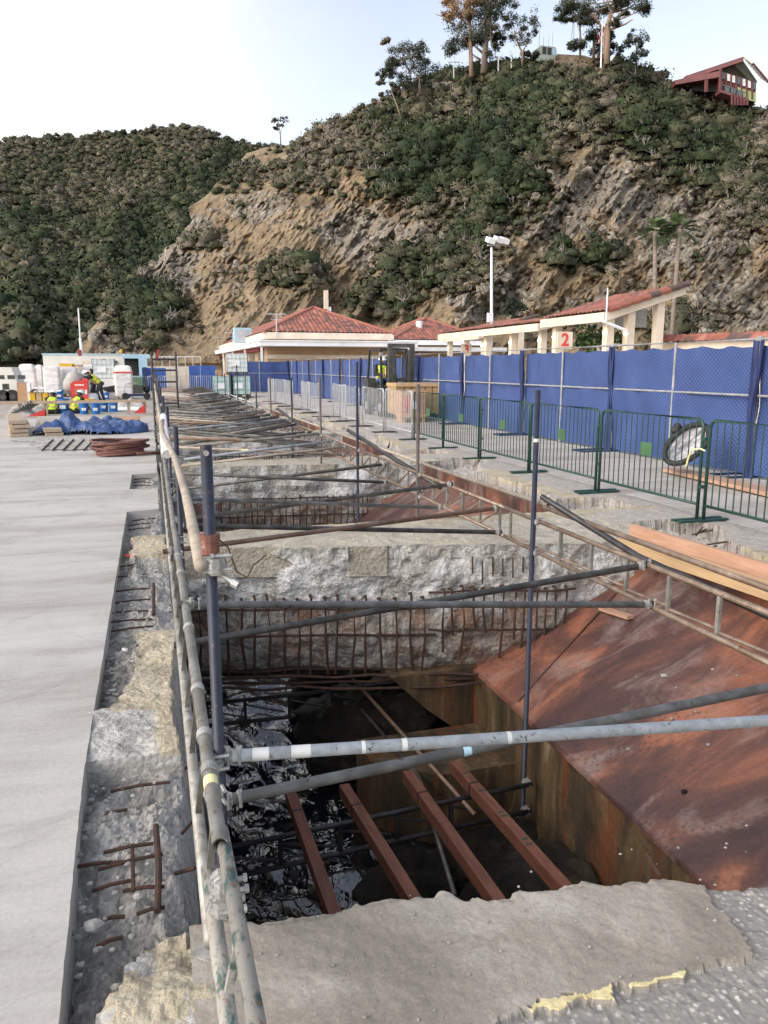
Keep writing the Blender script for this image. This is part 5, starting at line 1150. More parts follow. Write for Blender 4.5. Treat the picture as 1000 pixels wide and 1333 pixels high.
canopy('tiled shelter with the red 2 sign, nearest with its roof rising to the right', 15.95, 19.25, 25.2, 30, 3.56, 4.58, [(16.3, 25.6), (16.3, 29.4), (17.1, 25.5), (18.35, 25.5), (18.4, 29.4)], ('2', 735, 443, 30))
yA = atx(721, 423, 16.6)[1]; yB = atx(637, 435, 16.6)[1]
canopy('tiled shelter middle one between signs 2 and 3', 16.6, 18.6, 31.5, 44, 3.5, 3.92, [(17, 32), (17, 35), (17, 38)])
canopy('tiled shelter with the red 3 sign, farthest one', 19.6, 23.4, 44.9, 51.5, 3.62, 4.7, [(20, 45.2), (20, 48), (20, 51), (22.5, 45.2)], ('3', 607, 455, 46))
m = MB(); c0 = atd(787, 414, 34); c1 = atd(842, 414, 34); single('notice_board', MB().beam(c0, c1, .08, .75), M['silver'], 'grey board hanging under the nearest tiled shelter', 'board')
m = MB(); a = atd(785, 412, 30.0); T2 = thing('downpipe', 'white gutter pipe on the corner of the nearest tiled shelter', 'pipe', (15.9, 25.1, 0)); build('pipe', MB().tube([(15.75, 25.1, 3.2), (16.6, 25.0, 2.9), (16.75, 25.0, 2.75), (16.75, 25.0, 0)], .06, 8), M['white'], T2)
build('rod', MB().tube([(15.8, 25.0, 3.2), (15.8, 25.0, 4.35)], .03, 6), M['white'], T2)
# street lamp with flood heads
D = 45; b = atd(640, 420, D); t = atd(640, 322, D); T = thing('floodlight_mast', 'white floodlight mast with angled lamp heads before the hillside', 'street lamp', (b[0], b[1], 0))
build('pole', MB().tube([(b[0], b[1], 0), (b[0], b[1], 4), t], [.09, .085, .065], 10), M['white'], T, True)
for k, (dx, dz) in enumerate(((-.12, .35), (.35, .42), (.72, .38))):
    m = MB().box((t[0]+dx, t[1]-.1, t[2]+dz), (.42, .55, .26), ry=.2, rx=.35); build('lamp_head', m, M['white'], T)
build('bracket', MB().tube([(t[0]-.25, t[1], t[2]+.1), (t[0]+.5, t[1], t[2]+.12)], .05, 6), M['silver'], T); build('junction_box', MB().box((b[0]-.15, b[1]-.1, 4.3), (.3, .2, .5)), M['white'], T)
# low tiled wall behind the fence at the right
a = atd(862, 446, 33); c = atd(1040, 440, 30); a = np.array((a[0], a[1], 0)); c = np.array((c[0], c[1], 0)); d = c-a; L = np.linalg.norm(d)
T = thing('low_wall', 'low cream wall with a red tile cap behind the fence at the right', 'wall', tuple(a)); m = MB().beam(a+(0, 0, 1.25), c+(0, 0, 1.25), .2, 2.5); build('wall', m, M['cream'], T)
u = d/L; nrm = np.array([u[1], -u[0], 0]); o = tiles(a+nrm*.35+(0, 0, 2.5), c+nrm*.35+(0, 0, 2.5), a-nrm*.05+(0, 0, 2.85), .3, .4, None, (4, 2), 9); build('roof', o, M['tile'], T)

# ================================================================ WORK YARD at the left
def box_thing(name, lab, cat, px0, px1, pyt, pyb, D, depth, mat, z0=None):
    a = atd(px0, pyb, D); b = atd(px1, pyb, D); t = atd(px0, pyt, D); zb = 0 if z0 is None else z0
    m = MB().mm((a[0], a[1], zb), (b[0], a[1]+depth, t[2])); return single(name, m, M[mat], lab, cat)
def pile_hose():
    T = thing('hose_coil', 'coiled red brown hose lying on the deck left of the rails', 'hose', atz(158, 590, 0)); c = np.array(atz(157, 591, 0))
    for k in range(15):
        R = .40 + .10*random.uniform(-1, 1); ph = random.uniform(0, 6); ec = random.uniform(.85, 1.1)
        pts = [(c[0]+R*cos(t)*ec+.04*sin(3*t+ph), c[1]+R*sin(t)*1.0, .03+.018*(k//2)+.018*sin(2*t+ph)+.006*k) for t in np.linspace(0, 2*pi*.98, 40)]
        build('loop', MB().tube(pts, .024, 8), M['hose'], T, True)
    build('loose_end', MB().tube([(c[0]+.3, c[1]-.5, .05), (c[0]+.55, c[1]-.35, .04), (c[0]+.8, c[1]-.25, .03)], .03, 8), M['hose'], T, True)
pile_hose()
# blue tarp heap
c = np.array(atz(130, 563, 0)); xs = np.linspace(-1.65, 1.25, 90); ys = np.linspace(-.9, 1.25, 70); X, Y = np.meshgrid(xs, ys); p = P3(X, Y)
rad = np.sqrt(((X-.15)/1.15)**2 + ((Y-.15)/1.0)**2); hump = np.clip(1-rad**2, 0, 1)**.5*.42 + np.clip(1-(((X+1.05)/.62)**2+((Y+.15)/.5)**2), 0, 1)**.5*.22
fold = (.16*np.abs(fbm(np.stack([X.ravel()*2.2+Y.ravel()*.8, Y.ravel()*1.6-X.ravel()*.5, X.ravel()*0], 1), 4, 33)) + .05*np.abs(fbm(p*6, 3, 34))).reshape(X.shape)
Z = np.where(hump > .02, .01 + hump*(.75+.4*fbm(p*1.5, 2, 35).reshape(X.shape)) + fold*np.minimum(1, hump*5), -.02)
single('blue_tarp', MB().grid(np.stack([c[0]+X*.92, c[1]+Y*.9, Z*.85], 2), (hump > .01)[:-1, :-1]), M['tarp'], 'crumpled blue tarp heaped on the deck', 'tarp', smooth=True)
# planks stack
for i, (x0, x1, y0, y1, z) in enumerate([(22, 42, 560, 569, .0), (22, 42, 560, 569, .09), (25, 45, 556, 566, .18), (22, 40, 551, 562, .29), (44, 60, 558, 569, .0), (42, 58, 553, 567, .10)]):
    a = np.array(atz((x0+x1)/2, 569, 0)); b = np.array(atz((x0+x1)/2-14, 541, 0)); w = .38
    z_ = (0, .1, .2, .3, 0, .1)[i]; ox = 0 if i < 4 else .42; b = a + (b-a)/np.linalg.norm(b-a)*(3.6-.2*i)
    single('lumber', MB().beam(a+(ox-.1, 0, z_+.045), b+(ox-.1, 0, z_+.045), w, .08), M['oldplank'], ['bottom board of the left plank stack near the blue tarp', 'second board of the left plank stack near the blue tarp', 'third board of the left plank stack near the blue tarp', 'top board of the left plank stack near the blue tarp', 'lower board of the short right plank stack', 'upper board of the short right plank stack'][i], 'plank')
# concrete kerb blocks
a = atz(46, 556.5, 0)
for px0, px1, lab in ((46, 84, 'left low grey concrete block behind the tarp'), (86, 150, 'long low grey concrete block behind the tarp'), (151, 184, 'brownish low block at the right end behind the tarp')):
    x0 = aty(px0, 556, a[1])[0]; x1 = aty(px1, 556, a[1])[0]
    m = MB(); zt = aty(px0, 543, a[1]+.6)[2]; m.poly3([(x0, a[1], 0), (x0, a[1]+.9, 0), (x0, a[1]+.9, zt), (x0, a[1]+.45, zt), ], (x1-x0-.03, 0, 0)); single('concrete_block', m, M['pave'] if px0 < 150 else M['card'], lab, 'block')
# low timber rail
D0 = 28.0; xl, xr = aty(-20, 523, D0)[0], aty(190, 523, D0)[0]; zr = aty(100, 523, D0)[2]
T = thing('timber_rail', 'low pale timber rail on short posts before the buckets', 'rail', ((xl+xr)/2, D0, 0))
build('top_rail', MB().beam((xl, D0, zr), (xr, D0, zr), .07, .09), M['oldplank'], T)
for px in (-8, 25, 59, 167, 188): x = aty(px, 523, D0)[0]; build('post', MB().mm((x-.05, D0+.05, -.02), (x+.05, D0+.14, zr+.02)), M['oldplank'], T)
# buckets
def bucket(px, pyb, lab, mat='blue_plastic', s=1.0, D=None):
    c = np.array(atz(px, pyb, -.02) if D is None else atd(px, pyb, D)); T = thing('bucket', lab, 'bucket', tuple(c)); r = .16*s; h = .38*s
    build('body', MB().lathe(c, [(0, 0), (r*.85, 0), (r, h), (r*1.06, h), (r*1.06, h-.05), (r*.97, h-.05), (r*.9, h-.02), (.0, h-.02)], 16), M[mat], T)
    build('handle', MB().tube([(c[0]+r*1.05*cos(t), c[1]-r*.9*abs(sin(t)) , c[2]+h*.9-.18*sin(t)) for t in np.linspace(0, pi, 9)], .008, 5), M['galv'], T)
    if mat == 'blue_plastic': build('label_patch', MB().box((c[0], c[1]-r*.99, c[2]+h*.45), (r*.9, .012, h*.25)), M['white'], T)
for px, pyb, lab, mt, s in [(110, 539, 'blue bucket leftmost at the front of the bucket row', 'blue_plastic', 1), (125, 539, 'blue bucket second in the front of the bucket row', 'blue_plastic', 1), (135.5, 536, 'blue bucket right of the yellow one', 'blue_plastic', 1.05), (148, 536, 'blue bucket rightmost in the bucket row', 'blue_plastic', 1.05), (118, 536, 'yellow bucket among the blue ones', 'yellow', 1.2), (108, 534, 'blue bucket standing behind the leftmost front one', 'blue_plastic', 1.0), (83, 538, 'blue bucket between the two kneeling workers', 'blue_plastic', 1.35), (78, 521, 'blue bucket left of the red machine', 'blue_plastic', 1.3), (35, 521, 'small blue bucket beside the cardboard sheet', 'blue_plastic', .9), (161, 516, 'blue bucket behind the wheelbarrow', 'blue_plastic', 1.0), (139, 520, 'blue bucket beside the bending worker', 'blue_plastic', .9)]:
    bucket(px, pyb, lab, mt, s)
c = np.array(atz(170, 514, 0)); T = thing('bucket', 'stacked yellow buckets with a blue band behind the wheelbarrow', 'bucket', tuple(c)); build('body', MB().cyl(c, .26, .75, 14), M['yellow'], T); build('band', MB().cyl(c+(0, 0, .3), .268, .12, 14), M['blue_plastic'], T)
# low white site building, masts and light blue frame
D = 62
a = atd(57, 480, D); b = atd(163, 480, D); zt = atd(100, 462, D)[2]
T = thing('site_cabin', 'long low white cabin with a pale blue roof strip at the end of the yard', 'cabin', (a[0], a[1], 0)); build('wall', MB().mm((a[0], a[1], 0), (b[0], a[1]+3, zt)), M['offwhite'], T)
build('roof', MB().mm((a[0]-.05, a[1]-.05, zt+.003), (b[0]+.05, a[1]+3.05, zt+.10)), M['lightblue'], T)
x = aty(118, 475, a[1])[0]; build('door', MB().mm((x-.6, a[1]-.04, 0), (x+.6, a[1]-.003, 2.0)), M['cream'], T)
m = MB(); x = aty(150, 470, a[1])[0]; m.box((x, a[1]-.06, 1.9), (.25, .1, .25)); build('vent', m, M['steel_dark'], T)
D = 56; a = atd(160, 490, D); b = atd(196, 490, D); zt = atd(180, 461, D)[2]; zb = atd(180, 466.5, D)[2]; y = a[1]
T = thing('container_frame', 'open pale blue steel frame with a dark opening beside the site cabin', 'container', (a[0], y, 0))
build('lintel', MB().mm((a[0], y, zb), (b[0], y+2.4, zt)), M['lightblue'], T); x = aty(186, 480, y)[0]; build('post', MB().mm((x-.25, y, 0), (x+.3, y+.4, zb)), M['lightblue'], T); build('back_panel', MB().mm((a[0]+.1, y+1.8, 0), (x-.1, y+1.95, zb)), M['darkgap'], T)  # back panel coloured near black for the shade inside the frame
m = MB(); x0 = aty(162, 480, y)[0]; [m.beam((x0, y+.02, zz), (x-.25, y+.02, zz), .06, .06) for zz in (.9,)]; build('bar', m, M['lightblue'], T)
box_thing('storage_bin', 'green bin standing in the light blue frame', 'bin', 172, 186, 491, 500, 52, .8, 'plate_green')
box_thing('skip', 'blue metal skip beyond the ladder frame', 'skip', 186, 217, 479, 502, 53, 2.0, 'blue_bin')
box_thing('skip', 'dark navy bin left of the blue skip', 'bin', 186.5, 192, 478, 492, 52.6, .3, 'navy_fold')
for px0, px1, lab in ((247, 262, 'blue cloth screen panel left at the far end beside the brick building'), (262, 283, 'blue cloth screen panel right at the far end beside the brick building')):
    box_thing('screen_panel', lab, 'screen', px0, px1-.4, 476, 503, 56, .08, 'blue_bin')
b = atd(107, 466, 60); t = atd(102, 401, 60); t2 = atd(104.5, 440, 60)
T = thing('radio_mast', 'thin white whip mast above the site cabin', 'mast', (b[0], b[1], 2.4)); build('pole', MB().tube([(b[0], b[1], 2.4), t2], .09, 6), M['white'], T); build('whip', MB().tube([t2, t], .05, 6), M['white'], T); build('red_box', MB().box((b[0]-.1, b[1]-.3, b[2]+.35), (.22, .2, .45)), M['dark_red'], T)
b = atd(158, 462, 61); m = MB(); m.ell((b[0], b[1], b[2]+.25), (.12, .1, .16), 10, 8); single('beacon', m, M['yellow'], 'small yellow beacon on the cabin roof', 'beacon')
b = atd(205, 476, 58); T = thing('site_flag', 'red flag piece hanging beside the far ladder frame', 'flag', b); t = atd(206, 459, 58); 
build('cloth', MB().box(((b[0]+t[0])/2, b[1], (b[2]+t[2])/2+.3), (.2, .06, .75), ry=.25), M['dark_red'], T); build('pole', MB().tube([(b[0]-.25, b[1], 0), (t[0]-.25, t[1], t[2])], .03, 6), M['silver'], T)
# wrapped pallets
def pallet(px0, px1, pyt, pyb, D, lab, top='round', band=None):
    a = atd(px0, pyb, D); b = atd(px1, pyb, D); zt = atd(px0, pyt, D)[2]; w = b[0]-a[0]; c = ((a[0]+b[0])/2, a[1]+.5)
    T = thing('wrapped_pallet', lab, 'pallet', (c[0], c[1], 0))
    m = MB(); [m.box((c[0]+q*w*.4, c[1], .06), (.12, 1.0, .12)) for q in (-1, 0, 1)]; [m.box((c[0], c[1]+q*.42, .135), (w, .12, .03)) for q in (-1, -.3, .3, 1)]; build('base', m, M['oldplank'], T)
    nz = max(4, int((zt-.15)/.09)); zs = np.linspace(.15, zt, nz); P = []
    th = np.linspace(0, 2*pi, 41)
    for i, z in enumerate(zs):
        k = 1 - (.15*((i/(nz-1))**8) if top == 'round' else 0); sx = np.sign(np.cos(th))*np.abs(np.cos(th))**.25; sy = np.sign(np.sin(th))*np.abs(np.sin(th))**.25
        j = .02*fbm(np.stack([sx*3, sy*3+c[0]*5, th*0+z*9], 1), 3, 5) - .012*(i % 4 == 0)
        P.append(np.stack([c[0]+(w/2*k)*(sx*(1+j)), c[1]+.48*k*(sy*(1+j)), th*0+z], 1))
    P.append(np.stack([c[0]+(P[-1][:, 0]-c[0])*.6, c[1]+(P[-1][:, 1]-c[1])*.6, th*0+zt+.05], 1)); P.append(np.stack([th*0+c[0], th*0+c[1], th*0+zt+.06], 1))
    build('wrapped_load', MB().grid(np.array(P)), M['shrink'], T, False)
    if band: build('strap', MB().mm((c[0]-w/2-.02, c[1]-.5, zt*.8), (c[0]+w/2+.02, c[1]+.5, zt*.8+.06)), M[band], T)
    return T
pallet(25, 47, 475, 505, 46, 'wrapped pallet leftmost with a bulging white top')
pallet(47, 57, 476, 505, 48, 'wrapped narrow pallet between the bulging one and the striped one')
pallet(57, 79, 478, 507, 45, 'wrapped pallet with stripes left of the red machine', 'flat')
T = pallet(80, 102, 479, 507, 46, 'wrapped pallet with yellow sacks on top', 'flat')
a = atd(81, 478, 46); b = atd(102, 478, 46); single('sack', MB().box(((a[0]+b[0])/2-.2, a[1]+.5, a[2]+.12), (.75, .6, .16)), M['yellow'], 'yellow sack lying left on a wrapped pallet', 'sack'); single('sack', MB().box(((a[0]+b[0])/2+.35, a[1]+.5, a[2]+.08), (.5, .6, .12)), M['plank'], 'pinkish sack lying right on a wrapped pallet', 'sack')
pallet(102, 126, 476, 506, 47, 'wrapped pallet behind the bending worker', 'flat')
pallet(150, 174, 477, 515, 41, 'wrapped pallet with a red strap right of the caged tank', 'round', 'red_paint')
y = 42.0; x = aty(137, 500, y)[0]; tote(x, y, .85, 'white caged tank standing on a pallet in the work yard', 'tote_clear'); box_thing('wrapped_stack', 'pale wrapped stack under the caged tank in the yard', 'pallet', 124, 151, 493, 508, 41.4, 1.1, 'shrink')
# white machine at the left edge
D = 38; a = atd(-14, 520, D); y = a[1]
T = thing('trailer_generator', 'white generator trailer with dark openings at the left edge', 'machine', (a[0], y, 0)); x0 = aty(-18, 500, y)[0]; x1 = aty(20, 500, y)[0]; x2 = aty(25, 500, y)[0]; zt = aty(0, 478, y)[2]; zm = aty(0, 495, y)[2]
m = MB(); m.poly3([(x0, y, .35), (x2, y, .35), (x2, y, zm-.3), (x1-.1, y, zt), (x0, y, zt)], (0, 2.0, 0)); build('body', m, M['offwhite'], T)
for q in range(3): xx = x0+.45+q*.42; build('vent', MB().mm((xx, y-.012, zm+.05), (xx+.3, y-.002, zm+.22)), M['steel_dark'], T)
for q in range(2): xx = aty(3+q*4, 500, y)[0]; build('vent', MB().mm((xx, y-.012, zm-.4), (xx+.14, y-.002, zm-.15)), M['steel_dark'], T)
for px in (3, 15): xx = aty(px, 500, y)[0]; w_ = build('wheel', MB().tube([(xx, y-.05, .3), (xx, y+.25, .3)], .3, 16), M['rubber'], T); build('rim', MB().tube([(xx, y-.06, .3), (xx, y+.1, .3)], .13, 12), M['steel_dark'], w_)
build('tail_light', MB().mm((x0+1.0, y-.02, .32), (x0+1.3, y-.002, .45)), M['red_paint'], T)
box_thing('cardboard_sheet', 'brown cardboard sheet leaning beside the white trailer', 'cardboard', 23, 37, 498, 515, 37, .08, 'card'); box_thing('foam_board', 'white foam board standing right of the cardboard sheet', 'panel', 36.6, 40.5, 499, 521, 36.8, .5, 'white')
T = thing('sack_pallet', 'yellow crates under a pale crumpled sheet', 'pallet', atd(56, 521, 36)); a = atd(38.5, 521, 36); b = atd(72, 521, 36); zc = atd(56, 511.5, 36)[2]
for q in range(4): xx = a[0]+(b[0]-a[0])*q/4; build('crate', MB().mm((xx+.02, a[1], 0), (xx+(b[0]-a[0])/4-.02, a[1]+.9, zc)), M['yellow'] if q % 2 == 0 else M['pale_plank'], T)
xs = np.linspace(a[0]-.1, b[0]+.25, 30); ys = np.linspace(a[1]-.12, a[1]+1, 14); X, Y = np.meshgrid(xs, ys); build('sheet', MB().grid(np.stack([X, Y, zc+.03+(.16*np.sin((X-a[0])/(b[0]-a[0])*pi).clip(0)+.08*fbm(P3(X*2, Y*2), 3, 2).reshape(X.shape))*1.3+.05], 2)), M['white'], T, True)
M['drum'] = worn('dirty_grey_drum', (.34, .33, .30), (.42, .40, .37), (.25, .24, .22), 4, rough=.7)
# red mixer machine with grey drum
D = 36.2; a = atd(93, 521, D); b = atd(116, 521, D); y = a[1]; zt = atd(100, 496, D)[2]; w = b[0]-a[0]
T = thing('mixer', 'red mixer machine with a grey drum between the yard workers', 'machine', (a[0]+w/2, y, 0))
m = MB(); m.poly3([(a[0], y, .16), (b[0]-.02, y, .16), (b[0]-.02, y, zt-.12), (b[0]-.15, y, zt), (a[0]+.15, y, zt), (a[0], y, zt-.12)], (0, .7, 0)); build('housing', m, M['red_paint'], T)
build('foot_frame', MB().mm((a[0]-.02, y-.03, 0), (b[0], y+.75, .14)), M['dark_red'], T); build('opening', MB().mm((a[0]+w*.27, y-.012, zt*.42), (a[0]+w*.75, y-.003, zt*.66)), M['card'], T); build('white_plate', MB().mm((a[0]+w*.25, y-.012, zt*.80), (a[0]+w*.78, y-.003, zt*.85)), M['white'], T); build('white_plate', MB().mm((b[0]-w*.19, y-.012, zt*.42), (b[0]-w*.07, y-.003, zt*.62)), M['white'], T)
c = np.array((b[0]-.62, y+.8, zt-.05)); ax = np.array((.45, .2, .8)); ax /= np.linalg.norm(ax)
m = MB(); m.tube([c-ax*.5, c-ax*.2, c+ax*.2, c+ax*.42], [.28, .40, .39, .26], 18); build('drum', m, M['drum'], T, True); build('guard', MB().box((b[0]-.12, y+.45, zt-.05), (.24, .3, .26), ry=.35), M['red_paint'], T); 
m = MB(); c = np.array(atd(117, 519, 36.5)); m.ell((c[0], c[1], .2), (.35, .3, .3), 12, 8); v = np.array(m.v); v += .06*fbm(v*5, 3, 3)[:, None]; m.v = v.tolist(); single('white_sack', m, M['white'], 'white sack slumped right of the red mixer', 'sack', smooth=True)
# wheelbarrow
c = np.array(atz(152, 519, 0)); T = thing('wheelbarrow', 'grey wheelbarrow standing right of the bending worker', 'wheelbarrow', tuple(c))
P = [];
for t_, z in ((.55, .38), (.8, .5), (1.0, .66)): P.append([(c[0]-.1+(.62*t_)*cos(t)*(1.0), c[1]+.33*t_*sin(t), z+.10*cos(t)*t_) for t in np.linspace(0, 2*pi, 25)])
P.insert(0, [(c[0]-.1, c[1], .36)]*25); build('tray', MB().grid(np.array(P)), M['steel_dark'], T, True)
w_ = build('wheel', MB().tube([(c[0]+.5, c[1]-.05, .2), (c[0]+.5, c[1]+.05, .2)], .2, 16), M['rubber'], T); build('rim', MB().tube([(c[0]+.5, c[1]-.055, .2), (c[0]+.5, c[1]+.055, .2)], .1, 10), M['galv'], w_)
for sy in (-.25, .25): build('handle', MB().tube([(c[0]+.5, c[1]+sy*.25, .2), (c[0]-.1, c[1]+sy, .36), (c[0]-1.0, c[1]+sy*1.15, .62)], .02, 6), M['steel_dark'], T); build('leg', MB().tube([(c[0]-.4, c[1]+sy, .42), (c[0]-.5, c[1]+sy, 0)], .018, 6), M['steel_dark'], T)
# engine cart, rubble heaps, red saw-tooth forms
c = np.array(atz(178, 520, 0)); T = thing('engine_cart', 'dark blue engine cart beside the wheelbarrow', 'machine', tuple(c)); build('frame', MB().box((c[0], c[1], .22), (1.3, .6, .1)), M['navy_fold'], T); build('engine', MB().box((c[0]+.1, c[1], .5), (.5, .4, .4)), M['steel_dark'], T); m = MB(); m.ell((c[0]+.5, c[1], .5), (.16, .16, .2), 10, 8); build('tank', m, M['rubber'], T)
for sx in (-.5, .5): build('wheel', MB().tube([(c[0]+sx, c[1]-.36, .17), (c[0]+sx, c[1]-.28, .17)], .17, 12), M['rubber'], T)
build('handle', MB().tube([(c[0]-.6, c[1], .25), (c[0]-.5, c[1], .75), (c[0]+.1, c[1], .8)], .02, 6), M['galv'], T)
def saw(px0, px1, pyb, pyt, D, lab, rev=False):
    a = np.array(atd(px0, pyb, D)); b = np.array(atd(px1, pyt, D)); b[1] = a[1]; T = thing('ribbed_form', lab, 'form', tuple(a)); a[2] = max(a[2], -.02)
    if rev: tri = [(a[0], a[1], b[2]), (b[0], a[1], a[2]), (a[0], a[1], a[2])]
    else: tri = [(a[0], a[1], a[2]), (b[0], a[1], a[2]), (b[0], a[1], b[2])]
    build('web', MB().poly3(tri, (0, .05, 0)), M['dark_red'], T)
    n = 10
    for q in range(1, n): t = q/n; x = a[0]+(b[0]-a[0])*t; h = (a[2]+(b[2]-a[2])*(1-t if rev else t)); build('rib', MB().mm((x-.025, a[1]-.04, a[2]), (x+.02, a[1]-.002, max(h, a[2]+.03))), M['red_paint'], T)
saw(174, 189, 538, 526, 27.5, 'dark red ribbed triangular form at the right end of the timber rail'); saw(36, 60, 542, 532, 27.6, 'dark red ribbed triangular form left of the kneeling workers')
def heap(px0, px1, pyb, h, D, lab, mat, seed):
    a = np.array(atd(px0, pyb, D)); b = np.array(atd(px1, pyb, D)); xs = np.linspace(a[0], b[0], 40); ys = np.linspace(a[1]-.4, a[1]+1.4, 26); X, Y = np.meshgrid(xs, ys); u_ = (X-a[0])/(b[0]-a[0]); v_ = (Y-ys[0])/1.8
    Z = h*np.sin(pi*u_)**.5*np.sin(pi*v_)**.6*(1+.5*fbm(P3(X*2.5, Y*2.5), 4, seed).reshape(X.shape)) - .02; single('rubble_heap', MB().grid(np.stack([X, Y, Z], 2), tone=.4), M[mat], lab, 'rubble')
heap(8, 45, 538, .35, 28.6, 'heap of grey pipes and rubble behind the timber rail at the left', 'rough', 3); heap(150, 190, 524, .3, 33, 'heap of pale broken slabs behind the buckets at the right', 'rough', 4); heap(40, 62, 536, .28, 29.2, 'small rubble heap left of the kneeling workers', 'rough', 5)
for k in range(8): a = atd(15+k*3.4, 540-k % 3*3, 28.2); b = atd(36+k*2.5, 537-(k*7) % 5*2, 28.6); single('loose_pipe', MB().tube([(a[0], a[1], .1+.05*k), (b[0], b[1], .15+.04*k)], .045, 7), M['tube_grey'], 'grey pipe lying in the pile behind the timber rail at the left', 'pipe', 'pipes in the left pile')
m = MB(); a = atd(104, 522, 30); b = atd(165, 532, 30); single('plastic_sheet', MB().mm((aty(145, 530, 30)[0], 30.0, -.01), (aty(180, 530, 30)[0], 32.5, .015)), M['white'], 'white plastic sheet lying behind the rightmost bucket', 'sheet')
T = thing('yard_fence', 'thin metal guard rail along the far edge of the yard', 'fence', atd(230, 480, 62)); a = np.array(atd(192, 480, 62)); b = np.array(atd(262, 480, 60)); 
for zz in (1.55, 2.3): build('rail', MB().tube([(a[0], a[1], zz), (b[0], b[1], zz)], .035, 6), M['silver'], T)
for q in range(8): t = q/7; p = a+(b-a)*t; build('post', MB().tube([(p[0], p[1], 0), (p[0], p[1], 2.35)], .035, 6), M['silver'], T)
a = np.array(atd(190, 476, 66)); b = np.array(atd(270, 476, 66)); single('low_wall', MB().mm((a[0], a[1], 0), (b[0], a[1]+.3, 1.55)), M['cream'], 'low tan wall beyond the cross row of grey barriers', 'wall')

# ================================================================ PEOPLE
def cap(mb, a, b, ra, rb, n=12):
    a = np.array(a, float); b = np.array(b, float); mb.tube([a, a*.5+b*.5, b], [ra, (ra+rb)/2, rb], n); mb.ell(a, (ra,)*3, 10, 7); mb.ell(b, (rb,)*3, 10, 7)
def hand(mb, w, d, up):
    """palm, four fingers, thumb; w wrist, d pointing along the fingers"""
    w = np.array(w, float); d = np.array(d, float); d /= np.linalg.norm(d); s_ = np.cross(d, up); s_ /= np.linalg.norm(s_); n_ = np.cross(s_, d)
    cap(mb, w, w+d*.07, .028, .033, 10)
    for k, L in enumerate((.062, .072, .068, .052)):
        o = w + d*.085 + s_*(k-1.5)*.02; m1 = o + d*L*.55 - n_*.008; cap(mb, o, m1, .0105, .010, 8); cap(mb, m1, m1 + d*L*.35 - n_*.022, .010, .009, 8)
    o = w + d*.03 + s_*-.034; cap(mb, o, o + d*.045 - s_*.022, .012, .010, 8)
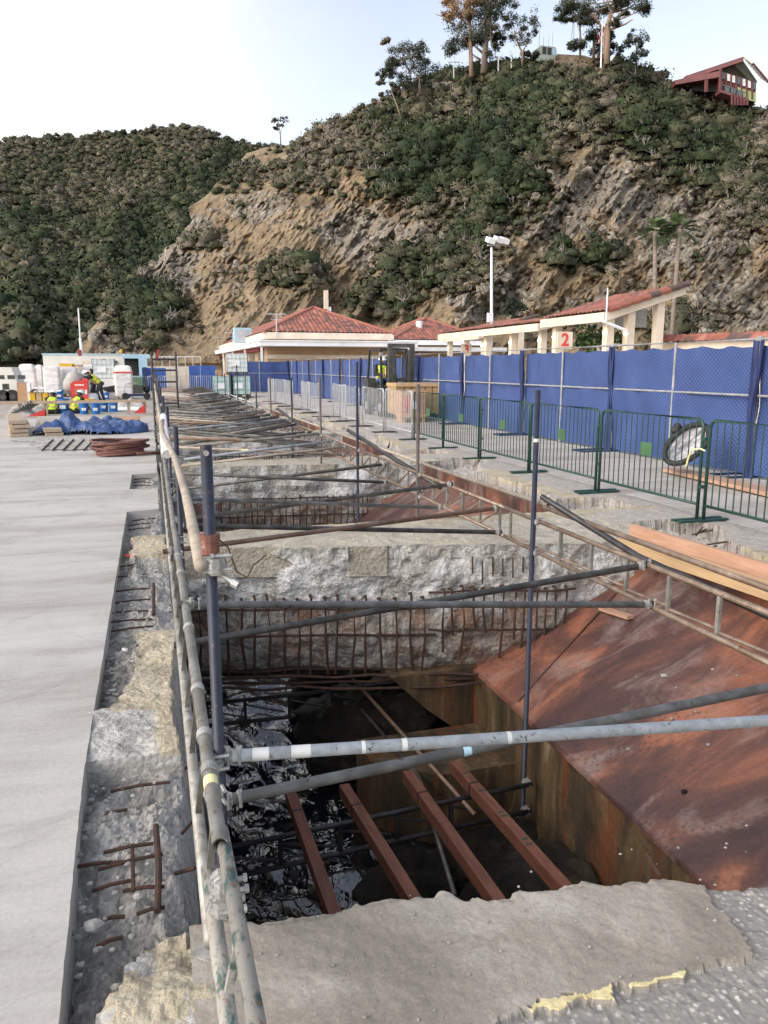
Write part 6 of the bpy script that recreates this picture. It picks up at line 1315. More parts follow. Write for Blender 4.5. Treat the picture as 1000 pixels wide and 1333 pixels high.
def person(lab, J, vest=True, pants='dark_cloth', sleeve='dark_cloth', arms_bare=False, face=(0, -1, 0), helmet=True):
    """J: joints in metres. One continuous remeshed body; clothing, helmet and hair are its children"""
    g = {k: np.array(v, float) for k, v in J.items()}
    m = MB(); fc = np.array(face, float); fc /= np.linalg.norm(fc); hd = g['head']; upv = hd-g['neck']; upv /= np.linalg.norm(upv)
    side = np.cross(fc, upv); side /= np.linalg.norm(side); A3 = np.array([side, fc, upv])
    m.ell(hd, (.078, .10, .118), 16, 12, A3); cap(m, g['neck']-upv*.05, hd-upv*.06, .058, .055)
    m.ell(hd + fc*.105 - upv*.012, (.014, .022, .026), 8, 6, A3)                    # nose
    for s_ in (-1, 1): m.ell(hd + side*s_*.078, (.014, .02, .03), 8, 6, A3); m.ell(hd + fc*.088 + side*s_*.03 + upv*.018, (.018, .012, .010), 8, 6, A3)
    m.ell(hd + fc*.092 - upv*.058, (.026, .012, .010), 8, 6, A3)
    def torso(mb, k=1.0):
        sh = (g['lsh']+g['rsh'])/2; hp = (g['lhip']+g['rhip'])/2; t = sh-hp; ln = np.linalg.norm(t); t /= ln; sd = g['lsh']-g['rsh']; w = np.linalg.norm(sd); sd = sd/w; fr = np.cross(sd, t)
        for q, (sx, sy) in ((.05, (.165, .115)), (.3, (.15, .11)), (.55, (.165, .12)), (.8, (.175, .115)), (.97, (.12, .085))): mb.ell(hp + t*ln*q, (sx*k, sy*k, .13*k), 14, 8, np.array([sd, fr, t]))
        for s_ in ('lsh', 'rsh'): mb.ell(g[s_], (.072*k,)*3, 10, 7)
    torso(m)
    for s_ in 'lr':
        cap(m, g[s_+'sh'], g[s_+'el'], .052, .042); cap(m, g[s_+'el'], g[s_+'wr'], .042, .028); hand(m, g[s_+'wr'], g[s_+'wr']-g[s_+'el']+np.array([0, 0, -.05]), (0, .2, 1))
        cap(m, g[s_+'hip'], g[s_+'kn'], .085, .058); cap(m, g[s_+'kn'], g[s_+'an'], .058, .04); tv = g[s_+'toe']-g[s_+'an']; cap(m, g[s_+'an']+(0, 0, -.03), g[s_+'toe'], .045, .035)
    base = base_of(m.v); o = build('person', m, M['skin'], None, True, origin=base); tag(o, lab, 'person')
    rm = o.modifiers.new('remesh', 'REMESH'); rm.mode = 'VOXEL'; rm.voxel_size = .011; rm.use_smooth_shade = True
    def cloth(name, mb, mat, vox=.016):
        c = build(name, mb, M[mat], o, True); r_ = c.modifiers.new('remesh', 'REMESH'); r_.mode = 'VOXEL'; r_.voxel_size = vox; r_.use_smooth_shade = True; return c
    mb = MB(); torso(mb, 1.07)
    for s_ in 'lr':
        e = g[s_+'el'] if arms_bare else g[s_+'wr'] - (g[s_+'wr']-g[s_+'el'])*.08
        cap(mb, g[s_+'sh'], g[s_+'el']*.6 + g[s_+'sh']*.4 if arms_bare else g[s_+'el'], .064, .054)
        if not arms_bare: cap(mb, g[s_+'el'], e, .054, .040)
    cloth('shirt', mb, sleeve)
    mb = MB(); hp = (g['lhip']+g['rhip'])/2; mb.ell(hp, (.185, .13, .12), 12, 8)
    for s_ in 'lr': cap(mb, g[s_+'hip'], g[s_+'kn'], .098, .072); cap(mb, g[s_+'kn'], g[s_+'an'], .072, .056)
    cloth('trousers', mb, pants)
    for s_ in 'lr': mb = MB(); cap(mb, g[s_+'an']+(0, 0, -.02), g[s_+'toe'], .055, .045); cap(mb, g[s_+'an']+(0, 0, .08), g[s_+'an'], .055, .055); cloth('boot', mb, 'rubber')
    if vest:
        sh = (g['lsh']+g['rsh'])/2; t = sh-hp; ln = np.linalg.norm(t); t /= ln; sd = g['lsh']-g['rsh']; w = np.linalg.norm(sd); sd = sd/w; fr = np.cross(sd, t); Ax = np.array([sd, fr, t])
        mb = MB(); [mb.ell(hp + t*ln*q, (sx, sy, .13), 16, 8, Ax) for q, (sx, sy) in ((.12, (.195, .142)), (.4, (.18, .138)), (.65, (.19, .142)), (.88, (.19, .13)))]; cloth('vest', mb, 'vest')
        for q in (.22, .5): mb = MB(); mb.tube([hp + t*ln*q + sd*.188*cos(a) + fr*.146*sin(a) for a in np.linspace(0, 2*pi, 25)], .017, 6); build('band', mb, M['vest_band'], o, True)
        for s_ in (-1, 1): mb = MB(); mb.tube([hp + t*ln*q + sd*.10*s_ + fr*k for q, k in ((.2, .142), (.6, .150), (.9, .125), (1.04, .03), (1.0, -.06), (.85, -.12), (.6, -.146), (.2, -.142))], .017, 6); build('band', mb, M['vest_band'], o, True)
    mb = MB(); mb.ell(hd - fc*.01 + upv*.01, (.084, .104, .118), 14, 10, A3); v = np.array(mb.v); keep = ((v-hd) @ fc < .045); 
    c = build('hair', mb, M['rubber'], o, True); c.location = (0, 0, 0)
    c.data.transform(__import__('mathutils').Matrix.Identity(4))
    for vtx in c.data.vertices:
        q = np.array(vtx.co) + base - hd
        if q @ fc > .03 and q @ upv < .07: vtx.co = tuple(np.array(vtx.co) - fc*(q @ fc - .03))
    if helmet:
        mb = MB(); R_ = []
        for i in range(7):
            ph = pi/2*i/6; R_.append([hd + upv*(.035 + .125*sin(ph)) + side*.125*cos(ph)*cos(a) + fc*.145*cos(ph)*sin(a) for a in np.linspace(0, 2*pi, 25)])
        R_.insert(0, [hd + upv*.03 + side*.135*cos(a) + fc*(.158*sin(a) + (.04 if sin(a) > 0 else 0)*sin(a)) for a in np.linspace(0, 2*pi, 25)])
        mb.grid(np.array(R_)); build('helmet', mb, M['helmet'], o, True)
    return o
def kneel(px, pyt, D, lab, lean=.35, turn=.0):
    t = atd(px, pyt, D); x, y = t[0], t[1]; z0 = -.02; s_ = max(.9, (t[2]-z0)/1.02); s_ = 1
    d = np.array([sin(turn), cos(turn), 0]); r_ = np.array([cos(turn), -sin(turn), 0]); P = lambda f, l, z: tuple(np.array([x, y, z0]) + d*f + r_*l + np.array([0, 0, z]))
    hz = max(.10, t[2]-z0-.72)
    return person(lab, dict(head=P(.26, 0, hz+.56), neck=P(.18, 0, hz+.43), lsh=P(.15, -.19, hz+.40), rsh=P(.15, .19, hz+.40), lel=P(.28, -.27, hz+.16), rel=P(.28, .27, hz+.16), lwr=P(.48, -.16, hz+.08), rwr=P(.48, .14, hz+.08), lhip=P(-.08, -.10, hz), rhip=P(-.08, .10, hz), lkn=P(.28, -.18, .09), rkn=P(.28, .18, .09), lan=P(-.12, -.15, .07), ran=P(-.12, .15, .07), ltoe=P(-.26, -.15, .05), rtoe=P(-.26, .15, .05)), face=tuple(d*.9 + np.array([0, 0, -.35])))
kneel(67, 513, 29.3, 'kneeling worker left in yellow green vest and white helmet seen from behind', turn=.1)
kneel(97, 513, 29.3, 'kneeling worker right in vest over black sleeves turned to the buckets', turn=.75)
# bending worker facing left
t = np.array(atd(128, 520, 37.0)); x, y = t[0], t[1]; P = lambda f, l, z: (x - f, y + l, z)
person('bending worker in yellow green vest reaching left into the red mixer drum', dict(head=P(.42, 0, 1.32), neck=P(.30, 0, 1.22), lsh=P(.25, -.19, 1.17), rsh=P(.25, .19, 1.17), lel=P(.45, -.26, .93), rel=P(.45, .22, .95), lwr=P(.70, -.18, .90), rwr=P(.70, .14, .92), lhip=P(-.12, -.10, .86), rhip=P(-.12, .10, .86), lkn=P(.02, -.14, .46), rkn=P(-.16, .12, .46), lan=P(-.12, -.14, .09), ran=P(-.25, .14, .09), ltoe=P(.05, -.15, .04), rtoe=P(-.08, .15, .04)), arms_bare=True, pants='grey_cloth', face=(-1, 0, -.45))
t = np.array(atd(121.5, 519, 38.0)); x, y = t[0], t[1]
person('dark clothed worker bending behind the one in the vest at the mixer', dict(head=P(.02, 0, 1.38), neck=P(.0, 0, 1.27), lsh=P(.0, -.19, 1.2), rsh=P(.0, .19, 1.2), lel=P(.2, -.25, 1.12), rel=P(.2, .22, 1.1), lwr=P(.45, -.16, 1.17), rwr=P(.45, .14, 1.15), lhip=P(-.08, -.10, .84), rhip=P(-.08, .10, .84), lkn=P(.05, -.13, .45), rkn=P(-.04, .13, .45), lan=P(-.05, -.14, .09), ran=P(-.1, .14, .09), ltoe=P(.1, -.15, .04), rtoe=P(.05, .15, .04)), vest=False, face=(-1, 0, -.2), helmet=False)
# forklift driver
x, y = fx-.16, fy+1.35; P = lambda f, l, z: (x + l, y - f, z)
person('forklift driver in white helmet and yellow green vest', dict(head=P(.06, 0, 1.80), neck=P(.0, 0, 1.66), lsh=P(.0, .19, 1.6), rsh=P(.0, -.19, 1.6), lel=P(.12, .26, 1.34), rel=P(.12, -.26, 1.34), lwr=P(.38, .16, 1.36), rwr=P(.34, -.12, 1.34), lhip=P(-.05, .10, 1.14), rhip=P(-.05, -.10, 1.14), lkn=P(.38, .13, 1.18), rkn=P(.38, -.13, 1.18), lan=P(.48, .13, .98), ran=P(.48, -.13, .98), ltoe=P(.62, .13, .95), rtoe=P(.62, -.13, .95)), pants='jean', face=(.3, -1, -.15))

# ================================================================ HILLS, SHRUBS AND TREES
def leaves(centres, radii, tones, n, size, up=.35, flat=.75, seed=1, shell=False):
    """n small leaf faces spread over the shell and inside of each crown clump -> vertices, tone"""
    r_ = np.random.default_rng(seed); C_ = np.repeat(np.asarray(centres, float), n, 0); R_ = np.repeat(np.asarray(radii, float), n); T_ = np.repeat(np.asarray(tones, float), n)
    N_ = len(C_); d = r_.normal(size=(N_, 3)); d[:, 2] = d[:, 2]*.8 + up; d /= np.linalg.norm(d, axis=1)[:, None]
    rad = R_*r_.uniform(.25, 1.0, N_)**.5*(1 + .25*r_.normal(size=N_)).clip(.5, 1.5)
    P = C_ + d*rad[:, None]*np.array([1, 1, flat]); nrm0 = d*np.array([1, 1, 1/flat]) + .42*r_.normal(size=(N_, 3)); nrm0 /= np.linalg.norm(nrm0, axis=1)[:, None]; nrm = d + .6*r_.normal(size=(N_, 3)); nrm /= np.linalg.norm(nrm, axis=1)[:, None]
    a = np.cross(nrm, r_.normal(size=(N_, 3))); a /= np.linalg.norm(a, axis=1)[:, None]; b = np.cross(nrm, a)
    core = None
    if shell:
        C2 = np.asarray(centres, float); R2 = np.asarray(radii, float); T2 = np.asarray(tones, float); nu, nv = 9, 5
        th = np.linspace(0, 2*pi, nu+1)[:-1]; ph = np.linspace(.12, pi*.62, nv); TH, PH = np.meshgrid(th, ph, indexing='ij')
        D0 = np.stack([np.sin(PH)*np.cos(TH), np.sin(PH)*np.sin(TH), np.cos(PH)], 2)
        Rn = R2[:, None, None]*(.64 + .18*r_.normal(size=(len(C2), nu, nv)).clip(-1.6, 1.6))
        G3 = C2[:, None, None, :] + D0[None]*Rn[..., None]*np.array([1, 1, flat])
        Q = np.stack([G3[:, :, :-1], np.roll(G3, -1, 1)[:, :, :-1], np.roll(G3, -1, 1)[:, :, 1:], G3[:, :, 1:]], 3).reshape(-1, 3)
        DN = np.broadcast_to(D0[None], G3.shape); NQ = np.stack([DN[:, :, :-1], np.roll(DN, -1, 1)[:, :, :-1], np.roll(DN, -1, 1)[:, :, 1:], DN[:, :, 1:]], 3).reshape(-1, 3)
        core = (Q, np.repeat(T2, nu*(nv-1)*4), NQ)
    s = (size if np.isscalar(size) else np.repeat(np.asarray(size, float), n))*r_.uniform(.55, 1.3, N_)
    a *= s[:, None]*.5; b *= (s*r_.uniform(.5, 1, N_))[:, None]*.5
    V = np.stack([P-a-b*.4, P-b, P+a+b*.2, P+b], 1).reshape(-1, 3)
    global LEAFN; LEAFN = np.repeat(nrm0, 4, 0)
    tn_ = np.repeat(T_ + .07*r_.normal(size=N_), 4).clip(0, 1)
    W = V.reshape(-1, 4, 3); gn = np.cross(W[:, 1]-W[:, 0], W[:, 2]-W[:, 0]); fl_ = (gn*nrm0).sum(1) < 0; W[fl_] = W[fl_][:, ::-1]; V = W.reshape(-1, 3)
    if core is not None:
        K = core[0].reshape(-1, 4, 3); kn = np.cross(K[:, 1]-K[:, 0], K[:, 2]-K[:, 0]); kf = (kn*core[2].reshape(-1, 4, 3)[:, 0]).sum(1) < 0
        K[kf] = K[kf][:, ::-1]; kn_ = core[2].reshape(-1, 4, 3).copy(); kn_[kf] = kn_[kf][:, ::-1]; core = (K.reshape(-1, 3), core[1], kn_.reshape(-1, 3))
    if core is not None: V = np.concatenate([V, core[0]]); tn_ = np.concatenate([tn_, core[1]]); LEAFN = np.concatenate([LEAFN, core[2]])
    return V, tn_
LEAFN = None
def leaf_obj(name, V, T_, mat, parent=None, origin=(0, 0, 0)):
    o0 = np.array(parent['_o']) if parent is not None else np.array(origin, float)
    me = fast_mesh(name, V-o0, len(V)//4, mat, {'tone': T_})
    if LEAFN is not None and len(LEAFN) == len(V):
        me.polygons.foreach_set('use_smooth', np.ones(len(V)//4, bool)); me.normals_split_custom_set_from_vertices(LEAFN.astype(np.float32))
    o = bpy.data.objects.new(name, me); COL.objects.link(o); o.parent = parent
    if parent is None: o.location = o0
    return o
def ip(x, pts): return np.interp(x, [q[0] for q in pts], [q[1] for q in pts])
RIDGE = [(300, 205), (330, 197), (345, 192), (380, 188), (400, 178), (440, 155), (470, 140), (500, 127), (520, 118), (560, 104), (590, 94), (610, 90), (640, 84), (690, 76), (720, 70), (760, 72), (800, 84), (850, 97), (880, 110), (920, 127), (960, 138), (1000, 142), (1100, 150), (1250, 160)]
RIDGE2 = [(-300, 195), (0, 187), (40, 181), (60, 178), (100, 179), (130, 178), (170, 173), (200, 168), (225, 164), (245, 166), (270, 172), (300, 185), (345, 190), (400, 205), (600, 230)]
def pts_at(px, py, D):
    d = _f + _r*((px-500)/1000)[..., None] + _u*((666.5-py)/1000)[..., None]; return _c + d*(D/np.hypot(d[..., 0], d[..., 1]))[..., None]
def blob(px, py, L):
    s = np.zeros(px.shape)
    for cx, cy, rx, ry, w in L: s = np.maximum(s, w*np.exp(-((((px-cx)/rx)**2+((py-cy)/ry)**2)**1.5)))
    return s
ROCK = [(215, 355, 55, 40, 1), (160, 430, 40, 40, .9), (720, 270, 75, 55, 1), (640, 380, 70, 45, .9), (800, 240, 70, 60, .8), (900, 300, 90, 70, .9), (860, 200, 40, 30, .6), (470, 300, 70, 50, .75), (540, 300, 50, 40, .7), (560, 270, 50, 30, .5), (340, 270, 60, 25, .7), (300, 340, 30, 60, .5), (950, 400, 70, 50, .7), (780, 400, 60, 40, .7), (400, 215, 40, 25, .6), (930, 250, 60, 40, .8), (260, 290, 20, 14, 1.0)]
VEG = [(600, 205, 130, 80, 1), (690, 140, 110, 50, 1), (540, 170, 60, 55, .9), (560, 350, 70, 32, 1), (500, 392, 42, 25, 1), (610, 315, 45, 35, .85), (850, 160, 110, 55, 1.), (940, 190, 70, 60, 1), (975, 250, 40, 50, .8), (430, 185, 70, 40, .75), (500, 185, 70, 60, .7), (400, 230, 60, 25, .6), (188, 405, 46, 42, 1.1), (385, 355, 45, 20, .9), (730, 335, 24, 20, .9), (780, 338, 28, 18, .9), (300, 225, 40, 25, .7), (262, 318, 30, 10, .9), (640, 245, 85, 65, .9), (890, 430, 45, 30, .6), (650, 110, 170, 30, .9), (800, 110, 90, 30, .9), (215, 275, 30, 20, .6), (190, 340, 14, 8, .5), (540, 240, 70, 30, .8), (860, 230, 50, 25, .5), (620, 190, 110, 60, 1)]
# main rocky hill: loft from foot to ridge, then down the back
def main_hill(s, t):
    pxb = 85 + 1115*s; pxr = 322 + 880*s + 0*t
    px = pxb + (pxr-pxb)*t + (1-s).clip(0, 1)**3*(22*n1(np.asarray(t)*4.3, 77).reshape(np.shape(t)) + 9*n1(np.asarray(t)*15, 78).reshape(np.shape(t)))*np.sin(pi*np.clip(t, 0, 1)); pyr = ip(pxr, RIDGE); py = 474 + (pyr-474)*t
    D = 84 + (150 + 25*np.clip(1-s*2, 0, 1) - 84)*(.78*t + .22*t**3); return px, py, D
def hill_relief(px, py, t, s):
    rk = blob(px, py, ROCK).ravel()
    q = np.stack([px.ravel()*.011, py.ravel()*.011, px.ravel()*0], 1); a = .62; u_ = q[:, 0]*cos(a)+q[:, 1]*sin(a); v_ = -q[:, 0]*sin(a)+q[:, 1]*cos(a)
    ql = np.stack([u_*2.1, v_*.75, u_*0], 1); q2 = np.stack([u_*5.5, v_*2.6, u_*0], 1); q3 = np.stack([u_*17, v_*9, u_*0], 1)
    r1 = 1-np.abs(vnoise(ql+3.3, 200))*2; r2 = 1-np.abs(vnoise(q2, 201))*2; r3 = np.abs(vnoise(q3, 202)); q4 = q3*2.6
    e = (np.sin(pi*np.clip(t, 0, 1))**.45).ravel()
    return (-(5.0*r1 + (1.2+1.0*rk)*r2 + (.6+.9*rk)*(r3-.5)*2 + (.4+.4*rk)*vnoise(q4, 203) + 2.5*vnoise(ql*.5, 204))*e).reshape(px.shape)
ns, nt_ = 560, 300
S, Tt = np.meshgrid(np.linspace(0, 1, ns), np.linspace(0, 1, nt_)); px, py, D = main_hill(S, Tt); D = D + hill_relief(px, py, Tt, S); P = pts_at(px, py, D)
SOIL = [(330, 340, 50, 60, 1), (430, 400, 60, 50, .9), (370, 300, 40, 40, .7), (760, 330, 40, 40, .5), (520, 130, 60, 30, .6)]
rock = (.19 + .62*blob(px, py, ROCK) - .22*blob(px, py, SOIL)).clip(0, 1)
vv = blob(px, py, VEG); rock = np.where(vv > .35, -vv.clip(0, 1), rock)
back = pts_at(px[-1], py[-1]+6, D[-1]+30); back2 = back + np.array([_f[0], _f[1], 0])*40; back2[:, 2] = -2
foot = P[0].copy(); foot[:, 2] = -1.5
G = np.concatenate([foot[None], P, back[None], back2[None]], 0); tn = np.concatenate([rock[:1], rock, rock[-1:], rock[-1:]], 0)
struct('hillside', MB().grid(G, tone=tn), M['cliff'], smooth=False)
BARE = [(345, 330, 55, 70, 1), (430, 395, 60, 40, .8), (720, 285, 60, 50, .8), (830, 280, 70, 40, .6), (900, 320, 80, 50, .5), (660, 400, 60, 30, .7), (780, 200, 25, 40, .4)]
r_ = np.random.default_rng(11); nb = 26000
s_ = r_.uniform(0, 1, nb); t_ = r_.uniform(.0, 1.0, nb); bx_, by_, bd = main_hill(s_, t_); dens = .03 + 1.0*blob(bx_, by_, VEG) - .06*blob(bx_, by_, BARE) + .30*fbm(np.stack([bx_*.035, by_*.05, bx_*0], 1), 3, 210)*blob(bx_, by_, VEG).clip(.35, 1)
dens *= 1 - .75*blob(bx_, by_, [(750, 235, 45, 45, 1), (805, 205, 50, 40, .8), (690, 300, 60, 40, 1), (845, 265, 60, 35, 1), (590, 280, 40, 30, .6), (470, 270, 60, 40, .8), (430, 320, 60, 50, 1)])
keep = (r_.uniform(0, 1, nb)*1.7 < dens) & (bx_ > 60) & (bx_ < 1080)
s_, t_, bx_, by_, bd, dens = [q[keep] for q in (s_, t_, bx_, by_, bd, dens)]
bd2 = bd + hill_relief(bx_, by_, t_, s_) - .5; Pc = pts_at(bx_, by_, bd2); vg = blob(bx_, by_, VEG)
rad = r_.uniform(.35, .8, len(Pc))*(1 + 2.8*vg*r_.uniform(0, 1, len(Pc))**1.7); Pc[:, 2] += rad*.35
sp = fbm(np.stack([bx_*.02, by_*.02, bx_*0], 1), 2, 220); gcore = blob(bx_, by_, [(590, 210, 130, 60, 1), (560, 350, 80, 30, 1), (500, 390, 40, 25, 1), (850, 160, 90, 50, .8), (930, 200, 60, 50, .8), (700, 150, 80, 40, .6), (188, 405, 46, 42, .9), (730, 335, 30, 24, 1), (780, 338, 30, 24, 1)])
tone = (.66 + .24*sp + .10*r_.normal(size=len(Pc)) + .22*np.sign(r_.uniform(-1, 1, len(Pc)))*r_.uniform(.3, 1, len(Pc)) - .46*gcore).clip(0, 1)
V, T_ = leaves(Pc, rad, tone, 80, np.clip(rad*.28, .15, .45), seed=3, shell=True); o = leaf_obj('hillside_shrubs', V, T_, M['shrub']); tag(o, 'mixed green and grey brown shrubs covering the rocky hillside', 'shrubs', kind='stuff')
# dead grey twigs among the shrubs
mb = MB(); k = r_.choice(np.where((vg > .35) & (vg < .95))[0], 320, replace=False)
for i in k:
    c = Pc[i]; 
    for q in range(4): d = np.array([r_.normal(0, .7), r_.normal(0, .5), r_.uniform(.6, 1.6)]); e = c + d*1.1; mb.tube([c-(0, 0, .4), c+d*.5, e], [.05, .035, .015], 4, caps=False); mb.tube([c+d*.5, c+d*.5+np.array([r_.normal(0, .6), r_.normal(0, .4), .6])], [.03, .012], 4, caps=False)
tag(build('dead_branches', mb, M['twig']), 'bare grey branches among the hillside shrubs', 'branches', kind='stuff')
# loose boulders and outcrops on the slope
mb = MB(); nb = 1500; s_ = r_.uniform(0, 1, nb); t_ = r_.uniform(0, .85, nb); bx2, by2, bd = main_hill(s_, t_); rk = blob(bx2, by2, ROCK); kp = (r_.uniform(0, 1, nb) < rk*1.1)
base_m = MB().ell((0, 0, 0), (1, 1, 1), 8, 6); bv = np.array(base_m.v)
for i in np.where(kp)[0]:
    c = pts_at(bx2[i:i+1], by2[i:i+1], bd[i:i+1]+hill_relief(bx2[i:i+1], by2[i:i+1], t_[i:i+1], s_[i:i+1])-.1)[0]; R_ = r_.uniform(.2, .7)*np.array([1, .8, r_.uniform(.8, 1.6)])
    v = bv*(1 + .5*vnoise(bv*1.3 + i, 230))[:, None]*R_ ; v = v @ np.array([[cos(.5), 0, sin(.5)], [0, 1, 0], [-sin(.5), 0, cos(.5)]]) + c; mb.add(v.tolist(), base_m.f, float(r_.uniform(.75, 1)))
tag(build('rock_outcrops', mb, M['cliff']), 'pale broken rock outcrops scattered over the bare slope', 'rocks', kind='stuff')

# left wooded hill behind
def left_hill(s, t):
    px = -330 + 900*s; py = 478 + (ip(px, RIDGE2)-478)*t; D = 120 + 300*(.6*t + .4*t*t); return px, py, D
def rel2(px, py, t):
    q = np.stack([px.ravel()*.008, py.ravel()*.008, px.ravel()*0], 1); a = .5; u_ = q[:, 0]*cos(a)+q[:, 1]*sin(a); v_ = -q[:, 0]*sin(a)+q[:, 1]*cos(a)
    return ((-14*(1-np.abs(vnoise(np.stack([u_*1.6, v_*.7, u_*0], 1), 240))*2) + 5*vnoise(q*6, 241))*(np.sin(pi*np.clip(t, 0, 1))**.5).ravel()).reshape(px.shape)
S, Tt = np.meshgrid(np.linspace(0, 1, 200), np.linspace(0, 1, 110)); px, py, D = left_hill(S, Tt); P = pts_at(px, py, D+rel2(px, py, Tt)); ft = P[0].copy(); ft[:, 2] = -1.5
bk = P[-1].copy() + np.array([_f[0], _f[1], 0])*150; bk[:, 2] = -2
struct('hills', MB().grid(np.concatenate([ft[None], P, bk[None]], 0), tone=-.7), M['cliff'])
nb = 15000; s_ = r_.uniform(.12, 1, nb); t_ = r_.uniform(0, 1, nb)**.8; bx_, by_, bd = left_hill(s_, t_); low = blob(bx_, by_, [(120, 330, 220, 75, 1), (60, 400, 140, 60, 1), (40, 450, 80, 30, 1), (300, 250, 80, 50, .8), (230, 300, 80, 50, .9)])
open_ = blob(bx_, by_, [(10, 440, 25, 30, .8), (60, 290, 50, 14, .5), (20, 270, 40, 20, .4)])
kp = (r_.uniform(0, 1, nb) < .72 + .3*low - open_) & (bx_ < 470); s_, t_, bx_, by_, bd, low = [q[kp] for q in (s_, t_, bx_, by_, bd, low)]
Pc = pts_at(bx_, by_, bd+rel2(bx_, by_, t_)-1); rad = r_.uniform(1.0, 2.2, len(Pc))*(1+1.2*low*r_.uniform(0, 1, len(Pc))**1.5)*(.6+.4*bd/300); Pc[:, 2] += rad*.5
sp = fbm(np.stack([bx_*.03, by_*.03, bx_*0], 1), 3, 250)
tone = (.60 - .26*low + .22*sp + .10*r_.normal(size=len(Pc)) + .2*np.sign(r_.uniform(-1, 1, len(Pc)))*r_.uniform(.2, 1, len(Pc))).clip(0, 1)
V, T_ = leaves(Pc, rad, tone, 50, rad*.28, seed=4, shell=True); o = leaf_obj('distant_woodland', V, T_, M['shrub']); tag(o, 'dark green and grey brown woodland covering the far left hill', 'woodland', kind='stuff')

# trees on the ridge
def tree(name, lab, D, trunk, clumps, bark, k=(480, 3.571), tone=.42, r0=.35, branches=(), grp=None, n=850, leaf=.25, cat='tree'):
    def w(q, jd=0): return np.array(atd(k[0]+q[0]/k[1], q[1]/k[1], D+jd))
    b = w(trunk[0]); T = thing(name, lab, cat, tuple(b), grp); rr_ = np.random.default_rng(len(lab)+int(trunk[0][0]))
    m = MB(); pts = [w(q) for q in trunk]; pts[0] = pts[0] - (0, 0, .8); m.tube(pts, np.linspace(r0, r0*.45, len(pts)), 8)
    sc = D/1000/k[1]; cen = []; rad = []; tn = []
    for q in clumps:
        c = w(q, rr_.uniform(-2.2, 2.2)); R_ = q[2]*sc*1.25
        j = int(rr_.integers(len(pts)//2, len(pts))); st = pts[j]; mid = (st+c)/2 + (0, 0, -.1*R_); m.tube([st, mid, c], [r0*.30, r0*.2, .05], 5, caps=False)
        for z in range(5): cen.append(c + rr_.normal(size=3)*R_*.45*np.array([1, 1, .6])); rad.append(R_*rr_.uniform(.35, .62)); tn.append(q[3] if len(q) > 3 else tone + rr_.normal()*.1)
    for br in branches: m.tube([w(q) for q in br], np.linspace(r0*.4, r0*.12, len(br)), 6)
    build('trunk', m, M[bark], T, True)
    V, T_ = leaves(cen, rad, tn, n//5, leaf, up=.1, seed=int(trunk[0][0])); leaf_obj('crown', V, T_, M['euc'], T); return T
tree('eucalyptus_tree', 'pale thin leaning eucalyptus at the left end of the ridge', 140, [(152, 530), (128, 480), (108, 430), (100, 380)], [(62, 385, 14), (100, 335, 20), (85, 330, 25), (130, 410, 16), (60, 440, 10), (110, 395, 14)], 'bark', r0=.14, tone=.45, n=520)
tree('eucalyptus_tree', 'loose grey green eucalyptus with a small tuft high on its left', 148, [(200, 400), (190, 330), (165, 290)], [(140, 240, 36), (190, 215, 40), (240, 240, 34), (170, 285, 38), (95, 320, 34), (75, 350, 22), (120, 290, 26), (85, 190, 22, .75), (240, 270, 26)], 'bark_dark', branches=[[(165, 300), (110, 260), (85, 205)]], r0=.22, tone=.42)
tree('dense_tree', 'dark dense round tree on the ridge left of the tall eucalyptus', 146, [(240, 420), (235, 360)], [(210, 330, 52, .12), (262, 310, 50, .15), (300, 300, 36, .12), (190, 385, 42, .1), (250, 365, 50, .08), (160, 370, 30, .12), (120, 430, 22, .2)], 'bark_dark', r0=.3, n=520)
tree('eucalyptus_tree', 'tall eucalyptus with a pinkish trunk and orange lit top', 146, [(478, 335), (474, 230), (470, 120), (468, 0), (470, -60)], [(400, 215, 50), (372, 235, 36), (420, 150, 46), (440, 190, 34), (495, 185, 34), (390, 50, 42, .95), (430, 25, 50, 1.), (470, 60, 40, .9), (400, 90, 34, .75), (370, 20, 40, .9), (440, -40, 60, .9), (500, 10, 36, .8)], 'bark', branches=[[(474, 230), (440, 170), (415, 140)], [(400, 120), (350, 80), (310, 65)]], r0=.42)  # top clumps painted orange in place of low sunlight
tree('eucalyptus_tree', 'big dark trunked eucalyptus right of the pinkish one', 146, [(535, 318), (542, 230), (548, 150), (560, 40), (575, -40)], [(530, 80, 46), (555, 45, 50), (600, 30, 42), (645, 15, 38), (592, 195, 32), (572, 225, 30), (512, 150, 42), (545, 105, 46), (605, 85, 28), (575, 135, 34), (520, 200, 26), (590, -20, 50), (540, 0, 40), (640, -20, 40), (600, 160, 22)], 'bark_dark', branches=[[(535, 250), (500, 220), (470, 190)], [(545, 200), (590, 150)], [(520, 280), (480, 250)]], r0=.62, tone=.36)
tree('eucalyptus_tree', 'airy pale trunked eucalyptus left of the telecom cabin', 146, [(713, 290), (716, 250), (700, 215), (680, 160)], [(670, 80, 30), (700, 100, 36), (742, 108, 40), (772, 100, 24), (640, 130, 26), (690, 180, 40), (732, 190, 30), (655, 175, 24), (765, 150, 18), (710, 135, 20)], 'bark', branches=[[(716, 250), (735, 200), (745, 130)], [(713, 240), (770, 160), (780, 120)]], r0=.22, tone=.35, n=300)
tree('bush', 'small dark bush on the ridge left of the telecom cabin', 146, [(755, 275), (755, 255)], [(742, 255, 20, .1), (765, 258, 22, .1)], 'bark_dark', r0=.1, cat='bush')
k7 = (720, 3.571)
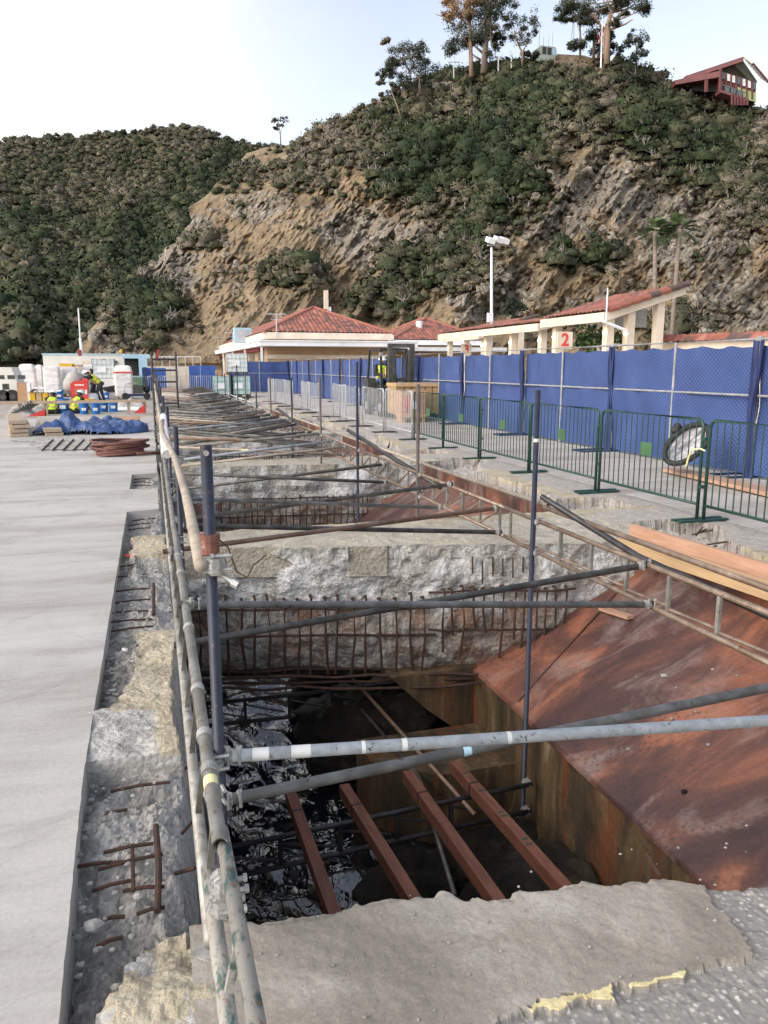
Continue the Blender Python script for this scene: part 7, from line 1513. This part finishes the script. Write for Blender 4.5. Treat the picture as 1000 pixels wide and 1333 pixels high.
tree('eucalyptus_tree', 'massive pale barked eucalyptus behind the flagpole', 143, [(252, 275), (252, 190), (256, 110), (270, 60), (310, 0)], [(130, 20, 36), (170, 60, 36), (205, 20, 44), (300, 112, 24), (385, 20, 44), (430, 38, 28), (340, 12, 36), (280, -10, 50), (150, 100, 26), (230, 50, 26), (320, 60, 20), (400, -10, 40)], 'bark', k7, branches=[[(254, 150), (215, 110), (190, 60), (175, 0)], [(254, 120), (310, 70), (380, 20)], [(215, 110), (160, 50), (130, 40)], [(260, 140), (340, 110), (370, 90)], [(240, 270), (235, 180), (245, 110)]], r0=.55, tone=.42)
tree('eucalyptus_tree', 'slim dark trunked eucalyptus with a crown leaning left', 145, [(127, 245), (127, 170), (124, 100), (100, 60)], [(60, 50, 40), (38, 65, 30), (80, 20, 40), (60, 95, 20), (95, 80, 24), (95, 205, 26), (80, 215, 22), (140, 205, 22), (60, -5, 30)], 'bark_dark', k7, r0=.2, tone=.3)
tree('dense_tree', 'dark dense tree standing behind the massive pale trunk', 150, [(190, 260), (190, 190), (195, 140)], [(170, 100, 36, .15), (195, 135, 44, .12), (215, 175, 36, .15), (285, 200, 26, .12), (290, 245, 24, .12), (205, 225, 34, .12), (270, 160, 24, .15), (180, 180, 24, .2)], 'bark_dark', k7, r0=.3)
tree('eucalyptus_tree', 'small airy eucalyptus at the right end of the ridge', 143, [(388, 290), (388, 230), (380, 180)], [(360, 160, 22), (400, 168, 28), (420, 190, 22), (345, 200, 20), (372, 205, 20), (405, 212, 18), (422, 245, 18), (400, 250, 18)], 'bark_dark', k7, r0=.14, tone=.3, n=280)
tree('dense_tree', 'dark round tree under the small airy eucalyptus', 140, [(385, 400), (385, 340)], [(380, 285, 36, .08), (350, 330, 44, .1), (410, 325, 50, .08), (385, 370, 50, .1), (340, 370, 36, .15), (430, 370, 36, .1)], 'bark_dark', k7, r0=.3, n=520)
tree('eucalyptus_tree', 'tiny lone tree on the saddle between the two hills', 172, [(366, 192), (365, 175), (363, 160)], [(357, 156, 5), (370, 155, 5), (364, 164, 4), (360, 168, 3)], 'bark_dark', (0, 1.0), r0=.16, tone=.45, n=120, leaf=.35)
tree('round_bush', 'dark round bush on the slope behind the tiled shelters', 70, [(668, 418), (668, 400)], [(660, 400, 11, .08), (676, 398, 11, .08), (668, 392, 11, .1), (668, 406, 13, .06)], 'bark_dark', (0, 1.0), r0=.15, n=420, leaf=.2, cat='bush')
# palms
def palm(px, pyc, pyb, D, lab, lean):
    global LEAFN
    t = np.array(atd(px, pyc, D)); b = np.array(atd(px+lean, pyb, D)); b[2] = 0; T = thing('palm_tree', lab, 'palm', tuple(b)); r_ = np.random.default_rng(int(px))
    build('trunk', MB().tube([b, b*.5+t*.5, t], [.20, .17, .155], 10), M['palmbark'], T, True); V = []
    for q in range(46):
        az = r_.uniform(0, 2*pi); el = r_.uniform(-.5, 1.35); L = r_.uniform(1.1, 1.7); d = np.array([cos(az)*cos(el), sin(az)*cos(el), sin(el)]); sd = np.cross(d, (0, 0, 1.0)); sd /= np.linalg.norm(sd)
        for s_ in range(9):
            f = .35+.65*s_/8; p = t + d*L*f - np.array([0, 0, .55*f*f*L*.5]); wd = .34*(1-abs(f-.8))
            for sg in (-1, 1): e = p + sd*sg*wd + d*.18 - (0, 0, .12); V += [p, p + d*.07, e + d*.03, e - d*.03]
    LEAFN = None; leaf_obj('fronds', np.array(V), np.repeat(r_.uniform(0, 1, len(V)//4), 4), M['palm'], T)
palm(853, 303, 450, 66, 'left one of the two palms behind the tiled shelters', 2); palm(885, 298, 450, 66, 'right taller leaning palm behind the tiled shelters', -12)
for px, py, D, n_, lab in ((790, 440, 33, .5, 'bright green plant left behind the nearest shelter column'), (770, 440, 36, .35, 'small green plant right under the nearest shelter')):
    c = np.array(atd(px, py, D)); T = thing('plant', lab, 'plant', (c[0], c[1], 0)); build('stem', MB().tube([(c[0], c[1], 0), c], .04, 6), M['bark_dark'], T); V, T_ = leaves([c+rng.normal(size=3)*.3 for q in range(8)], [n_]*8, [.5]*8, 60, .16, seed=9); leaf_obj('foliage', V, T_, M['plant'], T)
# flagpole, telecom cabin, utility crosses
D = 138; b = np.array(atd(782.5, 84, D)); t = np.array(atd(784.5, 20, D)); T = thing('flagpole', 'white flagpole with a limp red and white flag on the ridge', 'flagpole', tuple(b)); build('pole', MB().tube([b-(0, 0, .5), t], [.14, .07], 8), M['white'], T)
f0 = np.array(atd(784, 38, D)); f1 = np.array(atd(781, 57, D)); zz = np.linspace(0, 1, 14)
for i in range(6): Pg = np.array([[f0 + (f1-f0)*z + np.array([-.12 + .26*(i+u_)*.35 - .3 + .18*sin(z*9+i), .25*sin(i*1.7+z*5), 0]) for u_ in (0, 1)] for z in zz]); build('stripe', MB().grid(Pg), M['flag_red'] if i % 2 == 0 else M['white'], T)
Pg = np.array([[f0 + np.array([-.30+.5*u_, .05, -z*1.1]) for u_ in (0, .5, 1)] for z in (0, .5, 1)]); build('canton', MB().grid(Pg), M['navy_fold'], T)
D = 147; a = np.array(atd(704, 70, D)); c = np.array(atd(729, 57, D)); T = thing('telecom_cabin', 'small grey green telecom cabin with antennas on the ridge', 'cabin', (a[0], a[1], a[2]-.5)); build('wall', MB().mm((a[0], a[1], a[2]-1), (c[0], a[1]+2.5, c[2])), M['cabin'], T)
for q in (.1, .45, .8): x = a[0]+(c[0]-a[0])*q; build('panel', MB().mm((x, a[1]-.05, a[2]), (x+.75, a[1]-.01, c[2]-.2)), M['steel_dark'] if q < .5 else M['lightblue'], T)
for q, h in ((.05, 3.2), (.35, 1.8), (.7, 2.4), (.95, 3.0)): x = a[0]+(c[0]-a[0])*q; build('antenna', MB().tube([(x, a[1]+1, c[2]-.2), (x, a[1]+1, c[2]+h)], .05, 5), M['silver'], T)
for px, pt_, pb, w_, lab in ((591, 73, 95, 1.0, 'grey cross shaped pole left of the tall eucalyptus'), (649, 72, 88, .75, 'grey cross shaped pole right of the big eucalyptus'), (666, 68, 82, 0, 'thin grey pole near the airy eucalyptus')):
    b = np.array(atd(px, pb, 144)); t = np.array(atd(px, pt_, 144)); T = thing('utility_pole', lab, 'pole', tuple(b)); build('pole', MB().tube([b-(0, 0, .8), t], .10, 6), M['silver'], T)
    if w_: h = b*.35+t*.65; build('crossbar', MB().tube([h-_r*w_, h+_r*w_], .08, 6), M['silver'], T)
a = np.array(atd(563, 106, 150)); c = np.array(atd(593, 99, 150)); single('low_wall', MB().beam((a[0], a[1], (a[2]+c[2])/2-1.1), (c[0], c[1], (a[2]+c[2])/2-.9), .4, .9), M['pave'], 'low pale concrete wall along the ridge left of the cross pole', 'wall')
# house on the hill
D = 142
def h(px, py, dd=0): return np.array(atd(px, py, D+dd))
T = thing('hill_house', 'maroon and lime green house with a big slanting roof at the hilltop right', 'house', tuple(h(940, 135)))
back_v = np.array([_f[0], _f[1], 0])*1.0
m = MB(); m.poly3([h(893, 98.5, -.5), h(968, 73.5, -.5), h(968, 79.5, -.5), h(895, 103.5, -.5)], tuple(back_v*9)); build('roof', m, M['maroon'], T)
m = MB(); m.poly3([h(967.5, 79, -.2), h(986, 106, 3), h(983, 112, 3), h(957, 84.5, -.2)], tuple(back_v*.8)); build('soffit', m, M['soffit'], T)
build('gable', MB().poly3([h(938, 92, .5), h(966.5, 79.5, .5), h(984.5, 107, 3.4)], tuple(back_v*.3)), M['soffit'], T)
for q in np.linspace(0, 1, 8): a = h(968+q*22, 74+q*26, -.2+3*q); e = a + _r*1.5 + np.array([0, 0, -.9]); build('trellis_bar', MB().beam(a, e, .14, .3), M['offwhite'], T)
build('trellis_bar', MB().beam(h(968, 74, -.2)+_r*1.5-(0, 0, .9), h(990, 100, 2.8)+_r*1.5-(0, 0, .9), .18, .25), M['maroon'], T)
m = MB(); m.poly3([h(938, 92, 0), h(984, 106, 3), h(984, 133, 3), h(938, 116, 0)], tuple(back_v*6)); build('wall', m, M['maroon'], T)
build('lime_panel', MB().poly3([h(960, 113, 1.2), h(984.2, 121, 2.85), h(984.2, 133, 2.85), h(960, 126, 1.2)], tuple(back_v*.2)), M['lime'], T)
m = MB(); m.poly3([h(878, 104.5, -.8), h(938, 92, -.8), h(938, 100, -.8), h(880, 110, -.8)], tuple(back_v*5)); build('balcony_front', m, M['maroon'], T)
m = MB(); m.poly3([h(900, 106, 1.5), h(938, 100, 1.5), h(938, 120, 1.5), h(900, 118, 1.5)], tuple(back_v*4)); build('recess', m, M['darkgap'], T)  # dark block painted as the shade behind the balcony
for px in (919.5, 938): build('post', MB().beam(h(px, 99 if px < 930 else 90, -.6), h(px, 120, -.6), .4, .4), M['maroon'], T)
for i, px in enumerate((939.5, 946, 952.5, 959.5, 966, 973, 980)):
    u_ = (px-938)/46; top = 92+14*u_; a = h(px, top+1.2, 3*u_-.25); b_ = h(px+4.6, top+2.6, 3*(u_+.1)-.25); build('window', MB().poly3([a, b_, h(px+4.6, top+11+i*.2, 3*(u_+.1)-.25), h(px, top+10+i*.2, 3*u_-.25)], tuple(back_v*.15)), M['glass'] if i % 3 == 0 else M['white'], T)
    build('mullion', MB().beam(h(px-.9, top, 3*u_-.3), h(px-.9, top+24, 3*u_-.3), .22, .22), M['maroon'], T)
for i in range(3): a = h(944+i*8, 111+i*3, .4*i-.2); build('window', MB().poly3([a, a+_r*.75-(0, 0, .1), a+_r*.75-(0, 0, 1.2), a-(0, 0, 1.1)], tuple(back_v*.15)), M['glass'], T)
m = MB(); m.poly3([h(938, 116.5, -1.2), h(973, 128, 0), h(973, 131, 0), h(938, 120, -1.2)], tuple(back_v*2)); build('deck', m, M['maroon'], T)
for i in range(6): px = 953+i*4; build('post', MB().beam(h(px, 121+i*1.4, -.7+.15*i), h(px, 137, -.7+.15*i), .25, .25), M['maroon'], T)
build('railing', MB().beam(h(938, 110, -1.2), h(973, 121.5, 0), .1, .1), M['tube_dark'], T)
for i in range(7): px = 938+i*5.8; build('baluster', MB().beam(h(px, 110+i*1.9, -1.2+.2*i), h(px, 117+i*1.9, -1.2+.2*i), .07, .07), M['tube_dark'], T)
# land behind everything
mb = MB(); mb.mm((-400, 60.1, -1), (400, 480, -.05)); struct('land', mb, M['road'])
